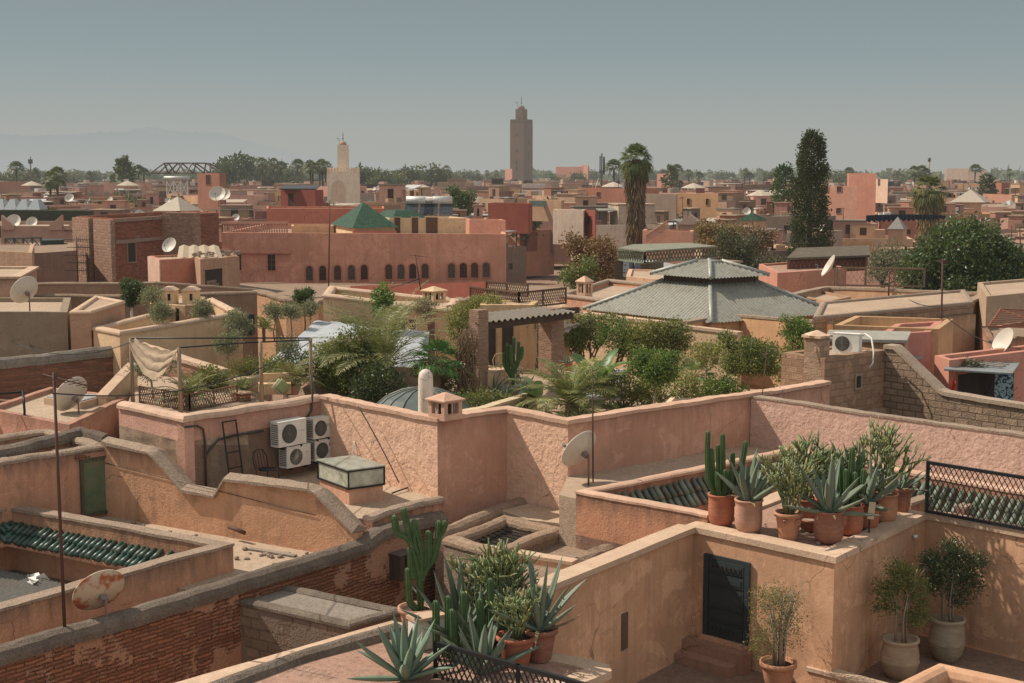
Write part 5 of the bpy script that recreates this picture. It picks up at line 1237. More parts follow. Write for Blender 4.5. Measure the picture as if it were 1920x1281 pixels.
# ---- terrace plants on the AC house
def gz(px, py, z): return G3(px, py, z)
def olive(label, px, py, z, H, cr, seed, lm=OLIVE, ncl=260, trunk=.02, stems=True, name='olive_tree', L=.1, W=.03):
    return tree(name, label, gz(px, py, z), H, cr, lm, seed, .5, None, ncl, 9, L, W, .035, .8, PALEBARK, .16)
shr = olive('airy olive-grey shrub with several thin stems behind the front canopy post', 287, 748, 9.75, 1.35, .6, 3)
feather_palm('date_palm', 'bushy potted date palm behind the front canopy post', gz(352, 762, 9.75), 28, 1.05, PALMG, 5, .25, .07, (.0, 1.4), 1.2, .2, 22, .022)
feather_palm('date_palm', 'small feather palm in a box planter left of the thin canopy post', gz(455, 748, 9.75), 24, .75, PALMG, 6, .2, .06, (.1, 1.3), 1.2, .16, 20, .02)
feather_palm('date_palm', 'yellowish feather palm in a round clay pot near the right canopy post', gz(549, 738, 9.75), 28, 1.0, leafm((.16, .15, .06), (.22, .18, .08), .3), 7, .38, .1, (.0, 1.35), 1.3, .2, 22, .022)
b_ = gz(549, 740, 9.75); t = thing('plant_pot', 'round pink clay pot under the yellowish feather palm', 'pot', b_); pot_mesh(.24, .26, 'taper').xf(b_).build('pot', TC_PALE, t)
b_ = gz(452, 752, 9.75); t = thing('planter_box', 'small brown box planter under the left feather palm', 'planter', b_); MB().box((b_[0], b_[1], b_[2] + .12), (.5, .3, .24), UV_ANG).build('box', P_BRICKRED, t); MB().box((b_[0], b_[1], b_[2] + .25), (.54, .34, .04), UV_ANG).build('rim', P_CAP, t)
t = thing('trellis_screen', 'low brown wooden trellis along the terrace edge behind the front post', 'screen', gz(330, 770, 9.8))
mb = MB(); tr0, tr1, tr2 = G(262, 752, 9.8), G(356, 768, 9.8), G(445, 750, 9.8)
lattice(mb, tr0, tr1, 9.8, 10.18, .1, .022, .016); lattice(mb, tr1, tr2, 9.8, 10.18, .1, .022, .016); mb.build('trellis', woodm((.2, .12, .08)), t)
mb = MB(); frame_rect(mb, tr0, tr1, 9.78, 10.2, .04, 1); frame_rect(mb, tr1, tr2, 9.78, 10.2, .04, 1); mb.build('frame', woodm((.2, .12, .08)), t)
olive('round-headed olive tree with a forked trunk behind the brick gable', 427, 726, 9.6, 1.75, .52, 9)
o = olive('small olive tree in front of the white tarpaulin', 541, 700, 9.9, 1.15, .42, 10, ncl=150)
def bush(name, label, px, py, z, blobs, lm, seed, ncl, L=.09, W=.05, clump=.16, per=9, cat='bush', stem=True, extra=None):
    b = gz(px, py, z); t = thing(name, label, cat, b); rn = random.Random(seed)
    if stem:
        mb = MB()
        for i in range(6):
            a = i * 1.1; q = blobs[i % len(blobs)]; e = (b[0] + q[0] + rn.uniform(-.3, .3) * q[3], b[1] + q[1] + rn.uniform(-.3, .3) * q[4], b[2] + q[2] + rn.uniform(0, .5) * q[5])
            s = (b[0] + cos(a) * .1, b[1] + sin(a) * .1, b[2] - .05); mb.tube([s, mix2(s, e, .5), e], [.03, .02, .006], 5)
        mb.build('stems', BARK, t)
    MB().quads(crown(seed, blobs, ncl, per, clump, L, W, .5)).xf(b).build('foliage', lm, t)
    if extra:
        em, en_ = extra; MB().quads(crown(seed + 1, [(x, y, z_, rx * 1.04, ry * 1.04, rz * 1.04) for x, y, z_, rx, ry, rz in blobs if z_ > .8 or len(blobs) < 3], en_, 5, .1, .07, .06, .95)).xf(b).build('flowers', em, t)
    return t
bush('leafy_bush', 'low yellow-green flowering plants in the planter behind the thin canopy post', 480, 706, 9.9, [(0, 0, .3, .9, .6, .3), (-.5, 0, .2, .5, .4, .25)], YELLOWG, 12, 220, .08, .04)
bush('leafy_bush', 'mixed green planting strip below the white tarpaulin', 530, 722, 9.6, [(-.6, 0, .3, .6, .4, .35), (.4, 0, .35, .7, .4, .35)], MID, 14, 240, .08, .04)
wall('planter_wall', 'low pinkish planter wall below the white tarpaulin', [G(435, 712, 10.0), G(500, 702, 10.0)], 10.0, 8, .3, plaster((.40, .24, .19), .3), (cope_flat, .02, .05), P_CAP, step=.5)
for px, py, z, w_, lab in ((522, 742, 9.75, .8, 'rounded cream armchair block behind the right feather palm'),):
    b_ = gz(px, py, z); t = thing('bench', 'curved cream masonry bench behind the right feather palm', 'bench', b_)
    MB().box((b_[0] - .1, b_[1], b_[2] + .22), (.9, .45, .3), .2).build('seat', plaster(CREAM, .2), t)
    MB().box((b_[0] - .1, b_[1] + .3, b_[2] + .3), (.95, .16, .6), .2).build('backrest', plaster(CREAM, .2), t)
for px, cl, lab in ((527, (.6, .52, .4), 'white cushion standing on the curved cream bench'), (533, (.33, .36, .16), 'green cushion standing on the curved cream bench')):
    b_ = gz(px, 741, 9.78); o = MB().lathe([(.001, -.05), (.2, -.03), (.24, 0), (.2, .03), (.001, .05)], 4, smooth=True).xf((0, 0, 0), .6, 1, radians(80)).xf((b_[0], b_[1] - .28, b_[2] + .28)).build('cushion', clothm(cl, .1)); tag(o, lab, 'cushion')
# ---- lush garden centre
bush('leafy_bush', 'big dark green flowering bush with pale pink blossom beside the glass dome', 668, 738, 9.25, [(0, 0, .9, .9, .8, .9), (-.45, 0, 1.0, .7, .6, .7), (.55, 0, .95, .65, .6, .75), (.1, .2, 1.6, .7, .6, .4), (-.2, -.2, .5, .9, .6, .45), (-.75, 0, .6, .5, .5, .5)], MID, 15, 2000, .1, .05, .18, 9, extra=(leafm((.5, .3, .27), (.55, .4, .36), .2), 60))
bush('leafy_bush', 'darker lower half bush at the foot of the pink-flowered bush', 712, 760, 9.25, [(0, 0, .6, .75, .6, .65), (-.4, 0, .4, .5, .4, .45)], DARK, 16, 650, .1, .05, .16)
feather_palm('date_palm', 'large arching date palm behind the flowering bush', gz(722, 742, 9.25), 30, 3.1, leafm((.15, .17, .07), (.25, .23, .11), .3), 18, .9, .16, (.3, 1.45), 1.2, .55, 36, .036)
feather_palm('date_palm', 'thin-fronded palm in front of the cream garden wall', gz(690, 640, 9.25), 14, 1.5, leafm((.14, .13, .05), (.2, .16, .07), .3), 19, .9, .1, (.3, 1.4), 1.3, .35, 26, .03)
fan_palm('fan_palm', 'bright green fan palm with a stubby trunk behind the white column', gz(817, 748, 9.25), 1.15, 20, .62, leafm((.07, .17, .045), (.14, .22, .06), .3), 20, .15, .42, (-.35, 1.35))
p = (*at(798, 700, 36.2)[:2], 9.25); o = MB().lathe([(.2, 0), (.2, .5), (.19, 1.5), (.17, 1.65), (.1, 1.73), (.001, 1.76)], 18).xf(p).build('white_column', plaster((.62, .55, .46), .3)); tag(o, 'white plastered round-topped column beside the chimney and glass dome', 'column')
# glass dome
dc = gz(785, 800, 9.3); t = thing('glass_dome', 'low octagonal glass dome with dark ribs behind the stucco wall', 'skylight', dc)
pr = [(1.35, 0), (1.3, .08), (.98, .36), (.55, .54), (.18, .6)]
MB().lathe(pr, 16, smooth=False).xf((dc[0] + .0, dc[1] + 1.2, 9.55)).build('glazing', glassy((.07, .09, .085), .6), t)
mb = MB()
for k in range(16):
    a = k * pi / 8; mb.tube([(dc[0] + cos(a) * r * 1.005, dc[1] + 1.2 + sin(a) * r * 1.005, 9.55 + z + .012) for r, z in pr], .018, 5)
mb.build('ribs', paint((.2, .2, .17), .5), t)
MB().lathe([(1.4, -.5), (1.4, .02), (1.33, .02)], 16, smooth=False).xf((dc[0] + .0, dc[1] + 1.2, 9.55)).build('base', P_CAP, t)
chimney_lantern('chimney', 'small pink chimney with dark windows on the near corner of the stucco wall', (*add2(G(829, 786, 10.3), V, .1), 10.3), .56, .62, plaster((.52, .33, .24), .4, 1, .4), UV_ANG + .0)
# brick pillars, pergola
PB = P_BRICK
def pillar(label, px, py, z, h, w, cap=None, name='brick_pillar'):
    b = gz(px, py, z); t = thing(name, label, 'pillar', b); MB().box((b[0], b[1], b[2] + h / 2), (w, w, h), UV_ANG).build('shaft', PB, t)
    if cap: MB().box((b[0], b[1], b[2] + h + .03), (w + .06, w + .06, .07), UV_ANG).build('cap', P_CAP, t)
    return b
DP_ = 47.
pl0 = pillar('left brick pillar of the pergola, half covered by dry creeper', 898, 738, 9.25, 2.6, .42); pl1 = pillar('right brick pillar of the pergola with a dark niche near its top', 1033, 706, 9.25, 2.3, .6)
MB().box((pl1[0] - .14, pl1[1] - .42, 11.3), (.16, .05, .3), 0).build('niche', DARKGAP, [o for o in bpy.data.objects if o.name.startswith('brick_pillar') and not o.parent][-1])
zp = at(900, 606, pl0[1])[2]; pg = thing('pergola', 'pergola roof of grey corrugated sheet on dark beams over the brick pillars', 'pergola', (*pl0[:2], zp - .2))
pA, pB = at(893, 606, pl0[1] - .2), at(1072, 590, pl1[1] - .3); zq = (pA[2] + pB[2]) / 2
mb = MB().bar((pA[0], pA[1], zq - .08), (pB[0], pB[1], zq - .08), .14, .2); q0_, q1_ = (pA[0] + .3, pA[1] + 2.0), (pB[0] + .3, pB[1] + 2.0)
mb.bar((*q0_, zq - .08), (*q1_, zq - .08), .14, .2); mb.build('beams', DWOOD, pg)
mb = MB(); corrug(mb, (pA[0] - .05, pA[1] - .25, zq + .06), (pB[0] + .1, pB[1] - .25, zq + .06), (q0_[0] - .05, q0_[1] + .2, zq + .14), (q1_[0] + .1, q1_[1] + .2, zq + .14), .26, .045); mb.build('roof_sheet', metalsheet((.2, .175, .14), .6), pg)
bush('climbing_plant', 'yellow-green creeper foaming over the left end of the pergola', 893, 604, 10.9, [(-.3, .1, .2, .75, .6, .5), (.3, .3, .55, .7, .5, .35), (-.6, -.1, -.25, .4, .35, .45)], leafm((.2, .21, .06), (.28, .25, .1), .35), 25, 800, .09, .045, .15, stem=False)
cb = gz(880, 745, 9.25); t = thing('climbing_plant', 'dry brown creeper trunk wrapped round the left brick pillar', 'climber', cb); mb = MB(); rs_ = np.random.RandomState(8)
for i in range(26):
    x0 = rs_.uniform(-.3, .25); P_ = [(cb[0] + x0 + rs_.uniform(-.12, .12) + .1 * sin(k * 2 + i), cb[1] - .1 + rs_.uniform(-.2, .2), cb[2] + k * .42) for k in range(6)]
    mb.tube(P_, [.03, .025, .025, .02, .015, .01], 5)
mb.build('vines', woodm((.26, .17, .11)), t); MB().quads(crown(27, [(-.1, 0, 1.2, .35, .3, 1.1), (-.25, 0, .3, .45, .3, .4)], 320, 8, .12, .07, .04, .5)).xf(cb).build('foliage', leafm((.16, .13, .07), (.22, .17, .1), .2), t)
# trellis screens above the pergola
t = thing('trellis_screen', 'dark wooden trellis screens standing on the flat roof behind the pergola', 'screen', gz(970, 582, 11.3)); TWOOD = woodm((.13, .075, .05))
tzd = 50.; ta, tb, tc_ = at(882, 550, 52), at(973, 579, 49.5), at(1061, 575, 51.5)
mb = MB(); zz0, zz1 = zat(578, 49.5), zat(549, 49.5); lattice(mb, ta[:2], tb[:2], zz0 + .1, zz1, .12, .03, .02); lattice(mb, tb[:2], tc_[:2], zz0, zz1, .12, .03, .02); mb.build('trellis', TWOOD, t)
mb = MB(); frame_rect(mb, ta[:2], tb[:2], zz0, zz1, .06, 1); frame_rect(mb, tb[:2], tc_[:2], zz0, zz1, .06, 1); mb.build('frame', TWOOD, t)
t = thing('trellis_screen', 'farther brown trellis screen lying low behind the dark screens', 'screen', at(900, 545, 56)); ta, tb = at(912, 543, 58), at(990, 540, 56.)
zz0, zz1 = zat(552, 57), zat(531, 57); mb = lattice(MB(), ta[:2], tb[:2], zz0, zz1, .14, .03, .02); mb.build('trellis', TWOOD, t); frame_rect(MB(), ta[:2], tb[:2], zz0, zz1, .06, 1).build('frame', TWOOD, t)
house('garden_house', 'cream house carrying the dark trellis screens behind the pergola', [at(880, 590, 50.5)[:2], at(905, 600, 48.2)[:2], at(1068, 590, 51.0)[:2], at(1040, 580, 53.5)[:2]], zat(580, 50), 8, plaster(CREAM, .3, 1, .2), R_DUST, par=.05, th=.2)
# inner cream walls, terrace furniture
cw0, cw1 = at(905, 690, 49.0), at(1030, 690, 50.0)
o = house('garden_house', 'cream garden room with dark doors in the shade under the pergola', [at(900, 690, 48.2)[:2], at(1000, 690, 48.2)[:2], at(1010, 690, 50)[:2], at(905, 690, 50)[:2]], 11.55, 9, plaster((.55, .38, .22), .2), R_DUST, par=.05, th=.2)
pa, pb = at(900, 690, 48.2), at(1000, 690, 48.2)
for s_, h_ in ((.35, 1.6), (.95, 1.7)): opening(o, pa[:2], pb[:2], s_, 9.3, .3, h_, paint((.05, .04, .035), .6), .08, .04, DWOOD, name='door')
wall('planter_wall', 'curved pale planter wall in front of the banana plants', [G(865, 772, 9.7), G(905, 762, 9.75), G(1000, 732, 9.75)], 9.72, 8.5, .22, plaster((.40, .36, .24), .2), (cope_flat, .03, .06), plaster((.5, .4, .27), .2), step=.4)
wall('planter_wall', 'cream built-in bench wall between the pergola pillars', [at(905, 705, 43.5)[:2], at(958, 705, 44.2)[:2]], 9.95, 9, .5, plaster((.55, .38, .25), .2), (cope_flat, .02, .05), P_CAP, step=.5)
b_ = at(1075, 700, 43.8); t = thing('counter', 'tan plastered counter beside the right brick pillar', 'counter', (b_[0], b_[1], 9.25)); MB().box((b_[0], b_[1], 9.25 + .3), (.75, .7, .6), UV_ANG).build('body', P_TAN, t); MB().box((b_[0], b_[1], 9.88), (.82, .77, .07), UV_ANG).build('top', P_CAP, t)
b_ = (b_[0] - .18, b_[1] - .1, 9.92); t = thing('agave', 'small potted agave in a red pot standing on the tan counter', 'potted plant', b_); pot_mesh(.15, .24, 'taper').xf(b_).build('pot', TC_RED, t); agave_leaves(np.random.RandomState(5), 10, .32, .06, (.3, 1.4), .4).xf((b_[0], b_[1], b_[2] + .22)).build('leaves', AGAVE, t)
b_ = at(962, 700, 43.2); b_ = (b_[0], b_[1], 9.3); t = thing('cactus', 'tall branching green cactus growing between the pergola pillars', 'cactus', b_); cactus_on(t, b_, [[(0, 0, 0), (0, 0, .9), (.03, 0, 1.7)], [(-.02, 0, .5), (-.15, 0, .8), (-.18, 0, 1.5)], [(.02, 0, .6), (.15, .02, .9), (.17, .02, 1.55)], [(0, -.02, .7), (-.06, -.1, 1.0), (-.07, -.1, 1.45)], [(0, .02, .4), (-.25, .05, .8), (-.28, .05, 1.2)], [(.05, 0, .9), (.26, 0, 1.1), (.28, 0, 1.4)]], .06)
MB().lathe([(.15, 0), (.22, .3), (.2, .3)], 14).xf((b_[0], b_[1], 9.2)).build('pot', TC_PALE, t)
olive('grey-green olive tree between the pergola pillars', 985, 690, 9.3, 2.3, .6, 31)
bush('leafy_bush', 'dark ivy mass under the pergola behind the right pillar', 1005, 690, 9.3, [(0, 1, .8, .5, .4, .9), (-.3, 1, .4, .4, .3, .5)], DARK, 32, 420)
for px, py, lab in ((872, 705, 'left'), (840, 712, 'right')):
    pass
def table(label, p, rz, w, dp, m, h=.72):
    t = thing('table', label, 'table', p); MB().box((p[0], p[1], p[2] + h), (w, dp, .05), rz).build('top', m, t); mb = MB()
    ca, sa = cos(rz), sin(rz)
    for x in (-1, 1):
        for y in (-1, 1):
            u, v = x * (w / 2 - .06), y * (dp / 2 - .06); mb = MB().box((p[0] + u * ca - v * sa, p[1] + u * sa + v * ca, p[2] + h / 2), (.05, .05, h), rz); mb.build('leg', m, t)
    return t
RWOOD = woodm((.22, .11, .07))
table('brown wooden table between the fan palm and the creeper pillar', at(850, 712, 43.) [:2] + (9.25,), .2, .9, .5, RWOOD, .6)
o = MB().box((0, 0, 0), (1.0, .6, .06)).xf(at(862, 688, 44.5)[:2] + (10.0,), .3).build('white_cloth', clothm((.62, .58, .52), .1)); 
o.parent = None; tag(o, 'white cloth spread on a table behind the creeper pillar', 'tablecloth')
def lounge(label, p, rz):
    t = thing('sofa', label, 'sofa', p); MB().box((0, 0, .2), (1.7, .75, .4)).xf(p, rz).build('seat', clothm((.5, .5, .52), .05), t); MB().box((0, .36, .45), (1.7, .16, .5)).xf(p, rz).build('backrest', clothm((.48, .47, .48), .05), t)
    for x in (-.5, .05, .55): MB().box((x, .2, .5), (.42, .14, .32)).xf(p, rz).build('cushion', clothm((.5, .46, .42), .05), t)
lounge('grey-white outdoor sofa with cushions behind the banana plants', at(1120, 712, 43.5)[:2] + (9.25,), -.15)
o = MB().box((0, 0, .3), (1.5, .9, .08)).box((0, 0, .15), (.4, .4, .3)).xf(at(1120, 735, 41.)[:2] + (9.25,), -.3).build('low_table', clothm((.5, .52, .55), .02)); tag(o, 'pale grey low table in front of the outdoor sofa', 'table')
# hedge and trees right of pergola
for i, (px, py, bl, m_, lab, sd) in enumerate(((1110, 660, [(-.3, 0, .9, .9, .5, .6), (.5, 0, 1.1, .8, .5, .5)], MID, 'full climbing hedge hanging over the wall right of the brick pillar', 51), (1160, 665, [(0, 0, .9, .8, .5, .7), (.5, 0, .6, .6, .5, .6)], FRESH, 'mid-green hedge clump below the corrugated pavilion, left part', 52), (1205, 668, [(0, 0, .8, .8, .5, .75), (.5, 0, .9, .6, .5, .6)], YELLOWG, 'yellowish hedge clump below the corrugated pavilion, middle part', 53), (1252, 668, [(0, 0, .8, .7, .5, .75), (.4, 0, .9, .5, .5, .6)], MID, 'green hedge clump below the corrugated pavilion, right part', 54))):
    bush('hedge', lab, px, py + 12, 9.4, bl, m_, sd, 520, .1, .045, .16, 9, 'hedge')
tree('ficus_tree', 'bushy ficus tree with a pale trunk right of the banana plants', gz(1228, 782, 9.3), 2.05, .82, FRESH, 61, .4, None, 900, 9, .09, .05, .04, .85, PALEBARK, .15)
tree('ficus_tree', 'thin see-through ficus with a bare pale trunk', gz(1322, 752, 9.3), 1.85, .6, YELLOWG, 62, .5, None, 240, 8, .085, .045, .03, .85, PALEBARK, .16)
tree('ficus_tree', 'broad dense ficus tree beside the leaning mast', gz(1405, 742, 9.3), 2.0, 1.05, MID, 63, .4, None, 1300, 9, .09, .05, .05, .72, PALEBARK, .15)
tree('ficus_tree', 'slender ficus with a high tuft of leaves in front of the stone chimney', gz(1522 - 30, 725, 9.3), 2.3, .5, FRESH, 64, .5, None, 320, 9, .09, .05, .03, .9, PALEBARK, .15)
bush('leafy_bush', 'yellow-green shrubs at the foot of the ficus trees', 1285, 762, 9.3, [(0, 0, .45, .55, .4, .5), (-.8, 0, .3, .5, .3, .3)], YELLOWG, 65, 300)
feather_palm('date_palm', 'big low date palm spreading over the centre stucco wall', gz(1072, 782, 9.3), 40, 1.8, leafm((.15, .18, .06), (.25, .23, .1), .3), 70, .35, .2, (-.05, 1.4), 1.15, .46, 36, .034)
bn = gz(1118, 762, 9.3); t = thing('banana_plant', 'banana plant with broad torn leaves behind the low date palm', 'plant', bn); rs_ = np.random.RandomState(3); mb = MB()
for i in range(13): banana_leaf(mb, (bn[0] + rs_.uniform(-.15, .15), bn[1], bn[2] + .2), i * 2.4 + .4, rs_.uniform(.8, 1.45), rs_.uniform(1.2, 1.9), .5, rs_.uniform(.5, 1.5), rs_)
mb.build('leaves', leafm((.085, .16, .05), (.18, .22, .07), .35, .4, .4), t)
bn = gz(1010, 770, 9.3); t = thing('banana_plant', 'dark blue-green banana leaves left of the low date palm', 'plant', bn); mb = MB()
for i in range(6): banana_leaf(mb, (bn[0], bn[1] + .5, bn[2] + .1), 2.2 + i * .5, rs_.uniform(.7, 1.3), rs_.uniform(.9, 1.4), .34, rs_.uniform(.6, 1.3), rs_)
mb.build('leaves', leafm((.03, .07, .04), (.06, .1, .05), .3, .4, .4), t)
wall('stair_parapet', 'small cream stair parapet behind the ficus tree', [G(1225, 768, 9.9), G(1262, 752, 9.9)], [9.7, 10.0], 9, .12, plaster((.6, .47, .33), .2), None, None, step=.5)
wall('garden_wall', 'cream inner garden wall seen through the ficus trunks', [G(1250, 750, 9.9), G(1400, 745, 9.9), G(1540, 712, 9.9)], 9.9, 9, .2, plaster((.6, .44, .29), .2, 1, .1), (cope_flat, .03, .05), P_CAP, step=.5)
# ---- white tarpaulin roof
tq = [at(500, 683, 43.5), at(800, 690, 44.0), at(805, 626, 50.), at(590, 604, 52.)]
nu, nv = 26, 14; Vv = []; rs_ = np.random.RandomState(12)
for j in range(nv + 1):
    for i in range(nu + 1):
        s_, r_ = i / nu, j / nv; p = np.array(tq[0]) * (1 - s_) * (1 - r_) + np.array(tq[1]) * s_ * (1 - r_) + np.array(tq[2]) * s_ * r_ + np.array(tq[3]) * (1 - s_) * r_
        z = .03 * sin(s_ * 9 + r_ * 3) * sin(r_ * 5) + rs_.normal() * .006 + (.05 if j >= nv - 1 else 0) * (1 + .5 * sin(s_ * 40)); Vv.append(p + (0, 0, z))
ff = [(j * (nu + 1) + i, j * (nu + 1) + i + 1, (j + 1) * (nu + 1) + i + 1, (j + 1) * (nu + 1) + i) for j in range(nv) for i in range(nu)]
o = MB().add(np.array(Vv), ff, True).build('tarpaulin', clothm((.46, .48, .5), .1, 3.)); tag(o, 'white tarpaulin stretched as a sloping roof behind the flowering bush', 'tarpaulin')
# ---- cream wall with chimneys behind
cw = thing('garden_house', 'long cream house wall with doors and a chimney behind the white tarpaulin', 'house', at(600, 600, 53))
PCR = plaster((.60, .43, .27), .3, 1, .2)
c0, c1_, c2 = at(606, 560, 54.), at(845, 575, 52.), at(845, 580, 54.5)
pts = [at(606, 550, 54.)[:2], at(846, 575, 52.)[:2], at(860, 575, 56)[:2], at(618, 550, 58)[:2]]
wall_parts(cw, pts, [zat(551, 54), zat(578, 52), zat(578, 52), zat(551, 54)], 8, .25, PCR, (cope_round, .06, .12), P_CAP, step=.5, closed=True, align=.12)
MB().prism(offset_ring(ccw(pts), .1, True), 9, zat(585, 52)).build('roof', R_DUST, cw)
for px in (755, 775, 810):
    p = online(px, pts[0], nrm2(sub2(pts[1], pts[0]))); s_ = sqrt((p[0] - pts[0][0]) ** 2 + (p[1] - pts[0][1]) ** 2)
    opening(cw, pts[0], pts[1], s_, 9.0, .3, 1.6, plaster((.22, .12, .09)), .1, .05, P_CAP, name='door')
chimney_lantern('chimney', 'cream chimney with a pyramid cap on the long cream house', (*at(814, 568, 53)[:2], zat(568, 53)), .62, .62, PCR, UV_ANG)
olive('dry olive tree in front of the cream house doors', 800, 650, 9.6, 1.9, .5, 34, leafm((.19, .16, .1), (.24, .2, .14), .2))
tree('citrus_tree', 'thin citrus tree with a fruit-pale blossom rising above the cream wall', at(719, 622, 50)[:2] + (9.6,), 2.75, .42, FRESH, 35, .5, None, 170, 8, .13, .07, .03, 1.6, PALEBARK, .2)
# ---- garden behind, left of centre: olives, box tree, chimneys
tree('clipped_tree', 'clipped dark green egg-shaped tree on a white trunk on the left', at(247, 612, 52)[:2] + (10.0,), 2.35, .5, DARK, 81, .5, None, 1000, 9, .075, .045, .06, 1.4, WHITE, .1)
tree('clipped_tree', 'small clipped dark green globe tree left of the cream wall', at(571, 618, 56)[:2] + (9.6,), 1.9, .42, leafm((.035, .07, .025), (.06, .1, .03), .25), 82, .5, None, 500, 9, .08, .045, .04, .85, BARK, .1)
for i, (px, py, D_, H, cr, lab) in enumerate(((287, 612, 51, 1.5, .48, 'round olive tree beside the white-trunked clipped tree'), (307, 640, 47, 1.35, .42, 'olive tree in front of the iron window grille'), (380, 640, 49, 1.45, .4, 'olive tree beside the brick gate pillar'), (446, 650, 47, 1.3, .5, 'wide olive tree left of the low dark sofa'), (515, 640, 51, 1.45, .42, 'olive tree left of the tall garden olive pair'), (546, 640, 50.5, 1.4, .36, 'tall-stemmed olive tree above the tarpaulin edge'), (582, 636, 51.5, 1.35, .32, 'slim olive tree next to the tarpaulin corner'))):
    b = at(px, py, D_); olive(lab, px, py, 0, 1, 1, 0) if 0 else tree('olive_tree', lab, b, H, cr, OLIVE, 90 + i, .5, None, 230, 9, .1, .032, .03, .8, PALEBARK, .15)
feather_palm('date_palm', 'small dark palm among the left olive trees', at(495, 640, 50), 14, .7, PALMG, 97, .45, .06, (.1, 1.3), 1.2, .2, 20, .025)
house('garden_house', 'cream walled roof garden with an iron-grilled window and olive trees', [at(175, 622, 46)[:2], at(225, 640, 44.5)[:2], at(455, 640, 51)[:2], at(400, 600, 57)[:2]], zat(612, 46), 8, PCR, R_DUST, par=.5, th=.25, cope=(cope_round, .04, .1), cm=P_CAP, step=.5)
b_ = at(340, 600, 54); t = house('garden_house', 'cream rooftop room under twin chimneys with a black iron grille', [at(282, 620, 53)[:2], at(372, 620, 52.)[:2], at(385, 600, 56)[:2], at(295, 600, 57)[:2]], zat(572, 52.5), 9, PCR, R_DUST, par=.05, th=.2)
pa, pb = at(282, 620, 53)[:2], at(372, 620, 52.)[:2]
opening(t, pa, pb, .95, zat(628, 52.5), .75, .95, plaster((.30, .17, .12)), .1, .05, IRON, name='window', bars=(5, 5), barm=IRON)
MB().box((at(362, 620, 51.7)[0], 51.7, zat(605, 51.7)), (.45, .4, 1.3)).build('brick_pier', P_BRICK, t)
for px, lab in ((318, 'cream box chimney with a dark slot, left of the twin pair'), (359, 'cream box chimney with a dark slot, right of the twin pair')):
    b = at(px, 570, 53.5); t = thing('chimney', lab, 'chimney', b); MB().box((b[0], b[1], b[2] + .22), (.55, .6, .62)).build('shaft', PCR, t); MB().box((b[0] + .06, b[1] - .31, b[2] + .28), (.1, .02, .24)).build('slot', DARKGAP, t)
    MB().add([(b[0] - .32, b[1] - .36, b[2] + .53), (b[0] + .32, b[1] - .36, b[2] + .53), (b[0] + .32, b[1] + .36, b[2] + .53), (b[0] - .32, b[1] + .36, b[2] + .53), (b[0] - .1, b[1] - .3, b[2] + .66), (b[0] + .1, b[1] - .3, b[2] + .66), (b[0] + .1, b[1] + .3, b[2] + .66), (b[0] - .1, b[1] + .3, b[2] + .66)], [(3, 2, 1, 0), (0, 1, 5, 4), (1, 2, 6, 5), (2, 3, 7, 6), (3, 0, 4, 7), (4, 5, 6, 7)]).build('cap', P_CAP, t)
# dark sofa & twin white umbrellas folded
b_ = at(452, 628, 49); t = thing('sofa', 'low black sofa among the olive trees on the cream terrace', 'sofa', b_); MB().box((b_[0], b_[1], b_[2] + .2), (.85, .6, .4)).build('seat', paint((.03, .03, .03), .6), t); MB().box((b_[0], b_[1] + .25, b_[2] + .45), (.85, .15, .5)).build('backrest', paint((.03, .03, .03), .6), t)
# ---- left edge houses
house('grey_house', 'grey cement-rendered house with a rounded wall end and a dish on its roof, left edge', [at(-500, 640, 46.5)[:2], at(128, 640, 46.5)[:2], at(135, 610, 52)[:2], at(-480, 610, 52)[:2]], zat(585, 46.5), 7, plaster((.25, .2, .145), .4, 1, .5), R_PALE, par=.15, th=.25, step=.5, jit=.015, jz=.015)
b = at(58, 582, 48); dish.put((b[0], b[1] - .3, b[2] - .15), radians(140), (.98, .98, 1.05), 'big pale satellite dish on the grey cement house at the left edge')
house('small_house', 'tan house with a whitewashed arch-topped doorway beside the grey house', [at(133, 640, 46)[:2], at(172, 645, 46)[:2], at(235, 610, 50)[:2], at(180, 600, 52)[:2]], zat(583, 46), 7, plaster((.40, .25, .17), .4, 1, .4), R_DUST, par=.1, th=.2, cope=(cope_round, .03, .08), cm=P_CAP)
house('small_house', 'pale red house with three small wall vents at the left edge behind the grey house', [at(-500, 560, 56)[:2], at(36, 560, 56)[:2], at(70, 540, 62)[:2], at(-480, 540, 62)[:2]], zat(518, 56), 7, plaster((.47, .29, .2), .3, 1, .5, top=.4), R_PALE, par=.1, th=.2, cope=(cope_flat, .1, .08), cm=P_CAP)
wall('garden_wall', 'grey-brown long wall crossing behind the twin cream chimneys', [at(65, 560, 60)[:2], at(300, 560, 60)[:2], at(480, 560, 62)[:2]], [zat(552, 60), zat(552, 60), zat(545, 62)], 7, .3, plaster((.24, .165, .115), .5, 1, .6), (cope_round, .03, .1), P_MUD, step=.8, jit=.02, jz=.02)
wall('garden_wall', 'upper brown wall behind the grey-brown long wall on the left', [at(70, 530, 72)[:2], at(290, 530, 72)[:2], at(480, 540, 76)[:2]], [zat(530, 72), zat(528, 72), zat(541, 76)], 7, .3, plaster((.27, .18, .125), .5, 1, .6), (cope_round, .03, .1), P_MUD, step=.8, jit=.02, jz=.02)

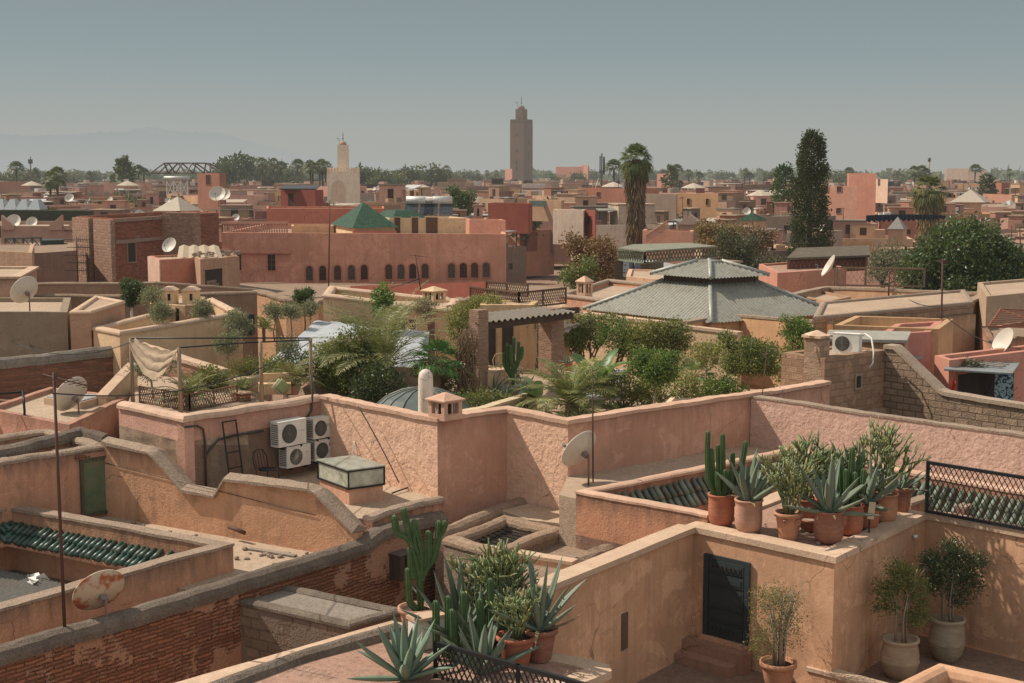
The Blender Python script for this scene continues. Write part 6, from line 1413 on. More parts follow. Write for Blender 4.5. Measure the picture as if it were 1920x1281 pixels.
for px, py, bl, m_, lab, sd, nc in ((1165, 762, [(0, 0, .5, .7, .5, .5), (.7, 0, .35, .5, .4, .35)], YELLOWG, 'yellow-green low shrubs right of the banana plants', 301, 420), (1350, 758, [(0, 0, .4, .7, .4, .4)], FRESH, 'fresh green shrub under the broad dense ficus', 302, 300), (1480, 728, [(0, 0, .7, .55, .4, .65), (.3, 0, 1.2, .4, .35, .35)], YELLOWG, 'loose yellow-green shrub left of the stone chimney', 303, 380), (900, 770, [(0, 0, .25, .8, .4, .3), (.8, 0, .2, .5, .3, .2)], MID, 'dark creeping plants along the wall right of the chimney', 304, 320), (945, 728, [(0, 0, .35, .6, .4, .4)], OLIVE, 'spiky grey-green planting at the foot of the pergola pillars', 305, 260), (1090, 668, [(0, 0, 1.0, .6, .4, .7), (-.3, 0, .5, .4, .4, .5)], FRESH, 'leafy climber beside the tan counter', 306, 420), (1290, 655, [(0, 0, .6, .8, .4, .5), (.9, 0, .5, .6, .4, .4)], MID, 'leafy planting on the ledge below the stepped cream wall', 307, 380), (620, 700, [(0, 0, .5, .5, .4, .5)], FRESH, 'fresh green shrub at the left of the pink-flowered bush', 308, 260), (830, 735, [(0, 0, .4, .6, .4, .35), (-.5, 0, .6, .4, .3, .4)], YELLOWG, 'yellow-green shrubs around the fan palm', 309, 300)):
    bush('leafy_bush', lab, px, py, 9.3, bl, m_, sd, nc, .095, .05)
for i, (px, py, sc_) in enumerate(((925, 735, .7), (950, 742, .6), (985, 738, .65))):
    b_ = gz(px, py, 9.3); t = thing('agave', ('first', 'second', 'third')[i] + ' from left of three small agaves on the pergola terrace', 'agave', b_, 'agaves on the pergola terrace'); agave_leaves(np.random.RandomState(90 + i), 12, sc_, .08, (.2, 1.45), .3).xf(b_).build('leaves', AGAVE, t)
for i, (px, py) in enumerate(((938, 716), (965, 714), (912, 712))):
    b_ = gz(px, py, 9.27); wire_chair(('middle', 'right', 'left')[i] + ' of three cream chairs under the pergola', b_, .4 * i, plaster((.5, .38, .26), .1))
fan_palm('fan_palm', 'small spiky fan palm among the ficus trees', gz(1300, 735, 9.3), .5, 14, .5, leafm((.1, .16, .06), (.18, .2, .08), .3), 41, .1, .3, (-.2, 1.3))
feather_palm('date_palm', 'young feather palm at the foot of the dry olive tree', gz(795, 655, 9.3), 16, 1.2, PALMG, 44, .3, .1, (.1, 1.4), 1.2, .3, 24, .03)

for px, py, bl, m_, lab, sd, nc in ((395, 735, [(0, 0, .35, .6, .4, .35)], MID, 'green shrub behind the low brown trellis', 311, 260), (605, 700, [(0, 0, .5, .5, .4, .5), (.4, 0, .8, .3, .3, .3)], YELLOWG, 'yellow-green shrub just right of the right canopy post', 312, 300), (560, 712, [(0, 0, .4, .9, .4, .4), (-.7, 0, .3, .5, .3, .3)], FRESH, 'flowering green border below the white tarpaulin', 313, 420), (655, 640, [(0, 0, .5, .7, .5, .4)], OLIVE, 'dry grey-green shrub beside the thin-fronded palm', 314, 260)):
    bush('leafy_bush', lab, px, py, 9.7, bl, m_, sd, nc, .09, .045, extra=(leafm((.55, .36, .33), (.6, .45, .4), .2), 30) if sd == 313 else None)

cable('slack wire from the tall left mast to the right canopy post', (*bw(112), 12.3), at(584, 640, 37), .5)
cable('wire drooping from the left canopy post towards the far left mast', at(249, 640, 40), at(20, 640, 44), .4)
cable('hose lying across the yard roof right of the glass skylight', G3(735, 925, 8.5), G3(800, 905, 8.5), -.02, .02)
cable('thin wire down the rough stucco wall left of the chimney', at(672, 762, 34.3), at(748, 905, 33.3), -.05, .014)
# ================================================================== RIGHT-HAND BUILDINGS
P0_ = (8.65, 39.0); Vb = nrm2((.76, .65)); Ub = (Vb[1], -Vb[0])
P1_ = online(1660, P0_, Vb)
bz = zat(672, 39); bz = at(1552, 672, 39.0)[2]
bb = house('block_house', 'small concrete-block house with one tiny window and an air conditioner on its roof', [P0_, P1_, add2(P1_, Ub, -1.7), add2(P0_, Ub, -1.5)], bz, 8, masonry((.37, .235, .155), (.30, .19, .13), .42, .2, .016, .7, .03, .3, .2, (.42, .25, .165), .56), R_DUST, par=.06, th=.25, step=.4, jit=.01, jz=.02)
s_ = sqrt((online(1606, P0_, Vb)[0] - P0_[0]) ** 2 + (online(1606, P0_, Vb)[1] - P0_[1]) ** 2)
opening(bb, P0_, P1_, s_, 9.95, .22, .34, DARKGAP, .05, .06, P_PALECOPE, name='window')
gp = [(1660, 646), (1678, 648), (1764, 729), (1772, 733), (1920, 757), (2000, 772)]
gpts = [online(px, P1_, Ub) for px, _ in gp]
wall('gable_wall', 'sloping concrete-block stair gable descending to a low block wall at right', gpts, [at(px, py, online(px, P1_, Ub)[1])[2] for px, py in gp], 7, .3, P_BLOCKL, (cope_flat, .06, .1), dusty((.36, .27, .2), (.44, .34, .26), 2), step=.3, jit=.015, jz=.012)
p = at(1588, 660, 40.7); ac_unit('white air conditioner standing alone on the block house roof', (p[0], p[1], bz - .06), -.55, .78, .56, False)
t = thing('hose', 'white and dark insulated hose curving off the block house roof', 'hose', at(1615, 630, 40.8)); q = lambda px, py, D: at(px, py, D)
MB().tube([q(1608, 634, 40.8), q(1622, 626, 40.6), q(1634, 634, 40.3), q(1638, 660, 40.1), q(1637, 680, 40.1), q(1630, 690, 40.1)], .026, 7).build('hose_run', WHITE, t)
MB().tube([q(1606, 636, 41), q(1614, 640, 41), q(1612, 650, 41), q(1602, 652, 41)], .02, 6).build('hose_loop', WHITE, t)
sc0 = at(1530, 715, 39.5); t = thing('chimney', 'square stone-faced chimney with a pale cap and an arched niche beside the ficus trees', 'chimney', (sc0[0], sc0[1], 9.3))
zt_ = at(1530, 632, 39.5)[2]; MB().box((sc0[0], sc0[1], (zt_ + 9) / 2), (.5, .5, zt_ - 9), UV_ANG).build('shaft', masonry((.42, .29, .2), (.36, .26, .18), .3, .16, .012, .7, .04, .4, .2), t)
MB().box((sc0[0], sc0[1], zt_ + .03), (.62, .62, .07), UV_ANG).add([(sc0[0] + i * .3, sc0[1] + j * .3, zt_ + .062) for i, j in ((-1, -1), (1, -1), (1, 1), (-1, 1))] + [(sc0[0], sc0[1], zt_ + .2)], [(0, 1, 4), (1, 2, 4), (2, 3, 4), (3, 0, 4)]).build('cap', P_CAP, t)
mb = MB(); k = .356; MB().prism([(sc0[0] + .11 * cos(a) - k * .72, sc0[1] - k * .72 - .0) for a in (0, pi)] + [(sc0[0] - k * .5, sc0[1] - .25)], zt_ - .35, zt_ - .12).build('niche', P_CAP, t)
def hbox(name, label, L, Fr, R, D, ztop_py, zb, m, rm, par=.12, **k):
    """house seen on a corner: plan corners left, front, right given as (px, D); height from a pixel row at the front corner"""
    pts = para(at(L[0], 400, L[1])[:2], at(Fr[0], 400, Fr[1])[:2], at(R[0], 400, R[1])[:2])
    z = at(Fr[0], ztop_py, Fr[1])[2]
    return house(name, label, pts, z, zb, m, rm, par=par, **k), pts, z
PK = plaster((.46, .215, .175), .25, 1, .3); OCH = plaster((.53, .34, .185), .3, 1, .3, top=.3); TANM = plaster((.47, .30, .19), .35, 1, .5, top=.4)
o, pts, z = hbox('small_house', 'deep pink house behind the sloping block gable', (1655, 45.5), (1752, 46.5), (1775, 50), 0, 622, 7, PK, R_PINK); 
pa, pb = at(1655, 400, 45.5)[:2], at(1752, 400, 46.5)[:2]; opening(o, pa, pb, 1.15, zat(738, 46), .5, .6, P_OLD2, .05, .05, PK, name='window')
mb = MB(); a_, b_2 = at(1712, 700, 45.9), at(1735, 698, 45.2); mb.prism([at(1707, 400, 46.0)[:2], at(1738, 400, 46.2)[:2], at(1738, 400, 45.4)[:2], at(1712, 400, 45.2)[:2]], zat(672, 45.8), zat(671, 45.8) + .02); mb.build('awning_sheet', metalsheet((.3, .31, .31), .2), o)
t = thing('sheet_roof', 'pale grey sheet roof slab in front of the ochre parapet at right', 'roof', at(1620, 640, 44.5)); mb = MB()
mb.prism([at(1552, 400, 44.5)[:2], at(1708, 400, 44.0)[:2], at(1716, 400, 46.5)[:2], at(1560, 400, 47)[:2]], zat(638, 44.3) - .06, zat(636, 44.3)); mb.build('slab', metalsheet((.40, .37, .31), .25), t)
MB().prism([at(1560, 400, 44.7)[:2], at(1704, 400, 44.2)[:2], at(1712, 400, 46.4)[:2], at(1566, 400, 46.8)[:2]], 8, zat(638, 44.3) - .06).build('wall', TANM, t)
o, pts, z = hbox('ochre_house', 'ochre-walled house with a weedy parapet behind the grey sheet roof', (1570, 48.), (1768, 46.8), (1795, 50), 0, 617, 7, OCH, R_DUST, par=.4)
o, pts, z = hbox('block_house', 'long tan house with a block side wall and cracked plaster end at right', (1530, 50.), (1832, 56.), (1815, 62), 0, 565, 7, masonry((.33, .225, .155), (.22, .155, .11), .42, .22, .02, .7, .03, .3, .2), R_DUST, par=.1, cope=(cope_round, .03, .1), cm=P_PALECOPE)
bl = at(1768, 400, 54.6)[:2]; bL = at(1833, 400, 55.8)[:2]; d_, n_ = face_frame(bl, bL)
MB().prism([add2(bl, n_, .02), add2(bL, n_, .02), add2(bL, n_, .1), add2(bl, n_, .1)], 7, z - .5).build('plaster_end', plaster((.48, .30, .18), .4, 1, .4, top=.5), o)
o, pts, z = hbox('small_house', 'pink rooftop hut with an open shaded front and blue-grey sheet awning at the right edge', (1762, 45.), (1790, 43.8), (1990, 47), 0, 676, 7, plaster((.45, .22, .165), .3, 1, .3), R_PINK, par=.3)
pa, pb = at(1790, 400, 43.8)[:2], at(1990, 400, 47.)[:2]
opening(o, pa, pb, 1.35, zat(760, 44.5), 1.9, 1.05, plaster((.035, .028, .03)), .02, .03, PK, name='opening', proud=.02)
t = thing('awning', 'blue-grey sheet metal awning weighed down with planks at the right edge', 'awning', at(1840, 690, 43.5)); mb = MB()
A4 = [at(1770, 692, 43.4), at(1898, 700, 43.0), at(1912, 680, 45.5), at(1782, 672, 45.5)]; mb.add(A4 + [(x, y, z_ - .05) for x, y, z_ in A4], [(0, 1, 2, 3), (7, 6, 5, 4), (0, 4, 5, 1), (1, 5, 6, 2), (2, 6, 7, 3), (3, 7, 4, 0)]); mb.build('sheet', metalsheet((.27, .29, .29), .35), t)
mb = MB()
for k in range(3): mb.bar(at(1832 + k * 8, 682 - k * 2, 44.2 + k * .4), at(1880 + k * 6, 688 - k * 2, 44. + k * .4), .1, .05)
mb.build('planks', woodm((.4, .35, .3)), t); MB().quads(crown(3, [(0, 0, 0, .4, .25, .07)], 60, 8, .15, .1, .06)).xf(at(1815, 686, 44.2)).build('netting', leafm((.07, .075, .05), (.1, .1, .08), .1), t)
c_ = at(1881, 728, 44.3); mb = MB(); Vv = [(c_[0] - .3 + .06 * i, c_[1] - .08 + .03 * (i % 2), c_[2] + .5 - j * .25) for j in range(5) for i in range(11)]
mb.add(np.array(Vv), [(j * 11 + i, j * 11 + i + 1, (j + 1) * 11 + i + 1, (j + 1) * 11 + i) for j in range(4) for i in range(10)], True)
n = NT('patterned_cloth'); ch = n.noise(n.pos(), 7, 2, .5, 1.5); cm_ = n.fin(n.mix(n.rng(ch, .47, .53), (.03, .05, .09), (.3, .42, .45)), .9, spec=.1)
o = mb.build('curtain', cm_); tag(o, 'blue and white patterned curtain hanging under the sheet metal awning', 'curtain')
o = MB().quads(leaf_quads(np.random.RandomState(2), np.array([at(1788, 705 + 5 * k, 43.6) for k in range(7)]), np.array([(0.1, 0, -1)] * 7), .5, .3)).build('red_cloth', clothm((.45, .07, .05), .1)); tag(o, 'red cloth hanging at the left end of the sheet metal awning', 'cloth')
b = at(1893, 672, 47); dish.put((b[0] - .1, b[1], b[2] - .25), radians(-168), (.98, .98, 1.0), 'big pale satellite dish seen edge-on at the right edge above the sheet metal awning')
o, pts, z = hbox('small_house', 'rough earthen house with crumbling corner below a rusty frame at the right edge', (1846, 56), (1868, 51), (1990, 53), 0, 640, 7, P_OLD2, P_MUD, par=.1, step=.4, jit=.06, jz=.06)
t = thing('iron_frame', 'rusty red iron bed-like frame standing on the earthen house at the right edge', 'frame', at(1860, 610, 51)); mb = MB()
c4 = [at(1853, 612, 50.5), at(1876, 580, 53), at(1990, 585, 53), at(1975, 615, 50.5)]
for i in range(4): mb.bar(c4[i], c4[(i + 1) % 4], .05)
for k in range(1, 9): mb.bar(mix2(c4[0], c4[1], k / 9), mix2(c4[3], c4[2], k / 9), .025)
mb.bar(c4[1], c4[3], .03); mb.build('frame_bars', paint((.28, .09, .06), .7, .2, .5, (.1, .05, .03)), t)
o, pts, z = hbox('grey_house', 'plain greyish house with a clean shadow line at the right edge below the dark tree', (1838, 70), (1856, 62), (2010, 66), 0, 556, 7, plaster((.37, .27, .19), .3, 1, .4), R_DUST)
# courtyard house behind the pavilion
ch_ = thing('courtyard_house', 'tan courtyard house with a small grilled window right of the grey pavilion', 'house', at(1600, 570, 72))
q0, q1, q2, q3 = at(1440, 400, 70)[:2], at(1555, 400, 80)[:2], at(1858, 400, 72)[:2], at(1790, 400, 66)[:2]
wall_parts(ch_, [q0, q1, q2], [zat(560, 70), zat(537, 80), zat(548, 72)], 7, .35, TANM, (cope_flat, .05, .12), P_PALECOPE, step=1.5, jit=.02, jz=.03)
wall_parts(ch_, [q2, add2(q2, nrm2(sub2(q0, q1)), 9)], [zat(548, 72), zat(560, 68)], 7, .35, TANM, (cope_flat, .05, .12), P_PALECOPE, step=1.5, jit=.02, jz=.03)
MB().prism([q0, q1, q2, add2(q2, nrm2(sub2(q0, q1)), 9)], 6, zat(592, 70)).build('roof', R_DUST, ch_)
o, pts, z = hbox('small_house', 'low tan block inside the courtyard with a barred window', (1600, 70), (1640, 66), (1790, 68), 0, 575, 7, TANM, R_PALE)
pa, pb = at(1600, 400, 70)[:2], at(1640, 400, 66)[:2]; opening(o, pa, pb, 1.2, zat(592, 68), .6, .55, plaster((.2, .1, .07)), .05, .04, PK, bars=(4, 4), barm=RUSTIRON)
o, pts, z = hbox('small_house', 'tan house with a shaded doorway in the courtyard corner', (1500, 76), (1555, 72), (1600, 75), 0, 566, 7, TANM, R_DUST)
pa, pb = at(1500, 400, 76)[:2], at(1555, 400, 72)[:2]; opening(o, pa, pb, 1.9, zat(592, 73), 1.2, .75, DARKGAP, .05, .05, TANM, name='door')
tv_mast('antenna_mast', 'tall rusty mast with a bushy aerial in front of the long block wall at right', at(1764, 660, 50), 3.3, RUSTIRON, True, .035, (-.05, 0), 1.2)
tv_mast('antenna_mast', 'short rusty mast inside the tan courtyard', at(1666, 560, 66), 1.3, RUSTIRON, False, .035)
SALM = plaster((.47, .23, .165), .25, 1, .2)
o, pts, z = hbox('salmon_house', 'smooth salmon house below the reed-roofed lattice hut', (1425, 88), (1460, 80), (1590, 84), 0, 512, 7, SALM, R_PINK)
t = thing('roof_hut', 'hut with red lattice walls and a grey reed roof right of the cypress', 'hut', at(1550, 515, 86)); LW_ = woodm((.2, .085, .06)); mb = MB()
l0, l1, l2 = at(1480, 400, 85)[:2], at(1532, 400, 83)[:2], at(1560, 400, 83.)[:2]; lr = at(1624, 400, 88)[:2]
zz0, zz1 = zat(514, 84), zat(489, 84); lattice(mb, l0, lr, zz0, zz1, .34, .1, .04); mb.build('lattice', LW_, t); frame_rect(MB(), l0, lr, zz0, zz1, .12, 2).build('frame', LW_, t)
MB().prism(ccw([l0, lr, add2(lr, (.3, 1), 4), add2(l0, (.3, 1), 4)]), zz0, zz1 - .1).build('back_wall', plaster((.2, .1, .08)), t)
rr = ccw([add2(l0, (-.3, -.5), .5), add2(lr, (.5, -.5), .5), add2(lr, (.3, 1), 5), add2(l0, (.3, 1), 5)]); MB().prism(rr, [zz1, zz1, zz1 + .25, zz1 + .25], [zz1 + .12, zz1 + .12, zz1 + .45, zz1 + .45]).build('reed_roof', dusty((.12, .1, .075), (.19, .16, .125), 3, 1.), t)
t = thing('trellis_screen', 'long brown trellis fence on the tan roofs in front of the dark tree', 'screen', at(1650, 535, 76)); mb = MB(); l0, lr = at(1572, 400, 77)[:2], at(1737, 400, 76)[:2]
zz0, zz1 = zat(536, 76.5), zat(503, 76.5); lattice(mb, l0, lr, zz0, zz1, .3, .09, .03); mb.build('trellis', woodm((.27, .2, .14)), t); frame_rect(MB(), l0, lr, zz0, zz1, .09, 2).build('frame', woodm((.24, .16, .11)), t)
b = at(1560, 535, 74); dish.put(b, radians(178), (1.25, 1.25, 1.25), 'tall satellite dish seen edge-on beside the brown trellis fence')
# ================================================================== PAVILION
pz_ = 10.4; eL, eF, eR = G(1094, 580, pz_), G(1334, 606, pz_), G(1571, 588, pz_)
pt = thing('pavilion', 'two-tiered hip roof of grey corrugated sheet over a cream pavilion', 'pavilion', (*eF, 7)); pq = ccw(para(eL, eF, eR)); CORR = metalsheet((.29, .28, .235), .6, (.17, .14, .105), .55)
pc = ((eL[0] + eR[0]) / 2, (eL[1] + eR[1]) / 2)
def tier(q, z0, z1, kk, nm, th=.12):
    mbs = MB(); c = pc; top = [(c[0] + (p[0] - c[0]) * kk, c[1] + (p[1] - c[1]) * kk) for p in q]
    for i in range(4):
        a, b = q[i], q[(i + 1) % 4]; ta, tb = top[i], top[(i + 1) % 4]; mb_n = ((a[0] + b[0]) / 2 - c[0], (a[1] + b[1]) / 2 - c[1]); h = sqrt(mb_n[0] ** 2 + mb_n[1] ** 2); rise = z1 - z0
        nn = (mb_n[0] / h * rise, mb_n[1] / h * rise, h * (1 - kk)); l = sqrt(sum(x * x for x in nn)); corrug(mbs, (*a, z0), (*b, z0), (*ta, z1), (*tb, z1), .17, .026, tuple(x / l for x in nn))
    o = mbs.build(nm, CORR, pt); mb = MB()
    for i in range(4): p, t_ = (*q[i], z0 + .03), (*top[i], z1 + .03); mb.tube([p, mix2(p, t_, .5), t_], .085, 8)
    mb.build('hip_ridge', metalsheet((.36, .36, .32), .2), o); return top
zu = at(1334, 536, eF[1] + 3.2)[2]; apex = at(1325, 490, pc[1])[2]
t1 = tier(pq, pz_, at(1325, 527, pc[1])[2], .36, 'lower_roof')
MB().prism(t1, pz_ + .5, at(1325, 515, pc[1])[2]).build('lantern_wall', DWOOD, pt)
uq = [(pc[0] + (p[0] - pc[0]) * .47, pc[1] + (p[1] - pc[1]) * .47) for p in pq]; zu = at(1325, 522, pc[1] - 2)[2]
t2 = tier(uq, zu, apex, .2, 'upper_roof')
MB().prism([(pc[0] + (p[0] - pc[0]) * .11, pc[1] + (p[1] - pc[1]) * .11) for p in pq], apex - .05, apex + .05).build('ridge_cap', CORR, pt)
wq = [(pc[0] + (p[0] - pc[0]) * .93, pc[1] + (p[1] - pc[1]) * .93) for p in pq]; MB().prism(wq, 7, pz_ + .05).build('wall', plaster((.52, .33, .19), .3), pt)
wall('garden_wall', 'cream parapet wall under the left eave of the grey pavilion', [add2(eL, U, -.1) and at(1092, 400, 57.5)[:2], at(1283, 400, 53.2)[:2]], [zat(585, 57.5), zat(606, 53.2)], 8, .3, PCR, (cope_flat, .05, .12), P_CAP, step=1)
wall('garden_wall', 'cream stepped wall piece below the grey pavilion corner', [at(1268, 400, 51.5)[:2], at(1392, 400, 49.5)[:2]], [zat(608, 51.5), zat(622, 49.5)], 8, .25, PCR, (cope_flat, .04, .1), P_CAP, step=1)
ow = [at(1284, 400, 53.)[:2], at(1374, 400, 55.)[:2], at(1562, 400, 50.5)[:2]]
wall('garden_wall', 'orange-tan wall in front of the pavilion corner, half in shadow', ow, [zat(603, 53), zat(588, 55.), zat(603, 50.5)], 8, .3, plaster((.54, .32, .18), .3, 1, .3), (cope_flat, .03, .08), P_PALECOPE, step=1)
t = thing('cloth_canopy', 'sagging white and grey cloths on a line below the pavilion left corner', 'cloth', at(1075, 600, 50)); mb = MB(); nu, nv = 30, 8; Vv = []
A_, B_ = np.array(at(1042, 596, 49.)), np.array(at(1115, 592, 51))
for j in range(nv + 1):
    for i in range(nu + 1): s_, r_ = i / nu, j / nv; Vv.append(A_ + (B_ - A_) * s_ + np.array((0, .3 * r_, -4 * s_ * (1 - s_) * .25 - r_ * (.3 + .15 * sin(s_ * 9)) + .04 * sin(s_ * 37 + r_ * 5))))
mb.add(np.array(Vv), [(j * (nu + 1) + i, j * (nu + 1) + i + 1, (j + 1) * (nu + 1) + i + 1, (j + 1) * (nu + 1) + i) for j in range(nv) for i in range(nu)], True); mb.build('cloth_sheet', clothm((.36, .33, .3), .2), t)
# walls and roofs between garden and the long pink building
house('mud_house', 'long low mud-topped house with weeds along its roof edge below the arched windows', [at(430, 400, 108)[:2], at(640, 400, 105)[:2], at(1165, 400, 106)[:2], at(1165, 400, 116)[:2], at(950, 400, 120)[:2], at(430, 400, 122)[:2]], zat(532, 121), 3, plaster((.36, .19, .135), .4, 1, .6, patch=.4), P_MUD, par=.06, cope=(cope_round, .05, .18), cm=P_MUD, step=1.0, jit=.04, jz=.05)
t = thing('red_tarp', 'dull red tarpaulin stretched low across the roof below the arched windows', 'tarpaulin', at(750, 545, 74)); mb = MB(); nu = 40; Vv = []; rs_ = np.random.RandomState(4)
for j in range(6):
    for i in range(nu + 1): s_ = i / nu; p = at(655 + 260 * s_, 400, 99 + j * .9); Vv.append((p[0], p[1], zat(563 - 8 * s_, 99) + j * .13 + (.04 * sin(s_ * 31 + j * 2) + rs_.normal() * .05) * (j < 5)))
mb.add(np.array(Vv), [(j * (nu + 1) + i, j * (nu + 1) + i + 1, (j + 1) * (nu + 1) + i + 1, (j + 1) * (nu + 1) + i) for j in range(5) for i in range(nu)], True); mb.build('tarp', clothm((.2, .055, .035), .05), t)
o, pts, z = hbox('salmon_house', 'salmon terrace house with a stepped parapet left of the pavilion', (1050, 62), (1150, 59), (1230, 68), 0, 562, 7, plaster((.50, .27, .175), .3, 1, .4), R_DUST, par=.3, cope=(cope_round, .05, .1), cm=P_PALECOPE)
b = at(1096, 545, 63); chimney_lantern('chimney', 'small pinkish chimney with a pyramid cap on the salmon terrace house', (b[0], b[1], b[2] - .3), .5, .95, plaster((.55, .36, .26), .3), UV_ANG)
house('cream_house', 'cream-topped house strip left of the pavilion corner', [at(1175, 400, 74)[:2], at(1300, 400, 70)[:2], at(1310, 400, 78)[:2], at(1180, 400, 80)[:2]], zat(524, 72), 7, plaster((.55, .36, .24), .3), R_PALE, par=.1)
wall('garden_wall', 'ochre mud wall curving down left of the small clipped globe tree', [at(478, 400, 64)[:2], at(540, 400, 61)[:2], at(600, 400, 60)[:2]], [zat(543, 64), zat(556, 61), zat(562, 60)], 7, .4, plaster((.48, .29, .175), .6, 1, .4), (cope_round, .05, .15), P_MUD, step=.5, jit=.03, jz=.04)
# green lattice pergola
t = thing('pergola', 'pale green lattice pergola with curtains left of the pavilion roof', 'pergola', at(1230, 520, 82)); GLW = paint((.2, .225, .16), .7); mb = MB(); l0, l1, l2 = at(1161, 400, 84)[:2], at(1210, 400, 81)[:2], at(1345, 400, 86)[:2]
za_, zb_ = zat(491, 82), zat(471, 82); lattice(mb, l0, l1, za_, zb_, .3, .09, .03); lattice(mb, l1, l2, za_, zb_, .3, .09, .03); mb.build('lattice', GLW, t); mb = MB(); frame_rect(mb, l0, l1, za_, zb_, .1, 0); frame_rect(mb, l1, l2, za_, zb_, .1, 2); mb.build('frame', GLW, t)
MB().prism(ccw([add2(l0, (0, -1), .2), add2(l1, (0, -1), .3), add2(l2, (0, -1), .2), add2(l2, (-.3, 1), 4), add2(l0, (.3, 1), 4)]), zb_ + .02, zb_ + .1).build('roof_mat', dusty((.2, .2, .15), (.3, .29, .23), 3), t)
for p, w_ in ((l0, .5), (l1, .55), (mix2(l1, l2, .12), 1.1), (l2, .4)):
    mb = MB(); k = 14; Vv = [(p[0] + w_ * (i / k - .5), p[1] - .1 + .08 * (i % 2), za_ if j else za_ - 1.9) for j in (0, 1) for i in range(k + 1)]; mb.add(np.array(Vv), [(i, i + 1, k + 2 + i, k + 1 + i) for i in range(k)]); mb.build('curtain', clothm((.25, .2, .15), .1), t)
# ================================================================== LONG PINK BUILDING
PNK = plaster((.55, .275, .195), .25, .5, .45, var=1.4); PNK2 = plaster((.50, .19, .13), .2, .6, .2); CRM = plaster((.62, .46, .28), .2, .6, .1)
D_ = 125.; A1, A2 = at(415, 400, D_)[:2], at(949, 400, 122.)[:2]
lb = house('riad_building', 'long dusty pink building with thirteen arched windows in a low row', [A1, A2, add2(A2, (-.03, 1), 22), add2(A1, (.0, 1), 22)], zat(438, 123), 4, PNK, R_PINK, par=.5, th=.35)
def sx_(px): p = online(px, A1, nrm2(sub2(A2, A1))); return sqrt((p[0] - A1[0]) ** 2 + (p[1] - A1[1]) ** 2)
for i, px in enumerate((580, 605, 633, 659, 683, 729, 752, 774, 797, 847, 869, 890, 912)): opening(lb, A1, A2, sx_(px), zat(527 - (px - 580) * .027, 123.5), .62, 1.28, (glassy((.07, .06, .055), .2), plaster((.06, .036, .03)), plaster((.1, .06, .045)))[i * 7 % 3], .2, .09, plaster((.42, .19, .13)), True, 'window', (3, 4), plaster((.13, .075, .055)))
for px in (445, 509): opening(lb, A1, A2, sx_(px), zat(508, 124), .7, 1.4, plaster((.05, .035, .03)), .1, .06, PNK, name='window', bars=(2, 3), barm=plaster((.2, .14, .1)))
mb = MB(); d_, n_ = face_frame(A1, A2); mb.bar((*add2(A1, n_, .1), zat(473, 124)), (*add2(add2(A1, d_, 6.2), n_, .1), zat(473, 124)), .3, .25); mb.build('string_course', PNK, lb)
t = thing('balustrade', 'pale pink balustrade with turned balusters on the left end of the pink building', 'balustrade', at(470, 440, 126)); b0, b1 = at(417, 400, 126)[:2], at(540, 400, 126)[:2]; zb0, zb1 = zat(441, 126), zat(420, 126)
for k in range(26):
    p = mix2(b0, b1, (k + .5) / 26); m_ = MB().lathe([(.07, 0), (.05, .15), (.09, .35), (.045, .6), (.07, zb1 - zb0)], 8).xf((*p, zb0)); m_.build('baluster', plaster((.5, .3, .23), .2), t)
MB().bar((*b0, zb1 + .08), (*b1, zb1 + .08), .3, .2).build('handrail', plaster((.5, .28, .2), .2), t)
green = rooftile((.017, .06, .03))
gq = [at(622, 400, 137)[:2], at(662, 400, 128)[:2], at(744, 400, 130)[:2]]; gq = para(*gq); zg = zat(427, 129)
g_ = thing('green_roof_pavilion', 'square cream pavilion with a pointed green tiled roof on the pink building', 'pavilion', (*gq[1], zat(442, 128) - .6)); MB().prism([(p[0], p[1]) for p in offset_ring(ccw(gq), .15, True)], zat(442, 128) - 1.2, zg).build('wall', CRM, g_); roof_pyr(gq, zg, zat(379, 133) - zg, .06).build('roof', green, g_)
MB().bar((*add2(gq[1], (-.5, -1), .12), zat(435, 128)), (*add2(gq[2], (-.5, -1), .1), zat(436, 129)), .1, .25).build('frieze', PNK2, g_)
o, pts, z = hbox('cream_house', 'cream house with three brown windows behind the pink building, right part', (700, 138), (730, 133), (880, 133), 0, 409, 6, CRM, R_PALE)
pa, pb = at(730, 400, 133)[:2], at(880, 400, 133)[:2]; L_ = sqrt((pa[0] - pb[0]) ** 2 + (pa[1] - pb[1]) ** 2)
for f_, w_ in ((.10, .55), (.32, .6), (.53, 1.1)): opening(o, pa, pb, L_ * f_, zat(438, 133), w_, 1.5, plaster((.12, .07, .05)), .1, .05, CRM, name='window')
o2 = roof_pyr(para(at(700, 400, 140)[:2], at(736, 400, 134)[:2], at(800, 400, 136)[:2]), zat(411, 134), .75, .02, .5).build('green_roof', green); tag(o2, 'low green tiled roof strip above the cream house windows', 'roof')
o, pts, z = hbox('salmon_house', 'plain salmon block at the right end of the pink building', (873, 132), (880, 129), (948, 127), 0, 412, 6, SALM, R_PINK)
house('pink_house', 'dark pink wall block behind the green pointed roof', [at(500, 400, 150)[:2], at(720, 400, 150)[:2], at(720, 400, 160)[:2], at(500, 400, 160)[:2]], zat(391, 150), 5, PNK2, R_PINK, par=.2)
house('cream_house', 'low cream wall left of the green pointed roof', [at(546, 400, 136)[:2], at(625, 400, 136)[:2], at(625, 400, 140)[:2], at(546, 400, 140)[:2]], zat(424, 136), 6, plaster((.55, .34, .2), .2), R_PALE, par=.2)
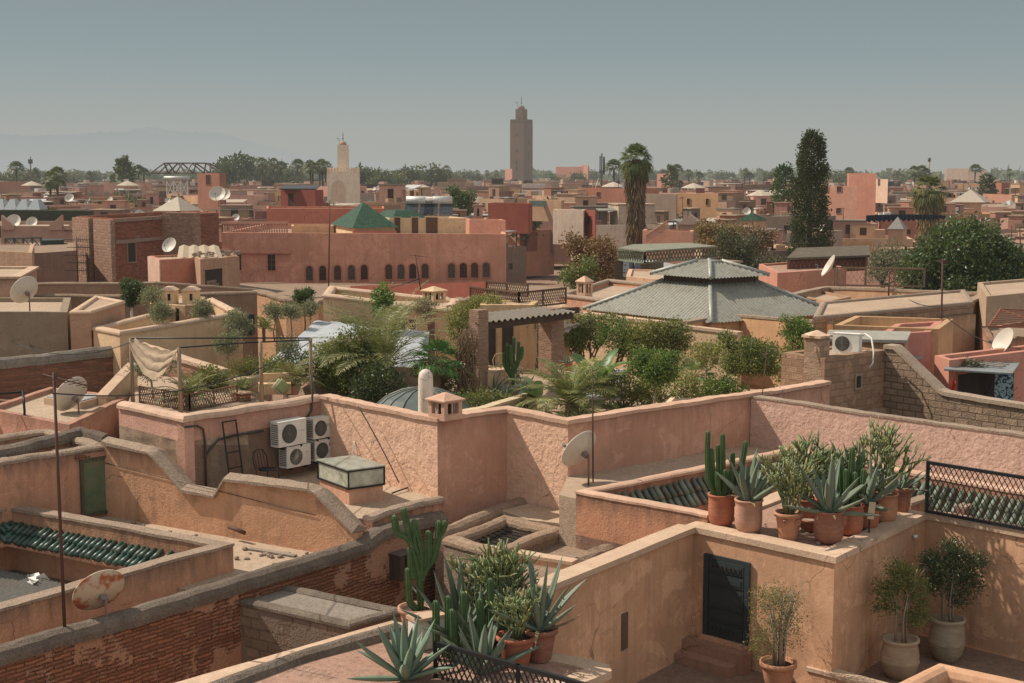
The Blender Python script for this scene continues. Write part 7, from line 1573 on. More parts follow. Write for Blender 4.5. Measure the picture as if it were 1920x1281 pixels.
def sunwater(label, px, py, D):
    b = at(px, py, D); t = thing('solar_water_heater', label, 'water heater', b, 'solar water heaters')
    o = MB().tube([(b[0] - 1.3, b[1], b[2] + 1.35), (b[0], b[1], b[2] + 1.35), (b[0] + 1.3, b[1], b[2] + 1.35)], .42, 16).build('tank', metalsheet((.6, .58, .54), .05), t)
    for x in (-.75, .75): MB().prism([(b[0] + x - .65, b[1] - 1.5), (b[0] + x + .65, b[1] - 1.5), (b[0] + x + .65, b[1] - .1), (b[0] + x - .65, b[1] - .1)], [b[2], b[2], b[2] + 1.05, b[2] + 1.05], [b[2] + .08, b[2] + .08, b[2] + 1.13, b[2] + 1.13]).build('panel', glassy((.03, .035, .045), .2), t)
    mb = MB()
    for x in (-1.2, 0, 1.2): mb.bar((b[0] + x, b[1] - 1.3, b[2] - .2), (b[0] + x, b[1] + .2, b[2] + 1.0), .06); mb.bar((b[0] + x, b[1] + .3, b[2] - .2), (b[0] + x, b[1], b[2] + 1.1), .06)
    mb.build('stand', WHITE, t)
sunwater('left solar water heater tank on a stand behind the cream house', 787, 402, 140); sunwater('right solar water heater tank on a stand behind the cream house', 823, 402, 140)
tv_mast('antenna_mast', 'very tall thin mast rising in front of the green pointed roof', at(616, 560, 62), 4.3, RUSTIRON, False, .03, (.12, 0))
tv_mast('antenna_mast', 'bent television aerial in front of the arched windows', at(789, 545, 68), 1.75, RUSTIRON, True, .03, (-.25, 0), .9)
# left brick apartment
RB = masonry((.30, .105, .065), (.25, .14, .1), .4, .1, .015, .5, .03, .4, .35, (.25, .16, .12), .58); BRL = masonry((.42, .25, .175), (.36, .24, .18), .25, .2, .03, .9, .02, .3, .3)
qa, qb, qc = at(142, 400, 106)[:2], at(214, 400, 100)[:2], at(410, 400, 116)[:2]
bh = house('brick_house', 'unfinished red brick house with a dark square window and a bright side wall', para(qa, qb, qc), zat(408, 103), 5, RB, R_DUST, par=.3, th=.3)
d_, n_ = face_frame(qa, qb); L_ = sqrt((qa[0] - qb[0]) ** 2 + (qa[1] - qb[1]) ** 2)
for f0, f1 in ((0.0, .44), (.56, 1.0)): a_, b_2 = add2(qa, d_, L_ * f0), add2(qa, d_, L_ * f1); MB().prism([add2(a_, n_, .0), add2(b_2, n_, .0), add2(b_2, n_, .3), add2(a_, n_, .3)], 5, zat(410, 103)).build('brick_pier', BRL, bh)
p_, q_ = add2(qb, nrm2(sub2(qc, qb)), 6.2), None
d2, n2 = face_frame(qb, qc)
opening(bh, qb, qc, 2.2, zat(493, 101), 1.1, 1.35, plaster((.05, .04, .035)), .1, .08, plaster((.3, .2, .15)), name='window')
p_ = add2(qb, d2, 6.9); MB().prism([p_, add2(p_, d2, 1.1), add2(add2(p_, d2, 1.1), n2, 2.6), add2(p_, n2, 2.6)], 5, zat(401, 104)).build('buttress', BRL, bh)
a_, b_2 = add2(qb, n2, .02), add2(add2(qb, d2, 7), n2, .02)
for zz in (452, 412): MB().bar((*a_, zat(zz, 102)), (*b_2, zat(zz, 102)), .12, .25).build('concrete_band', plaster((.27, .19, .15), .3), bh)
# garage-like house below it
o, pts, z = hbox('small_house', 'pink-white house front with a dish on its roof, below the brick house', (277, 92), (299, 88), (380, 90), 0, 487, 6, plaster((.44, .2, .14), .3, 1, .3), R_PALE)
pa, pb = at(277, 400, 92)[:2], at(299, 400, 88)[:2]; d_, n_ = face_frame(pa, pb); MB().prism([add2(pa, n_, .02), add2(pb, n_, .02), add2(pb, n_, .1), add2(pa, n_, .1)], 6, z - .02).build('white_wall', plaster((.55, .37, .29), .3), o)
b = at(321, 478, 90); dish.put((b[0], b[1], z), radians(-115), (1.0, 1.0, 1.0), 'satellite dish beside the beige awning below the brick house')
o, pts, z = hbox('shed', 'open-fronted store with a rubble roof and stacked blocks inside', (355, 92), (373, 86), (447, 90), 0, 487, 6, plaster((.40, .25, .17), .5, 1, .5), P_MUD, step=.5, jit=.05, jz=.06)
pa, pb = at(373, 400, 86)[:2], at(447, 400, 90)[:2]; opening(o, pa, pb, 1.35, zat(541, 88), 1.9, 1.25, plaster((.05, .038, .032)), .05, .1, plaster((.38, .24, .17)), name='opening')
mb = MB(); rs_ = np.random.RandomState(6)
for k in range(14): p = add2(add2(pa, nrm2(sub2(pb, pa)), .7 + (k % 5) * .26), (0, -1), .05); mb.box((p[0], p[1], zat(541, 88) + .1 + .2 * (k // 5)), (.22, .12, .17))
mb.build('stacked_blocks', plaster((.3, .22, .17), .3), o); mb = MB()
for k in range(60): p = add2(add2(pts[0], nrm2(sub2(pts[1], pts[0])), rs_.uniform(0, 3)), (rs_.uniform(-.2, 1), 1), rs_.uniform(0, 3)); mb.box((p[0], p[1], z + .05), rs_.uniform(.08, .3, 3), rs_.uniform(0, 3))
mb.build('rubble', P_PALECOPE, o)
t = thing('awning', 'beige pleated cloth awning against the brick house', 'awning', at(375, 480, 93)); mb = MB(); k = 8; Vv = []
for i in range(k + 1): p, q = at(332 + 86 * i / k, 485, 90), at(336 + 74 * i / k, 462, 94); dz = .12 * (i % 2); Vv += [(p[0], p[1], p[2] + dz), (q[0], q[1], q[2] + dz)]
mb.add(np.array(Vv), [(2 * i, 2 * i + 2, 2 * i + 3, 2 * i + 1) for i in range(k)]); mb.build('cloth', clothm((.52, .42, .3), .2), t)
t = thing('antenna_mast', 'black mast crowded with aerials in front of the bright brick wall', 'antenna mast', at(147, 545, 84)); b = at(147, 545, 84); mb = MB().tube([b, (b[0], b[1], b[2] + 1.7), (b[0], b[1], b[2] + 3.2)], .04, 6); mb.build('mast', IRON, t); mb = MB()
for k in range(5):
    z = b[2] + 1.2 + k * .45; mb.bar((b[0] - .8 + .2 * (k % 2), b[1], z), (b[0] + .8, b[1], z), .03)
    for j in range(6): mb.bar((b[0] + .1 + j * .13, b[1] - .25, z), (b[0] + .1 + j * .13, b[1] + .25, z), .02); mb.bar((b[0] + .1 + j * .13, b[1], z - .15), (b[0] + .1 + j * .13, b[1], z + .15), .02)
mb.build('aerials', IRON, t)
house('grey_house', 'pinkish-grey terrace wall with V-shaped parapet notches and dishes behind it, left edge', [at(0, 400, 112)[:2], at(142, 400, 112)[:2], at(150, 400, 124)[:2], at(0, 400, 124)[:2]], zat(424, 112), 5, plaster((.36, .24, .19), .2, 1, .3), R_DUST, par=.3, th=.3)
for k, (x0, y0, x1, y1) in enumerate(((91, 424, 115, 403), (118, 433, 141, 412), (2, 404, 26, 424))):
    p, q = at(x0, y0, 111.8), at(x1, y1, 111.8); o = MB().add([(p[0], p[1], zat(424, 112) - .3), (q[0], q[1], zat(424, 112) - .3), q, p, (p[0], p[1] + .5, zat(424, 112) - .3), (q[0], q[1] + .5, zat(424, 112) - .3), (q[0], q[1] + .5, q[2]), (p[0], p[1] + .5, p[2])], [(0, 1, 2, 3), (7, 6, 5, 4), (3, 2, 6, 7), (0, 3, 7, 4), (1, 5, 6, 2), (0, 4, 5, 1)]).build('parapet_wing', plaster((.40, .27, .21), .2)); tag(o, ('slanting pale-edged parapet wing between the left dishes', 'slanting pale-edged parapet wing next to the bright brick wall', 'slanting parapet wing at the far left edge')[k], 'parapet')
house('mud_house', 'dark weathered brown house wall left of the bright brick wall', [at(50, 400, 88)[:2], at(142, 400, 92)[:2], at(142, 400, 104)[:2], at(40, 400, 104)[:2]], zat(473, 90), 5, plaster((.2, .125, .095), .4, 1, .6), P_MUD, par=.05)
house('mud_house', 'tan house end with a rounded shoulder at the left edge below the green railing', [at(-30, 400, 82)[:2], at(57, 400, 80)[:2], at(62, 400, 90)[:2], at(-30, 400, 90)[:2]], zat(472, 81), 5, plaster((.42, .28, .19), .4, 1, .5), P_MUD, par=.05)
t = thing('railing', 'dark green cross-braced railing of a roof terrace at the left edge', 'railing', at(30, 468, 100)); mb = MB(); l0, l1 = at(8, 400, 98)[:2], at(75, 400, 100)[:2]
za_, zb_ = zat(467, 99), zat(447, 99); frame_rect(mb, l0, l1, za_, zb_, .1, 3)
for k in range(4): p, q = mix2(l0, l1, k / 4), mix2(l0, l1, (k + 1) / 4); mb.bar((*p, za_), (*q, zb_), .05); mb.bar((*p, zb_), (*q, za_), .05)
mb.build('bars', paint((.08, .1, .085), .6), t); o = MB().prism([l1, at(118, 400, 101)[:2], at(118, 400, 103)[:2], at(75, 400, 103)[:2]], zat(468, 101), zat(450, 101)).build('screen', paint((.04, .05, .045), .6)); tag(o, 'dark panel screen right of the green cross-braced railing', 'screen')

cable('long wire sagging from the small clipped tree to the mast before the arched windows', at(480, 545, 70), at(789, 522, 68), .6, .02)
cable('wire from the bushy right mast down to the right edge roofs', at(1764, 585, 49.8), at(1915, 655, 47), .3, .015)
cable('wire from the short courtyard mast to the bushy right mast', at(1666, 530, 65), at(1762, 575, 50), .3, .015)
# ================================================================== LANDMARKS
MIN = plaster((.70, .57, .45), .15, .4, .15); KOU = plaster((.15, .09, .06), .2, .06, .3); DK = plaster((.06, .04, .035)); COPPER = paint((.06, .045, .035), .4, .6)
def minaret(name, label, px, D, ang, w, zb, ztop, w2, z2, m, mw, dome, finial, windows):
    x = at(px, 400, D)[0]; t = thing(name, label, 'minaret', (x, D, 0)); L = (x, D, 0)
    MB().box((0, 0, (zb + ztop) / 2), (w, w, ztop - zb)).xf(L, ang).build('shaft', m, t)
    mb = MB(); k = 7
    for f in range(4):
        for i in range(k):
            u = -w / 2 + w * (i + .5) / k; a = f * pi / 2; x_, y_ = u, -w / 2 + .12 * w / 5; mb.box((x_ * cos(a) - y_ * sin(a), x_ * sin(a) + y_ * cos(a), ztop + .09 * w), (w / k * .55, w / k * .5, .18 * w), a)
    mb.xf(L, ang).build('merlons', m, t)
    MB().box((0, 0, (ztop + z2) / 2), (w2, w2, z2 - ztop)).xf(L, ang).build('lantern', m, t)
    MB().lathe([(w2 * .42, 0), (w2 * .40, w2 * .18), (w2 * .28, w2 * .36), (.05, w2 * .46)], 16).xf((x, D, z2)).build('dome', dome, t)
    mb = MB(); z = z2 + w2 * .4
    mb.tube([(x, D, z), (x, D, z + finial * .5), (x, D, z + finial)], .012 * w, 6)
    for f, r in ((.3, .5), (.62, .36), (.86, .22)): mb.lathe([(.001, -r), (r * .7, -r * .7), (r, 0), (r * .7, r * .7), (.001, r)], 12, (x, D, z + finial * f)) if 0 else mb.lathe([(.001, -r * finial * .16), (r * finial * .11, -r * finial * .11), (r * finial * .16, 0), (r * finial * .11, r * finial * .11), (.001, r * finial * .16)], 12, (x, D, z + finial * f))
    mb.build('finial', COPPER, t)
    mb = MB(); p = (x - w2 * .42, D - w2 * .3, z2); mb.bar(p, (p[0], p[1], z2 + finial * .75), .03 * w2); mb.bar((p[0] - w2 * .3, p[1], z2 + finial * .7), (p[0] + .05, p[1], z2 + finial * .7), .03 * w2); mb.bar((p[0] - w2 * .3, p[1], z2 + finial * .7), (p[0], p[1], z2 + finial * .45), .02 * w2); mb.build('flag_bracket', COPPER, t)
    for f, u, z, ww, hh in windows:
        mb = MB(); o = -w / 2 - .03 if z < ztop else -w2 / 2 - .03; a = f * pi / 2; prof = [(u - ww / 2, z), (u + ww / 2, z)] + [(u + ww / 2 * cos(q), z + hh - ww / 2 + ww / 2 * sin(q)) for q in np.linspace(0, pi, 7)]
        mb.add([(q * cos(a) - o * sin(a), q * sin(a) + o * cos(a), zz) for q, zz in prof], [tuple(range(len(prof)))]); mb.xf(L, ang).build('window', mw, t)
    return t
zt = lambda py, D: zat(py, D)
minaret('minaret', 'pale cream square minaret with merlons and a slim lantern, left of centre', 645, 295, radians(-20), 5.0, 0, zt(323, 295), 1.75, zt(272, 295), MIN, plaster((.58, .44, .33)), plaster((.4, .24, .15)), 1.9, [(0, 0, zt(380, 295), 3.2, 4.6), (3, 0, zt(380, 295), 3.2, 4.6), (0, .4, zt(423, 295), .5, 2.0)])
kz = lambda py: zt(py, 1130)
minaret('minaret', 'tall dark brick minaret on the horizon with a small domed lantern', 977.5, 1130, radians(-33), 12.9, 0, kz(230), 6.7, kz(205), KOU, DK, plaster((.2, .11, .08)), 7.6, [(0, u, kz(256), 1.0, 2.6) for u in (-1.2, .7)] + [(0, u, kz(286), 1.0, 2.8) for u in (-1.2, .7)] + [(0, -.2, kz(310), 1.4, 4.0), (0, -.2, kz(321), 1.4, 4.0)] + [(1, 0, kz(272), 1.2, 4), (1, 0, kz(296), 1.2, 4), (0, u, kz(229), .8, 3.5) if 0 else (0, -.6, kz(226.5), .8, 2.6), (0, .9, kz(226.5), .8, 2.6), (1, 0, kz(327), 1.2, 4)])
# ================================================================== BIG TREES
def spire_leaves(seed, H, prof, ncl, per, cr, L, W):
    rs = np.random.RandomState(seed); z = rs.uniform(0, 1, ncl); R = np.interp(z, [p[0] for p in prof], [p[1] for p in prof]); a = rs.uniform(0, 6.28, ncl)
    r = R * (1 - .55 * rs.uniform(0, 1, ncl) ** 2.2) * (1 + .16 * np.sin(a * 3 + z * 17) + .1 * np.sin(z * 41 + a)); q = np.stack([np.cos(a) * r, np.sin(a) * r, z * H], 1)
    keep = (np.sin(z * 23 + a * 2.0) * np.sin(a * 3 - z * 31) + rs.uniform(-.6, .6, ncl)) > -.62; q, a = q[keep], a[keep]; m = len(q)
    c = np.repeat(q, per, 0) + rs.normal(size=(m * per, 3)) * cr * .5; d = np.repeat(np.stack([np.cos(a), np.sin(a), np.full(m, .8)], 1), per, 0) + rs.normal(size=(m * per, 3)) * .6
    return leaf_quads(rs, c, d, L, W)
def spire(name, label, base, H, prof, ncl, lm, seed, L=.28, W=.16, cr=.4, per=8, tr=.3):
    t = thing(name, label, 'tree', base); MB().tube([base, (base[0], base[1], base[2] + H * .5), (base[0], base[1], base[2] + H * .93)], [tr, tr * .7, tr * .15], 8).build('trunk', DARKBARK, t)
    MB().quads(spire_leaves(seed, H, prof, ncl, per, cr, L, W)).xf(base).build('crown', lm, t); return t
CYPM = leafm((.042, .058, .026), (.085, .08, .04), .15, .1, .8); b = at(1517, 480, 122); zc_ = 2.0
spire('cypress_tree', 'very tall brown-green column cypress standing on the right', (b[0], 122, zc_), zat(250, 122) - zc_, [(0, 1.95), (.25, 1.85), (.45, 1.55), (.6, 1.35), (.75, 1.2), (.9, .95), (.96, .7), (1, .2)], 3600, CYPM, 5, L=.23, W=.13, cr=.36)
b = at(1468, 400, 210); spire('cypress_tree', 'fresh green narrow tree directly left of the tall cypress', (b[0], 210, 3), zat(312, 210) - 3, [(0, .6), (.3, .8), (.6, 1.15), (.8, 1.35), (.95, .9), (1, .3)], 420, leafm((.035, .075, .022), (.05, .1, .03), .25), 6, .45, .3, .5)
def skirt_palm(label, px, D, zb, ztop, cr, tw, seed, skm, fr):
    x = at(px, 400, D)[0]; t = thing('fan_palm', label, 'palm', (x, D, zb)); H = ztop - zb - cr * .75; rs = np.random.RandomState(seed); mb = MB(); n = 30
    zs = np.linspace(0, H, n); mb.tube([(x, D, zb + z) for z in zs], [tw * (.8 + .35 * sin(z / H * 3.0) + .06 * (i % 2)) for i, z in enumerate(zs)], 12, smooth=False); mb.build('trunk', woodm((.17, .115, .08)), t)
    m = 2600; f = rs.uniform(0, 1, m); a = rs.uniform(0, 6.28, m); rr = tw * (.85 + .35 * np.sin(f * 3.0)) * rs.uniform(.9, 1.25, m) + np.clip(f - .72, 0, 1) * cr * 1.6 * rs.uniform(.2, 1, m)
    q = np.stack([x + np.cos(a) * rr, D + np.sin(a) * rr, zb + f * H + rs.uniform(-.1, .3, m)], 1); dd = np.stack([np.cos(a) * .14, np.sin(a) * .14, np.full(m, -1.)], 1) + rs.normal(size=(m, 3)) * .12
    MB().quads(leaf_quads(rs, q, dd, 1.1, .16)).build('dead_leaf_skirt', skm, t); Q = []; c = np.array((x, D, zb + H))
    for i in range(56):
        az = i * 2.39996; e = 1.45 - 2.3 * (i / 55) ** .85 + rs.uniform(-.15, .15); hub, q = fan_leaf(rs, c, az, e, cr * .55 * rs.uniform(.7, 1.1), cr * .6, 20, 2.4, .6 + .8 * i / 55); Q.append(q)
    MB().quads(np.concatenate(Q)).build('fronds', fr, t); return t
FRD = leafm((.07, .10, .035), (.13, .14, .06), .25, .1, .7)
skirt_palm('tall shaggy fan palm with a thick brown skirt of dead leaves, right of centre', 1192, 130, 4, zat(272, 130), 1.7, .46, 3, SKIRT, FRD)
skirt_palm('drooping fan palm with pale dead fronds in front of the right horizon', 1741, 150, 3, zat(330, 150), 2.0, .7, 9, leafm((.26, .17, .09), (.2, .12, .07), .2), leafm((.09, .11, .045), (.16, .14, .07), .2, .1, .7))
def btree(label, px, py_top, D, cr, lm, seed, ncl, H=None, L=.3, W=.2, clump=.45, squash=.8, zb=2., name='tree', blobs=None, per=8, reject=.25):
    ztop = zat(py_top, D); x = at(px, 400, D)[0]; return tree(name, label, (x, D, zb), ztop - zb, cr, lm, seed, .3, None, ncl, per, L, W, .2, squash, DARKBARK, clump, blobs=blobs, reject=reject)
H_ = zat(405, 84) - 2
btree('huge glossy dark green tree on the right', 1812, 405, 84, 3.8, leafm((.05, .085, .028), (.09, .13, .04), .25, .45, .4), 11, 5200, L=.27, W=.15, clump=.42, blobs=[(0, 0, H_ - 2.6, 2.6, 2.4, 2.5), (-2.2, 0, H_ - 3.4, 1.7, 1.7, 1.5), (2.2, 0, H_ - 3.2, 1.8, 1.7, 1.7), (1, -1, H_ - 4.4, 2.8, 1.8, 1.8), (-1.2, -.5, H_ - 4.6, 2.0, 1.6, 1.5), (3.6, .5, H_ - 4.3, 1.3, 1.3, 1.5)])
btree('low dark green undergrowth with a few red blossoms beneath the huge dark tree', 1850, 520, 80, 2.2, leafm((.045, .07, .025), (.08, .09, .035), .2), 12, 700, L=.22, W=.13, clump=.35, zb=6.5, name='leafy_bush')
btree('rust-brown leafy tree left of the shaggy fan palm', 1112, 436, 92, 2.0, RUST, 13, 750, L=.2, W=.13, clump=.35, zb=5)
btree('green shrubbery at the foot of the rust-brown tree', 1085, 487, 88, 1.3, MID, 14, 260, L=.2, W=.12, zb=6, name='leafy_bush')
btree('orange-brown autumn tree right of the shaggy fan palm', 1345, 408, 112, 2.2, leafm((.2, .12, .055), (.23, .16, .08), .25), 15, 800, L=.24, W=.15, clump=.4, zb=4)
btree('brown-tipped tree between the autumn tree and the cypress', 1418, 418, 114, 1.7, leafm((.16, .1, .06), (.19, .11, .07), .2), 16, 420, L=.22, W=.14, clump=.4, zb=4)
btree('dark conifer rising in front of the autumn trees', 1385, 420, 108, 1.6, leafm((.05, .06, .03), (.08, .08, .04), .15), 17, 800, L=.22, W=.1, clump=.4, squash=1.5, zb=4)
btree('dull green bushy tree at the foot of the tall cypress', 1455, 470, 106, 1.9, leafm((.06, .065, .035), (.09, .085, .05), .15), 18, 520, L=.2, W=.12, zb=4)
btree('pale grey-green willow-like tree behind the brown trellis fence', 1660, 455, 98, 1.6, leafm((.12, .13, .08), (.17, .17, .11), .2), 19, 420, L=.22, W=.08, zb=4)
btree('bright green tree rising from the roofs in the middle distance', 867, 347, 210, 2.0, leafm((.05, .085, .025), (.1, .13, .04), .25), 20, 420, L=.42, W=.28, clump=.6, zb=4, squash=1.2)
# ================================================================== HAND-PLACED CITY HOUSES
AUTO = []
def auto(o, base, px, group=None): AUTO.append((o, base, px, group)); return o
def fbox(name, label, x0, x1, ytop, ybase, D, m, rm, depth=None, skew=.1, cat='house', par=.3, wins=(), **k):
    """frontal flat-roofed block given by its pixel columns and roof row"""
    a, b = at(x0, 400, D)[:2], at(x1, 400, D * (1 - skew * .2))[:2]; dp = depth or (x1 - x0) / F * D * .8; z = zat(ytop, D)
    o = house(name, label, [a, b, add2(b, (.15, 1), dp), add2(a, (.15, 1), dp)], z, max(0, zat(ybase, D) - 1), m, rm, par=par, th=.3, cat=cat)
    for f, py, w, h in wins: opening(o, a, b, sqrt((a[0] - b[0]) ** 2 + (a[1] - b[1]) ** 2) * f, zat(py, D), w, h, DK, .1, .05, m, name='window')
    return o
REDP = plaster((.25, .075, .055), .2, .5, .3); GREYB = plaster((.27, .2, .16), .2, .5, .5); WHITEP = plaster((.62, .52, .43), .2, .5, .5); TURQ = paint((.18, .3, .27), .7); WSHEET = metalsheet((.62, .6, .56), .15)
TANF = plaster((.44, .28, .185), .2, .5, .3); SALF = plaster((.48, .25, .18), .2, .5, .2); OCHF = plaster((.50, .30, .17), .2, .5, .2); PKF = plaster((.42, .2, .155), .2, .5, .25); BRKF = plaster((.33, .16, .11), .3, .6, .4)
fbox('red_house', 'bright red rooftop block with a black slanted panel roof left of the pale minaret', 527, 592, 356, 410, 205, REDP, R_PINK, wins=((.3, 402, 1.0, 3.0),))
p = at(525, 400, 203)[:2]; q = at(594, 400, 203)[:2]; o = MB().prism([add2(p, (0, -1), .4), add2(q, (0, -1), .4), add2(q, (0, 1), 4), add2(p, (0, 1), 4)], [zat(356, 203)] * 2 + [zat(350, 203)] * 2, [zat(355, 203) + .1] * 2 + [zat(349, 203) + .1] * 2).build('panel_roof', glassy((.03, .03, .035), .3)); tag(o, 'black glossy slanted panel on the bright red rooftop block', 'panel')
fbox('brick_house', 'square tan brick block with one dark window below the lattice dome frame', 372, 413, 325, 400, 230, BRKF, R_DUST, wins=((.5, 346, 1.3, 1.5),))
fbox('salmon_house', 'salmon lower block with two small windows right of the cypress', 1540, 1606, 349, 440, 205, SALF, R_PINK, wins=((.12, 360, .8, .8), (.5, 360, .8, .8), (.5, 400, .8, .8)))
fbox('salmon_house', 'tall salmon tower block right of the cypress', 1590, 1641, 325, 420, 215, plaster((.45, .21, .15), .2, .5, .15), R_PINK)
fbox('ochre_house', 'plain ochre block with two slot windows right of the shaggy palm', 1268, 1346, 363, 400, 205, OCHF, R_DUST, wins=((.3, 384, .5, .9), (.75, 384, .5, .9)))
fbox('grey_house', 'grey-brown rendered block touching the shaggy palm trunk', 1205, 1268, 364, 400, 203, GREYB, R_DUST)
fbox('white_house', 'stained whitewashed house front left of the shaggy palm', 1037, 1094, 393, 440, 150, plaster((.5, .4, .32), .2, .6, .7), R_DUST)
fbox('red_house', 'small red house joined to the stained whitewashed front', 1094, 1116, 394, 440, 149, REDP, R_PINK, wins=((.5, 419, 1.0, .8),))
fbox('red_house', 'dark red house with a lattice railing behind the end of the pink building', 915, 990, 381, 420, 165, REDP, R_DUST)
o = fbox('tan_house', 'tan house with a turquoise balcony front in the middle distance', 988, 1052, 375, 400, 190, TANF, R_DUST); MB().bar(at(992, 382, 188), at(1050, 382, 188), .3, .75).build('balcony', paint((.2, .27, .24), .8), o)
fbox('pink_house', 'rose pink house with an outside stair right of the shaggy palm', 1205, 1300, 432, 480, 126, SALF, R_PINK)
t = thing('balustrade', 'pink stair balustrade climbing right of the shaggy palm', 'balustrade', at(1215, 440, 124)); a_, b_2 = at(1212, 442, 124), at(1252, 415, 124)
for k in range(14): p = mix2(a_, b_2, k / 13); MB().box((p[0], p[1], p[2] - .3), (.1, .1, .7)).build('baluster', SALF, t)
MB().bar(a_, b_2, .18).build('handrail', SALF, t)
for px, D, ytop, h, w, lab, m in ((1296, 130, 402, .9, 60, 'pale pink hipped tent roof right of the shaggy palm', clothm((.55, .36, .28), .1)), (335, 150, 368, 1.5, 85, 'beige pyramid tent on a roof below the tan brick block', clothm((.58, .5, .4), .1)), (1410, 160, 398, .9, 62, 'small green tiled pyramid roof behind the autumn trees', green), (1817, 250, 355, 2.2, 92, 'broad pale tent-like roof on the right', clothm((.5, .42, .34), .1)), (1683, 140, 406, 1.2, 44, 'grey tarpaulin hut behind the blue laundry', clothm((.33, .31, .28), .1))):
    hw = w / F * D / 2; c_ = at(px, 400, D); z1 = zat(ytop, D); t = thing('tent' if 'tile' not in lab else 'pavilion', lab, 'tent' if 'tile' not in lab else 'pavilion', (c_[0], D, z1 - h - 1)); sq = [(c_[0] - hw, D - hw * .6), (c_[0] + hw * .3, D - hw), (c_[0] + hw, D + hw * .2), (c_[0] - hw * .3, D + hw)]
    roof_pyr(sq, z1 - h, h, .0).build('roof', m, t); MB().prism([mix2(q, (c_[0], D), .12) for q in sq], z1 - h - 2.2, z1 - h).build('walls', TANF, t)
t = thing('tent', 'row of blue-grey and white peaked tents at the left edge', 'tent', at(35, 395, 165)); mb = MB(); 
for k in range(5): x = at(-20 + 22 * k, 400, 165)[0]; mb.b += roof_pyr([(x - .75, 164), (x + .75, 164), (x + .75, 167), (x - .75, 167)], zat(393, 165), zat(374, 165) - zat(393, 165), 0, .35).b
mb.build('canopies', clothm((.42, .45, .46), .1), t); MB().prism([at(-30, 400, 164.2)[:2], at(72, 400, 164.2)[:2], at(72, 400, 166)[:2], at(-30, 400, 166)[:2]], zat(402, 165), zat(393, 165)).build('valance', clothm((.45, .36, .26), .1), t)
o = fbox('screen', 'dark green slatted screen of a roof terrace at the left', -10, 166, 394, 425, 128, paint((.055, .065, .045), .8), R_GREY, 1.0, cat='screen')
t = thing('dome_frame', 'bare metal lattice dome frame standing on the roofs at left', 'frame', at(345, 325, 270)); mb = MB(); top = [at(308 + 26 * k, 306, 270) for k in range(4)]; bot = [at(282 + 33.5 * k, 325, 268 + (k % 2) * 3) for k in range(5)]
for i in range(4): mb.bar(bot[i], top[i], .22); mb.bar(bot[i + 1], top[i], .22); mb.bar(bot[i], bot[i + 1], .2)
for i in range(3): mb.bar(top[i], top[i + 1], .22)
bk = [(p[0] * 1.02, p[1] + 9, p[2]) for p in top]
for i in range(4): mb.bar(top[i], bk[i], .18); mb.bar(bk[i], (bot[i][0] * 1.03, bot[i][1] + 14, bot[i][2]), .2); mb.bar(bk[i], (bot[i + 1][0] * 1.03, bot[i + 1][1] + 14, bot[i + 1][2]), .2)
for i in range(3): mb.bar(bk[i], bk[i + 1], .18); mb.bar(top[i], bk[i + 1], .15)
mb.build('struts', paint((.13, .11, .1), .6), t)
t = thing('tank_stand', 'white lattice stand carrying a tank below the dome frame', 'stand', at(333, 365, 190)); mb = MB(); z0_, z1_ = zat(368, 190), zat(338, 190); xs = [at(px, 400, 190)[0] for px in (314, 327, 340, 353)]
for i, x in enumerate(xs): mb.bar((x, 190, z0_), (x, 190, z1_), .12)
for i in range(3): mb.bar((xs[i], 190, z0_), (xs[i + 1], 190, z1_), .09); mb.bar((xs[i + 1], 190, z0_), (xs[i], 190, z1_), .09)
mb.build('stand', WHITE, t); MB().tube([(xs[0] - .3, 190, z1_ + .25), ((xs[0] + xs[3]) / 2, 190, z1_ + .25), (xs[3] + .3, 190, z1_ + .25)], .3, 10).build('tank', metalsheet((.5, .5, .45), .1), t)
t = thing('phone_mast', 'slim dark telephone mast with antennas left of the shaggy palm', 'mast', at(1128, 360, 330)); c_ = at(1128, 360, 330); mb = MB(); mb.bar((c_[0], 330, 6), (c_[0], 330, zat(288, 330)), .3)
for k in range(6): z = zat(295 + k * 5, 330); mb.bar((c_[0] + .5, 330, z - .9), (c_[0] + .5, 330, z + .1), .4); mb.bar((c_[0] - .4, 330, z - .5), (c_[0] - .4, 330, z + .3), .25)
mb.build('mast', paint((.1, .1, .08), .6), t); o = MB().bar(at(1122, 335, 320), at(1112, 368, 310), .15).build('guy_pole', paint((.4, .33, .26), .6), t)
t = thing('phone_mast', 'thin pale mast with a dark tip on the right horizon', 'mast', at(1741, 330, 500)); c_ = at(1741, 345, 500); MB().tube([(c_[0], 500, 6), (c_[0], 500, zat(310, 500)), (c_[0], 500, zat(303, 500))], .25, 6).build('mast', paint((.4, .37, .33), .6), t); MB().tube([(c_[0], 500, zat(303, 500)), (c_[0], 500, zat(299, 500)), (c_[0], 500, zat(296, 500))], .5, 6).build('antenna', paint((.1, .1, .1), .6), t)
t = thing('phone_mast', 'antenna mast disguised as a palm at the far left horizon', 'mast', at(58, 330, 600)); c_ = at(58, 330, 600); MB().tube([(c_[0], 600, 4), (c_[0], 600, zat(320, 600)), (c_[0], 600, zat(294, 600))], .3, 6).build('mast', paint((.15, .14, .12), .6), t); MB().box((c_[0], 600, zat(303, 600)), (1.6, 1, 1.8)).build('antenna', paint((.08, .08, .07), .6), t)
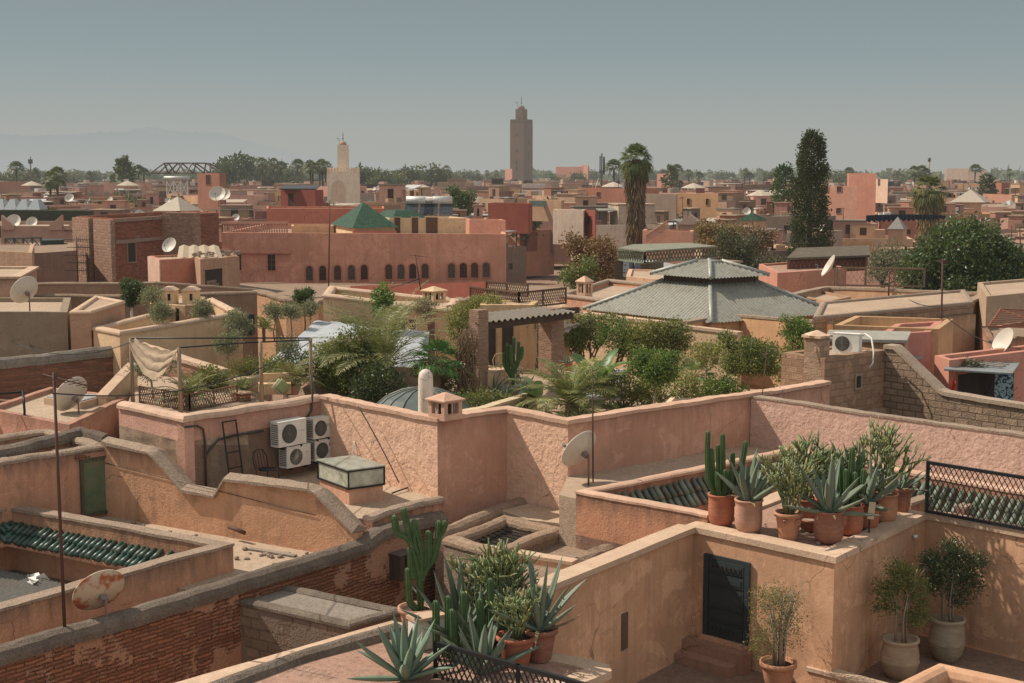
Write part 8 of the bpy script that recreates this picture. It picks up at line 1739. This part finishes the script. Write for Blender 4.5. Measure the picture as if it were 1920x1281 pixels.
for px, y, D, s_, lab in ((409, 365, 150, 1.7, 'big round rusty-white dish left of two on the tan roof by the tan brick block'), (421, 366, 151, 1.4, 'big round rusty-white dish right of two on the tan roof by the tan brick block'), (27, 417, 122, 1.3, 'left dish behind the pinkish-grey notched wall'), (61, 418, 123, 1.0, 'middle dish behind the pinkish-grey notched wall'), (131, 372, 170, 1.1, 'large pale dish above the blue-grey tents')):
    b = at(px, y, D); dish.put((b[0], D, b[2] - .75 * s_), radians(-95), s_, lab)
t = thing('laundry', 'line of dark blue laundry strung across the roofs on the right', 'laundry', at(1700, 410, 145)); mb = MB(); Vv = []
for i in range(61): p = at(1624 + 150 * i / 60, 400, 145); Vv += [(p[0], 145 + .1 * (i % 2), zat(404 - 2 * sin(i / 60 * pi), 145)), (p[0], 145 + .15 * (i % 3), zat(416 - 5 * (i / 60), 145) + .12 * sin(i * 1.7))]
mb.add(np.array(Vv), [(2 * i, 2 * i + 2, 2 * i + 3, 2 * i + 1) for i in range(60)]); mb.build('garments', clothm((.035, .045, .07), .1), t)
fbox('red_house', 'long low red palace block beside the tall dark minaret', 1042, 1100, 313, 340, 1000, PKF, R_PINK)
fbox('red_house', 'small red gatehouse at the right end of the long palace block', 1088, 1102, 310, 340, 990, PKF, R_PINK)
fbox('red_house', 'red block left of the tall dark minaret', 947, 960, 317, 340, 1060, PKF, R_PINK)
fbox('red_house', 'lone salmon cube right of the shaggy palm on the horizon', 1231, 1256, 326, 350, 480, PKF, R_PINK)
fbox('hotel', 'far tan building among trees on the right horizon', 1773, 1812, 316, 340, 900, plaster((.33, .24, .19)), R_DUST); fbox('hotel', 'far brown building at the right of the tan one on the horizon', 1812, 1848, 319, 340, 880, plaster((.28, .2, .16)), R_DUST)
fbox('white_house', 'small pale house right of the salmon tower block', 1640, 1663, 336, 370, 260, plaster((.58, .4, .3)), R_PALE, wins=((.3, 348, .8, 1.2),))
# ================================================================== THE REST OF THE OLD TOWN
rc_ = random.Random(77)
PAL0 = [('salmon', (.43, .25, .185), 4), ('tan', (.42, .28, .19), 8), ('dusty pink', (.37, .205, .16), 6), ('ochre', (.50, .30, .17), 1.6), ('grey-brown', (.27, .2, .16), 4), ('brick red', (.3, .13, .09), 1.6), ('earth brown', (.33, .17, .115), 5), ('whitewashed', (.58, .46, .36), 1.6), ('dark brown', (.19, .125, .095), 2.6), ('rose', (.5, .3, .235), 3)]
PAL = [(nm_, plaster(mul(c_, k_), .25, .6, .5, patch=.3 * (k_ != 1)), w_ / 3) for nm_, c_, w_ in PAL0 for k_ in (.74, 1, 1.24)]
RFS = [R_DUST, R_PALE, R_PINK, R_GREY, dusty((.3, .2, .15), (.38, .28, .22))]
def pick():
    s = sum(p[2] for p in PAL); r = rc_.uniform(0, s)
    for p in PAL:
        r -= p[2]
        if r <= 0: return p
    return PAL[0]
ZONES = [(0, 290, 'left of dome frame'), (290, 600, 'left of pale minaret'), (600, 790, 'behind pale minaret'), (790, 960, 'left of tall minaret'), (960, 1180, 'right of tall minaret'), (1180, 1480, 'right of shaggy palm'), (1480, 1660, 'right of tall cypress'), (1660, 1960, 'in right distance')]
def zone(px):
    for a, b, s in ZONES:
        if px < b: return s
    return ZONES[-1][2]
BLOCK = [(130, 960, 0, 148), (520, 600, 190, 225), (600, 690, 285, 305), (365, 420, 225, 245), (1535, 1645, 185, 235), (1200, 1350, 190, 225), (1030, 1120, 140, 160), (910, 995, 160, 175), (985, 1055, 185, 200), (1200, 1305, 118, 135), (0, 130, 0, 128), (1180, 1206, 110, 150), (1480, 1560, 0, 135), (1700, 1960, 0, 104), (1620, 1775, 128, 150), (270, 345, 255, 290)]
fdish = Kind(dish_kind('satellite_dish', 'x', DISHM, .62)); NH = 0
fsheet = None
def zcap(cx, wp, D):
    c = zat(340, D)
    for a, b, d, py in ((600, 690, 296, 386), (945, 1012, 1120, 337), (1155, 1228, 131, 470), (1470, 1562, 122, 470), (1535, 1648, 204, 405), (1700, 1780, 149, 418), (520, 596, 204, 404), (365, 430, 228, 360), (960, 1300, 130, 455), (1035, 1118, 149, 432)):
        if D < d and a - wp / 2 < cx < b + wp / 2: c = min(c, zat(py, D))
    return c
WIN2 = plaster((.07, .045, .035))
D = 97.
while D < 440:
    s0 = 5.2 + .017 * D; x = -40 - rc_.uniform(0, 60)
    while x < 1970:
        w_ = s0 * rc_.uniform(.6, 1.5); wp_ = w_ / D * F; cx = x + wp_ / 2; x += wp_ * rc_.uniform(.98, 1.06)
        Dj = D + rc_.uniform(-.3, .3) * (7 + .045 * D)
        if any(a < cx + wp_ * .4 and cx - wp_ * .4 < b and c < Dj + w_ * .5 and Dj - w_ * .3 < d for a, b, c, d in BLOCK): continue
        if NH >= 292: break
        nm, m, _ = pick(); zr = rc_.choice([7.4, 8.2, 8.8, 9.4, 10.0, 10.8]) + rc_.uniform(-.5, .5) + (rc_.uniform(1, 2.6) if rc_.random() < .14 else 0) + .0012 * D
        if D < 125: zr = min(zr, 9.4)
        zr = min(zr, zcap(cx, wp_, Dj))
        if zr < 3.5: continue
        X = at(cx, 400, Dj)[0]; dp = w_ * rc_.uniform(.7, 1.1); a = rc_.choice([0, 0, -.75, .8]) + rc_.uniform(-.2, .2); ca, sa = cos(a), sin(a); sc_ = .8 if abs(a) > .5 else 1
        R_ = lambda u, v: (X + u * ca - v * sa, Dj + u * sa + v * ca)
        pts = [R_(u, v) for u, v in ((-w_ / 2 * sc_, -dp / 2), (w_ / 2 * sc_, -dp / 2), (w_ / 2 * sc_, dp / 2), (-w_ / 2 * sc_, dp / 2))]
        o = house('house', 'x', pts, zr, max(0, zr - 7), m, rc_.choice(RFS), par=rc_.uniform(.25, .9), th=.3); feats = []
        NH += 1; tall = zcap(cx, wp_, Dj) - zr > 2.2
        if D < 460:
            for k in range(rc_.choice([1, 2, 3, 4, 5])):
                f = rc_.choice([0, 0, 1, 3]); pa, pb = pts[f], pts[(f + 1) % 4]; L_ = sqrt((pa[0] - pb[0]) ** 2 + (pa[1] - pb[1]) ** 2)
                opening(o, pa, pb, L_ * rc_.uniform(.12, .88), zr - rc_.uniform(1.5, 2.4), rc_.uniform(.4, .9), rc_.uniform(.5, 1.1), WIN2, .12, .06, m, name='window')
        if D < 700 and tall:
            for k in range(rc_.choice([1, 1, 2, 2, 3]) if D < 460 else rc_.choice([0, 1, 1])):
                w2 = w_ * rc_.uniform(.18, .5); d2_ = w2 * rc_.uniform(.5, 1.1); q = R_(rc_.uniform(-.34, .34) * w_ * sc_, rc_.uniform(-.2, .3) * dp); nm2, m2, _ = pick(); hh = rc_.uniform(.9, 2.5) + .3
                MB().box((q[0], q[1], zr - .5 + hh / 2), (w2, d2_, hh), a).build('roof_room', m2, o)
                MB().box((q[0], q[1], zr - .5 + hh + .06), (w2 + .25, d2_ + .25, .12), a).build('room_roof', rc_.choice(RFS), o); feats.append('roof room')
                if D < 300: MB().box((q[0] + sa * d2_ * .51, q[1] - ca * d2_ * .51, zr - .5 + hh * .6), (w2 * .25, .06, hh * .45), a).build('doorway', WIN2, o)
        if rc_.random() < (.45 if D < 460 else .3):
            w2, d2 = w_ * rc_.uniform(.3, .75), dp * rc_.uniform(.3, .6); hz = rc_.uniform(.1, 1.6) if tall else .1
            mb = MB(); c0 = R_(rc_.uniform(-.15, .15) * w_, rc_.uniform(-.2, .2) * dp)
            sm_ = rc_.choice([WSHEET, WSHEET, CORR, metalsheet((.5, .42, .34), .4), metalsheet((.42, .4, .36), .3), clothm((.5, .42, .32), .1)]); tl = rc_.uniform(-.2, .45)
            q = [(c0[0] + (u * ca - v * sa), c0[1] + (u * sa + v * ca)) for u, v in ((-w2 / 2, -d2 / 2), (w2 / 2, -d2 / 2), (w2 / 2, d2 / 2), (-w2 / 2, d2 / 2))]
            mb.prism(q, [zr + hz, zr + hz, zr + hz + tl, zr + hz + tl], [zr + hz + .1, zr + hz + .1, zr + hz + tl + .1, zr + hz + tl + .1]); mb.build('sheet_canopy', sm_, o); feats.append('canopy')
            for p in q: pp = mix2(p, c0, .06); MB().bar((*pp, zr - .9), (*pp, zr + hz + min(0, tl) + .02), .1).build('canopy_post', IRON, o)
        if D < 480:
            for k in range(rc_.choice([2, 3, 4, 5]) if D < 300 else rc_.choice([1, 2, 3])):
                q = R_(rc_.uniform(-.42, .42) * w_ * sc_, rc_.uniform(-.42, .1) * dp); b_ = rc_.uniform(.3, .9) * (1 + .0012 * D); MB().box((q[0], q[1], zr - .3 + b_ / 2), (b_ * rc_.uniform(.6, 2), b_, b_ + rc_.uniform(0, .5)), rc_.uniform(0, 3)).build('roof_clutter', rc_.choice([WHITE, P_BRICKRED, P_PALECOPE, CORR, TANF, plaster((.2, .14, .1)), clothm((.25, .12, .1), .1), clothm((.2, .22, .25), .1)]), o)
        if D < 460 and rc_.random() < .35:
            MB().prism([R_(-w_ / 2 * sc_ + .1, -dp / 2 - .02), R_(w_ / 2 * sc_ * rc_.uniform(-.3, .6), -dp / 2 - .02), R_(0, -dp / 2 - .12), R_(-w_ / 2 * sc_ + .1, -dp / 2 - .12)], zr - rc_.uniform(2, 4), zr - .3).build('patched_plaster', rc_.choice([q[1] for q in PAL]), o)
        lab = '%s house' % nm; fs = sorted(set(feats), reverse=True)
        if fs: lab += ' with ' + ' and '.join(fs)
        band = 'nearer' if D < 190 else 'mid-distance' if D < 430 else 'far'
        auto(o, '%s %s %s' % (band, lab, zone(cx)), cx, 'old town houses in the distance')
        if D < 360 and rc_.random() < .6:
            for k in range(rc_.choice([1, 1, 2])):
                px_, py_ = R_(rc_.uniform(-.4, .4) * w_ * sc_, -rc_.uniform(.0, .4) * dp); s_ = rc_.uniform(.7, 1.15)
                o2 = fdish.put((px_, py_, zr - .35), radians(-100 + rc_.uniform(-60, 25)), s_, 'x'); auto(o2, '%s satellite dish on roofs %s' % (band, zone(proj((px_, py_, zr))[0])), proj((px_, py_, zr))[0], 'satellite dishes on the distant roofs')
        if D < 420 and rc_.random() < .26:
            px_, py_ = R_(rc_.uniform(-.4, .4) * w_, 0); hh = rc_.uniform(2, 4.2); o2 = tv_mast('antenna_mast', 'x', (px_, py_, zr - .3), hh, RUSTIRON, rc_.random() < .6, .05, (rc_.uniform(-.2, .2), 0), rc_.uniform(0, 3)); auto(o2, '%s thin antenna mast %s' % (band, zone(proj((px_, py_, zr))[0])), proj((px_, py_, zr))[0], 'antenna masts on the distant roofs')
    D += 7.5 + .055 * D
# the carpet of tiny far roofs beyond the houses one can tell apart
rs_ = np.random.RandomState(55); mb = MB(); Dn = 430.
while Dn < 1250:
    for k in range(int(.8 * Dn / 8.5)):
        X = rs_.uniform(-.39, .39) * Dn; Dk = Dn + rs_.uniform(-12, 12); w_, d_ = rs_.uniform(3.5, 11) * (1 + Dn / 2500), rs_.uniform(4, 10); px = CX + X / Dk * F; zt2 = min(rs_.choice([6.5, 7.5, 8.3, 9, 9.6, 10.4]) + rs_.uniform(-.6, .6) + .0012 * Dn + (rs_.uniform(.5, 3) if rs_.uniform() < .12 else 0), zcap(px, w_ / Dk * F, Dk)); an = rs_.uniform(-.5, .5) if rs_.uniform() < .6 else .8
        mb.box((X, Dk, zt2 / 2), (w_, d_, zt2), an); s_, c_ = sin(an), cos(an)
        if rs_.uniform() < .55: mb.box((X + rs_.uniform(-.3, .3) * w_, Dk + 1, min(zt2 + .8, zcap(px, 5, Dk))), (w_ * rs_.uniform(.15, .5), 2.5, rs_.uniform(.6, 2.4)), an)
        for j in range(rs_.randint(0, 4)): u = rs_.uniform(-.42, .42) * w_; mb.box((X + u * c_ + s_ * d_ * .5, Dk + u * s_ - c_ * d_ * .5, zt2 - rs_.uniform(.6, 2.6)), (rs_.uniform(.4, 1.4), .12, rs_.uniform(.4, 1.2)), an)
    Dn += 13 + .02 * Dn
n = NT('far_roofs'); r = n.n('ShaderNodeNewGeometry').outputs['Random Per Island']; cr_ = n.n('ShaderNodeValToRGB'); n.l(r, cr_.inputs[0]); cr_.color_ramp.interpolation = 'CONSTANT'
for i, c_ in enumerate(((.05, .035, .03), (.44, .25, .18), (.4, .28, .19), (.25, .16, .12), (.5, .33, .24), (.09, .06, .05), (.34, .17, .12), (.55, .45, .36), (.42, .21, .155), (.3, .22, .17), (.48, .3, .19), (.62, .56, .49), (.36, .2, .145), (.2, .13, .1))):
    el_ = cr_.color_ramp.elements[i] if i < 2 else cr_.color_ramp.elements.new(i / 14); el_.position = i / 14; el_.color = (*c_, 1)
nn_ = n.noise(n.pos(), .6, 4, .6); o = mb.build('distant_rooftops', n.fin(n.mix(n.math('MULTIPLY', n.rng(nn_, .4, .7), .4), cr_.outputs[0], (.2, .13, .1)), .95, spec=.1)); tag(o, 'carpet of tiny hazy roofs running out to the tree line', 'rooftops', kind='stuff')
# white parasols on the roofs
par = thing('parasol', 'x', 'parasol'); MB().tube([(0, 0, 0), (0, 0, 1.2), (0, 0, 2.4)], .05, 6).build('pole', WHITE, par); MB().lathe([(1.9, 2.1), (1.0, 2.5), (.05, 2.85)], 8, smooth=False).build('canopy', clothm((.6, .5, .4), .2), par); PAR = Kind(par)
for px, py, D_ in ((730, 359, 260), (762, 361, 255), (776, 359, 262), (793, 359, 266), (1150, 355, 250), (1300, 357, 250), (1425, 372, 220), (1450, 371, 225), (60, 352, 280), (240, 352, 270)):
    b = at(px, py, D_); o = PAR.put((b[0], D_, b[2] - 2.0), 0, 1.15, 'x'); auto(o, 'cream parasol open on a roof ' + zone(px), px, 'cream parasols on distant roofs')
# ================================================================== TREES ALONG THE HORIZON
def tkind(name, cat, fn): t = thing(name, 'x', cat); fn(t); return Kind(t)
def mk_round(seed, lm, sq=.8, ncl=170):
    def f(t):
        rn = random.Random(seed); MB().tube([(0, 0, 0), (.1, 0, .35), (0, 0, .7)], [.035, .03, .015], 6).build('trunk', DARKBARK, t)
        bl = [(0, 0, .66, .34, .34, .3 * sq)] + [(rn.uniform(-.25, .25), rn.uniform(-.2, .2), .62 + rn.uniform(-.15, .2), .2, .2, .16 * sq) for _ in range(5)]
        MB().quads(crown(seed, bl, ncl, 7, .085, .075, .055, .5)).build('crown', lm, t)
    return f
def mk_palm(seed, lm, skirt):
    def f(t):
        rs = np.random.RandomState(seed); MB().tube([(0, 0, 0), (.02, 0, .4), (0, 0, .82)], [.022, .017, .016], 6).build('trunk', DARKBARK, t); Q = []
        for i in range(26):
            e = 1.45 - (2.2 if skirt else 1.6) * i / 25; hub, q = fan_leaf(rs, (0, 0, .84), i * 2.4, e, .07, .105 if skirt else .15, 8, 2.2, .8); Q.append(q)
        MB().quads(np.concatenate(Q)).build('fronds', lm, t)
    return f
def mk_spire(seed, lm):
    def f(t):
        MB().tube([(0, 0, 0), (0, 0, .5), (0, 0, .9)], [.03, .02, .006], 6).build('trunk', DARKBARK, t); MB().quads(spire_leaves(seed, 1.0, [(0, .1), (.1, .17), (.4, .2), (.7, .13), (.9, .06), (1, .01)], 230, 6, .05, .06, .04)).build('crown', lm, t)
    return f
FT1, FT2, FT3 = leafm((.06, .08, .036), (.1, .11, .055), .2), leafm((.085, .1, .05), (.13, .135, .07), .2), leafm((.045, .065, .03), (.07, .085, .04), .2)
RK = [tkind('tree', 'tree', mk_round(200 + i, m, s)) for i, (m, s) in enumerate(((FT1, .8), (FT2, .9), (FT3, .7), (FT2, 1.1)))]
PKS = [tkind('palm_tree', 'palm', mk_palm(210 + i, m, s)) for i, (m, s) in enumerate(((FT1, True), (FT3, False), (FT2, True)))]
SK = [tkind('cypress_tree', 'tree', mk_spire(220 + i, m)) for i, m in enumerate((FT3, FT1))]
def plant(kind, px, ytop, D, wide=1.0, base=None, grp='trees along the horizon', zb=3.0):
    H = zat(ytop, D) - zb; x = at(px, 400, D)[0]; K = {'r': RK, 'p': PKS, 's': SK}[kind]; k = rc_.choice(K)
    o = k.put((x, D, zb), rc_.uniform(0, 6.28), (H * wide, H * wide, H), 'x', grp); nm = {'r': 'round-crowned tree', 'p': 'palm tree', 's': 'pointed dark tree'}[kind]
    auto(o, (base or nm + ' on the horizon ' + zone(px)), px, grp); return o
# clumps that stand out
for px, y, D_, w_ in ((447, 283, 620, 1.15), (430, 292, 600, .9), (478, 292, 640, .8), (497, 297, 650, .8), (520, 300, 650, .8), (545, 303, 660, .9), (560, 306, 680, .9), (690, 306, 560, 1.0), (712, 313, 550, 1.0), (668, 316, 560, 1.0), (730, 318, 570, .9), (768, 309, 620, .9), (800, 306, 640, 1.2), (822, 312, 640, .9), (750, 318, 600, .8), (48, 312, 640, 1.0), (22, 318, 620, 1.2), (1560, 316, 700, 1.0), (1585, 318, 720, 1.1)): plant('r', px, y, D_, w_)
for px, y, D_ in ((34, 300, 500), (110, 306, 270), (97, 314, 262), (262, 307, 520), (272, 313, 540), (493, 291, 560), (515, 292, 580), (528, 300, 590), (583, 295, 420), (588, 302, 430), (605, 293, 430), (612, 297, 450), (601, 298, 440), (838, 307, 700), (840, 315, 700), (870, 320, 800), (895, 317, 900), (913, 317, 900), (930, 318, 900), (1150, 296, 420), (1268, 306, 600), (1290, 315, 650), (1310, 321, 700), (1395, 315, 700), (1405, 322, 700), (1712, 306, 420), (1726, 305, 430), (1733, 311, 430), (1826, 306, 600), (1890, 314, 700), (1590, 312, 640), (560, 296, 600), (1432, 322, 800)): plant('p', px, y, D_, 1.0)
for px, y, D_ in ((234, 296, 420), (240, 305, 430), (1258, 312, 420), (1848, 328, 330), (170, 322, 800), (70, 316, 700)): plant('s', px, y, D_, 1.1)
for i in range(120):
    px = -20 + 1960 * (i + rc_.uniform(0, 1)) / 120; D_ = rc_.uniform(820, 1500)
    if 948 < px < 1008: continue
    plant(rc_.choice(['r', 'r', 'r', 'p', 's'] if rc_.random() < .8 else ['p']), px, rc_.uniform(316, 327), D_, rc_.uniform(.9, 1.5), None)
# trees between the roofs
for i in range(26):
    px = rc_.uniform(-10, 1930); D_ = rc_.uniform(170, 520); y_ = zat(0, 1) and CY - 0
    yy = 325 + F * (16 - rc_.uniform(10.5, 13)) / D_
    if 590 < px < 690 or 1470 < px < 1560 or 1530 < px < 1650: continue
    plant('r', px, yy, D_, .9, 'green tree top between the roofs ' + zone(px), 'tree tops between the distant roofs', 3.5)
# the far-off wood that closes the plain
mb = MB(); rs_ = np.random.RandomState(9); n_ = 9000
xx = rs_.uniform(-1, 1, n_); yy = rs_.uniform(1550, 3200, n_); q = np.stack([xx * yy * .4, yy, rs_.uniform(0, 1, n_) ** .7 * (13 + 3 * np.sin(xx * 30))], 1)
o = MB().quads(leaf_quads(rs_, q, rs_.normal(size=(n_, 3)) * (1, 1, .7), 12, 9)).build('distant_wood', FT1); tag(o, 'hazy far-off belt of trees closing the plain', 'wood', kind='stuff')
# ================================================================== MOUNTAINS
prof = [(-400, 262), (-200, 248), (-40, 246), (20, 251), (60, 255), (110, 254), (150, 252), (200, 248), (235, 247), (262, 243), (280, 238), (296, 240), (306, 238), (318, 243), (335, 247), (370, 247), (395, 245), (420, 247), (440, 254), (462, 264), (500, 274), (540, 283), (600, 292), (700, 305), (850, 318), (1000, 326)]
rs_ = np.random.RandomState(2); Vv = []; DM = 42000.; xs_ = np.linspace(-400, 1000, 180); yp = np.interp(xs_, [p[0] for p in prof], [p[1] for p in prof]) + rs_.normal(size=180) * 1.3
for j in range(6):
    for i, px in enumerate(xs_): t_ = j / 5; Dm = DM - 9000 * (1 - t_) ; z = (zat(yp[i], DM)) * (t_ ** 1.3) * (1 + .05 * rs_.normal() * (0 < j < 5)); Vv.append(((px - CX) / F * Dm, Dm, z))
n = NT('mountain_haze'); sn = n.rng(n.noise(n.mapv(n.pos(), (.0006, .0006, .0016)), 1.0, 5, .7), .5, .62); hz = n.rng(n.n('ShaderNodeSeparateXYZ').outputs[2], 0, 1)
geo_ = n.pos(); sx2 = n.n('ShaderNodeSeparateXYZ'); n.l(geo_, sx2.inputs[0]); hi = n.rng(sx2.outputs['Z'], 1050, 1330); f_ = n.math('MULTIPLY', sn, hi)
lo = n.rng(sx2.outputs['Z'], 0, 1200); c0_ = n.mix(lo, (.41, .42, .40), (.358, .385, .379)); em = n.n('ShaderNodeEmission'); n.l(n.mix(n.math('MULTIPLY', f_, .8), c0_, (.43, .44, .42)), em.inputs[0]); n.l(em.outputs[0], n.out.inputs[0])  # haze and daylight painted as emission, paler towards the foot
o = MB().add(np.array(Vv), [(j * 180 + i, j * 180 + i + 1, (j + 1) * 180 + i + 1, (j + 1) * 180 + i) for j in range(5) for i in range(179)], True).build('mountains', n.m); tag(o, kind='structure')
# ---- labels of the look-alikes: say which one
ORD = ['first', 'second', 'third', 'fourth', 'fifth', 'sixth', 'seventh', 'eighth', 'ninth', 'tenth', 'eleventh', 'twelfth', 'thirteenth', 'fourteenth', 'fifteenth', 'sixteenth', 'seventeenth', 'eighteenth', 'nineteenth', 'twentieth']
by = {}
for o, base, px, g in AUTO: by.setdefault(base, []).append((px, o, g))
for base, L_ in by.items():
    L_.sort(key=lambda q: q[0])
    for i, (px, o, g) in enumerate(L_):
        o['label'] = base if len(L_) == 1 else '%s, %s from left' % (base, ORD[i] if i < 20 else str(i + 1) + 'th')
        if g: o['group'] = g
import sys; sys.stderr.write('') ; print('houses', NH, D, 'labels over 16:', sum(len(o['label'].split()) > 16 for o, *_ in AUTO))
# ================================================================== camera, light, sky
cam = bpy.data.cameras.new('camera'); co = bpy.data.objects.new('camera', cam); COL.objects.link(co)
co.location = (0, 0, CAMZ); co.rotation_euler = (pi / 2 - PITCH, 0, 0)
cam.sensor_width = 36; cam.lens = F / 1920 * 36; cam.clip_start = .5; cam.clip_end = 120000
SC.camera = co
SUNH = (-.945, .327); EL = radians(46.3)
sl_ = bpy.data.lights.new('sun', 'SUN'); sl_.energy = 5.0; sl_.angle = radians(.53); sl_.color = (1, .905, .775)
so = bpy.data.objects.new('sun', sl_); COL.objects.link(so)
from mathutils import Vector
so.rotation_euler = Vector((SUNH[0] * cos(EL), SUNH[1] * cos(EL), sin(EL))).to_track_quat('Z', 'Y').to_euler(); so.location = (-60, 30, 80)
W_ = bpy.data.worlds.new('World'); SC.world = W_; W_.use_nodes = True; T = W_.node_tree; T.nodes.clear()
sk = T.nodes.new('ShaderNodeTexSky'); sk.sky_type = 'NISHITA'; sk.sun_disc = False; sk.sun_elevation = EL; sk.sun_rotation = atan2(SUNH[0], SUNH[1])
sk.dust_density = 3.0; sk.air_density = 1.0; sk.altitude = 460
hs = T.nodes.new('ShaderNodeHueSaturation'); hs.inputs['Saturation'].default_value = .55; hs.inputs['Value'].default_value = .62
tc = T.nodes.new('ShaderNodeTexCoord'); sx = T.nodes.new('ShaderNodeSeparateXYZ')
mr = T.nodes.new('ShaderNodeValToRGB')                      # the grey dusty haze that thickens towards the horizon
S10 = 10.0
for i, (p_, c_) in enumerate(((0.0, (.445, .45, .42)), (.03, (.41, .428, .405)), (.0767, (.298, .362, .376)), (.12, (.25, .306, .324)), (.35, (.38, .4, .4)), (.7, (.43, .44, .44)))):  # overhead stops are raised as added ambient fill
    e = mr.color_ramp.elements[i] if i < 2 else mr.color_ramp.elements.new(p_)
    e.position = p_; e.color = (*c_, 1)
ml = T.nodes.new('ShaderNodeVectorMath'); ml.operation = 'SCALE'; ml.inputs['Scale'].default_value = S10
bk = T.nodes.new('ShaderNodeVectorMath'); bk.operation = 'DOT_PRODUCT'; bk.inputs[1].default_value = (.5, -.86, .1)   # added fill: sky brightened behind the camera to lift shaded walls
bm = T.nodes.new('ShaderNodeMapRange'); bm.inputs[1].default_value = 0.0; bm.inputs[2].default_value = .9; bm.inputs[3].default_value = 1.0; bm.inputs[4].default_value = 1.85
m5 = T.nodes.new('ShaderNodeVectorMath'); m5.operation = 'SCALE'
mxx = T.nodes.new('ShaderNodeMix'); mxx.data_type = 'RGBA'; mxx.inputs[0].default_value = .88
bg = T.nodes.new('ShaderNodeBackground'); bg.inputs[1].default_value = .1; ow = T.nodes.new('ShaderNodeOutputWorld')
L_ = T.links.new
L_(sk.outputs[0], hs.inputs['Color']); L_(tc.outputs['Generated'], sx.inputs[0]); L_(sx.outputs['Z'], mr.inputs[0]); L_(mr.outputs[0], ml.inputs[0])
L_(tc.outputs['Generated'], bk.inputs[0]); L_(bk.outputs['Value'], bm.inputs[0]); L_(ml.outputs[0], m5.inputs[0]); L_(bm.outputs[0], m5.inputs['Scale'])
L_(hs.outputs[0], mxx.inputs[6]); L_(m5.outputs[0], mxx.inputs[7]); L_(mxx.outputs[2], bg.inputs[0]); L_(bg.outputs[0], ow.inputs[0])
SC.view_settings.view_transform = 'Standard'; SC.view_settings.look = 'None'; SC.view_settings.exposure = 0; SC.view_settings.gamma = 1
SC.cycles.max_bounces = 5; SC.cycles.diffuse_bounces = 3; SC.cycles.transparent_max_bounces = 6; SC.cycles.use_denoising = True
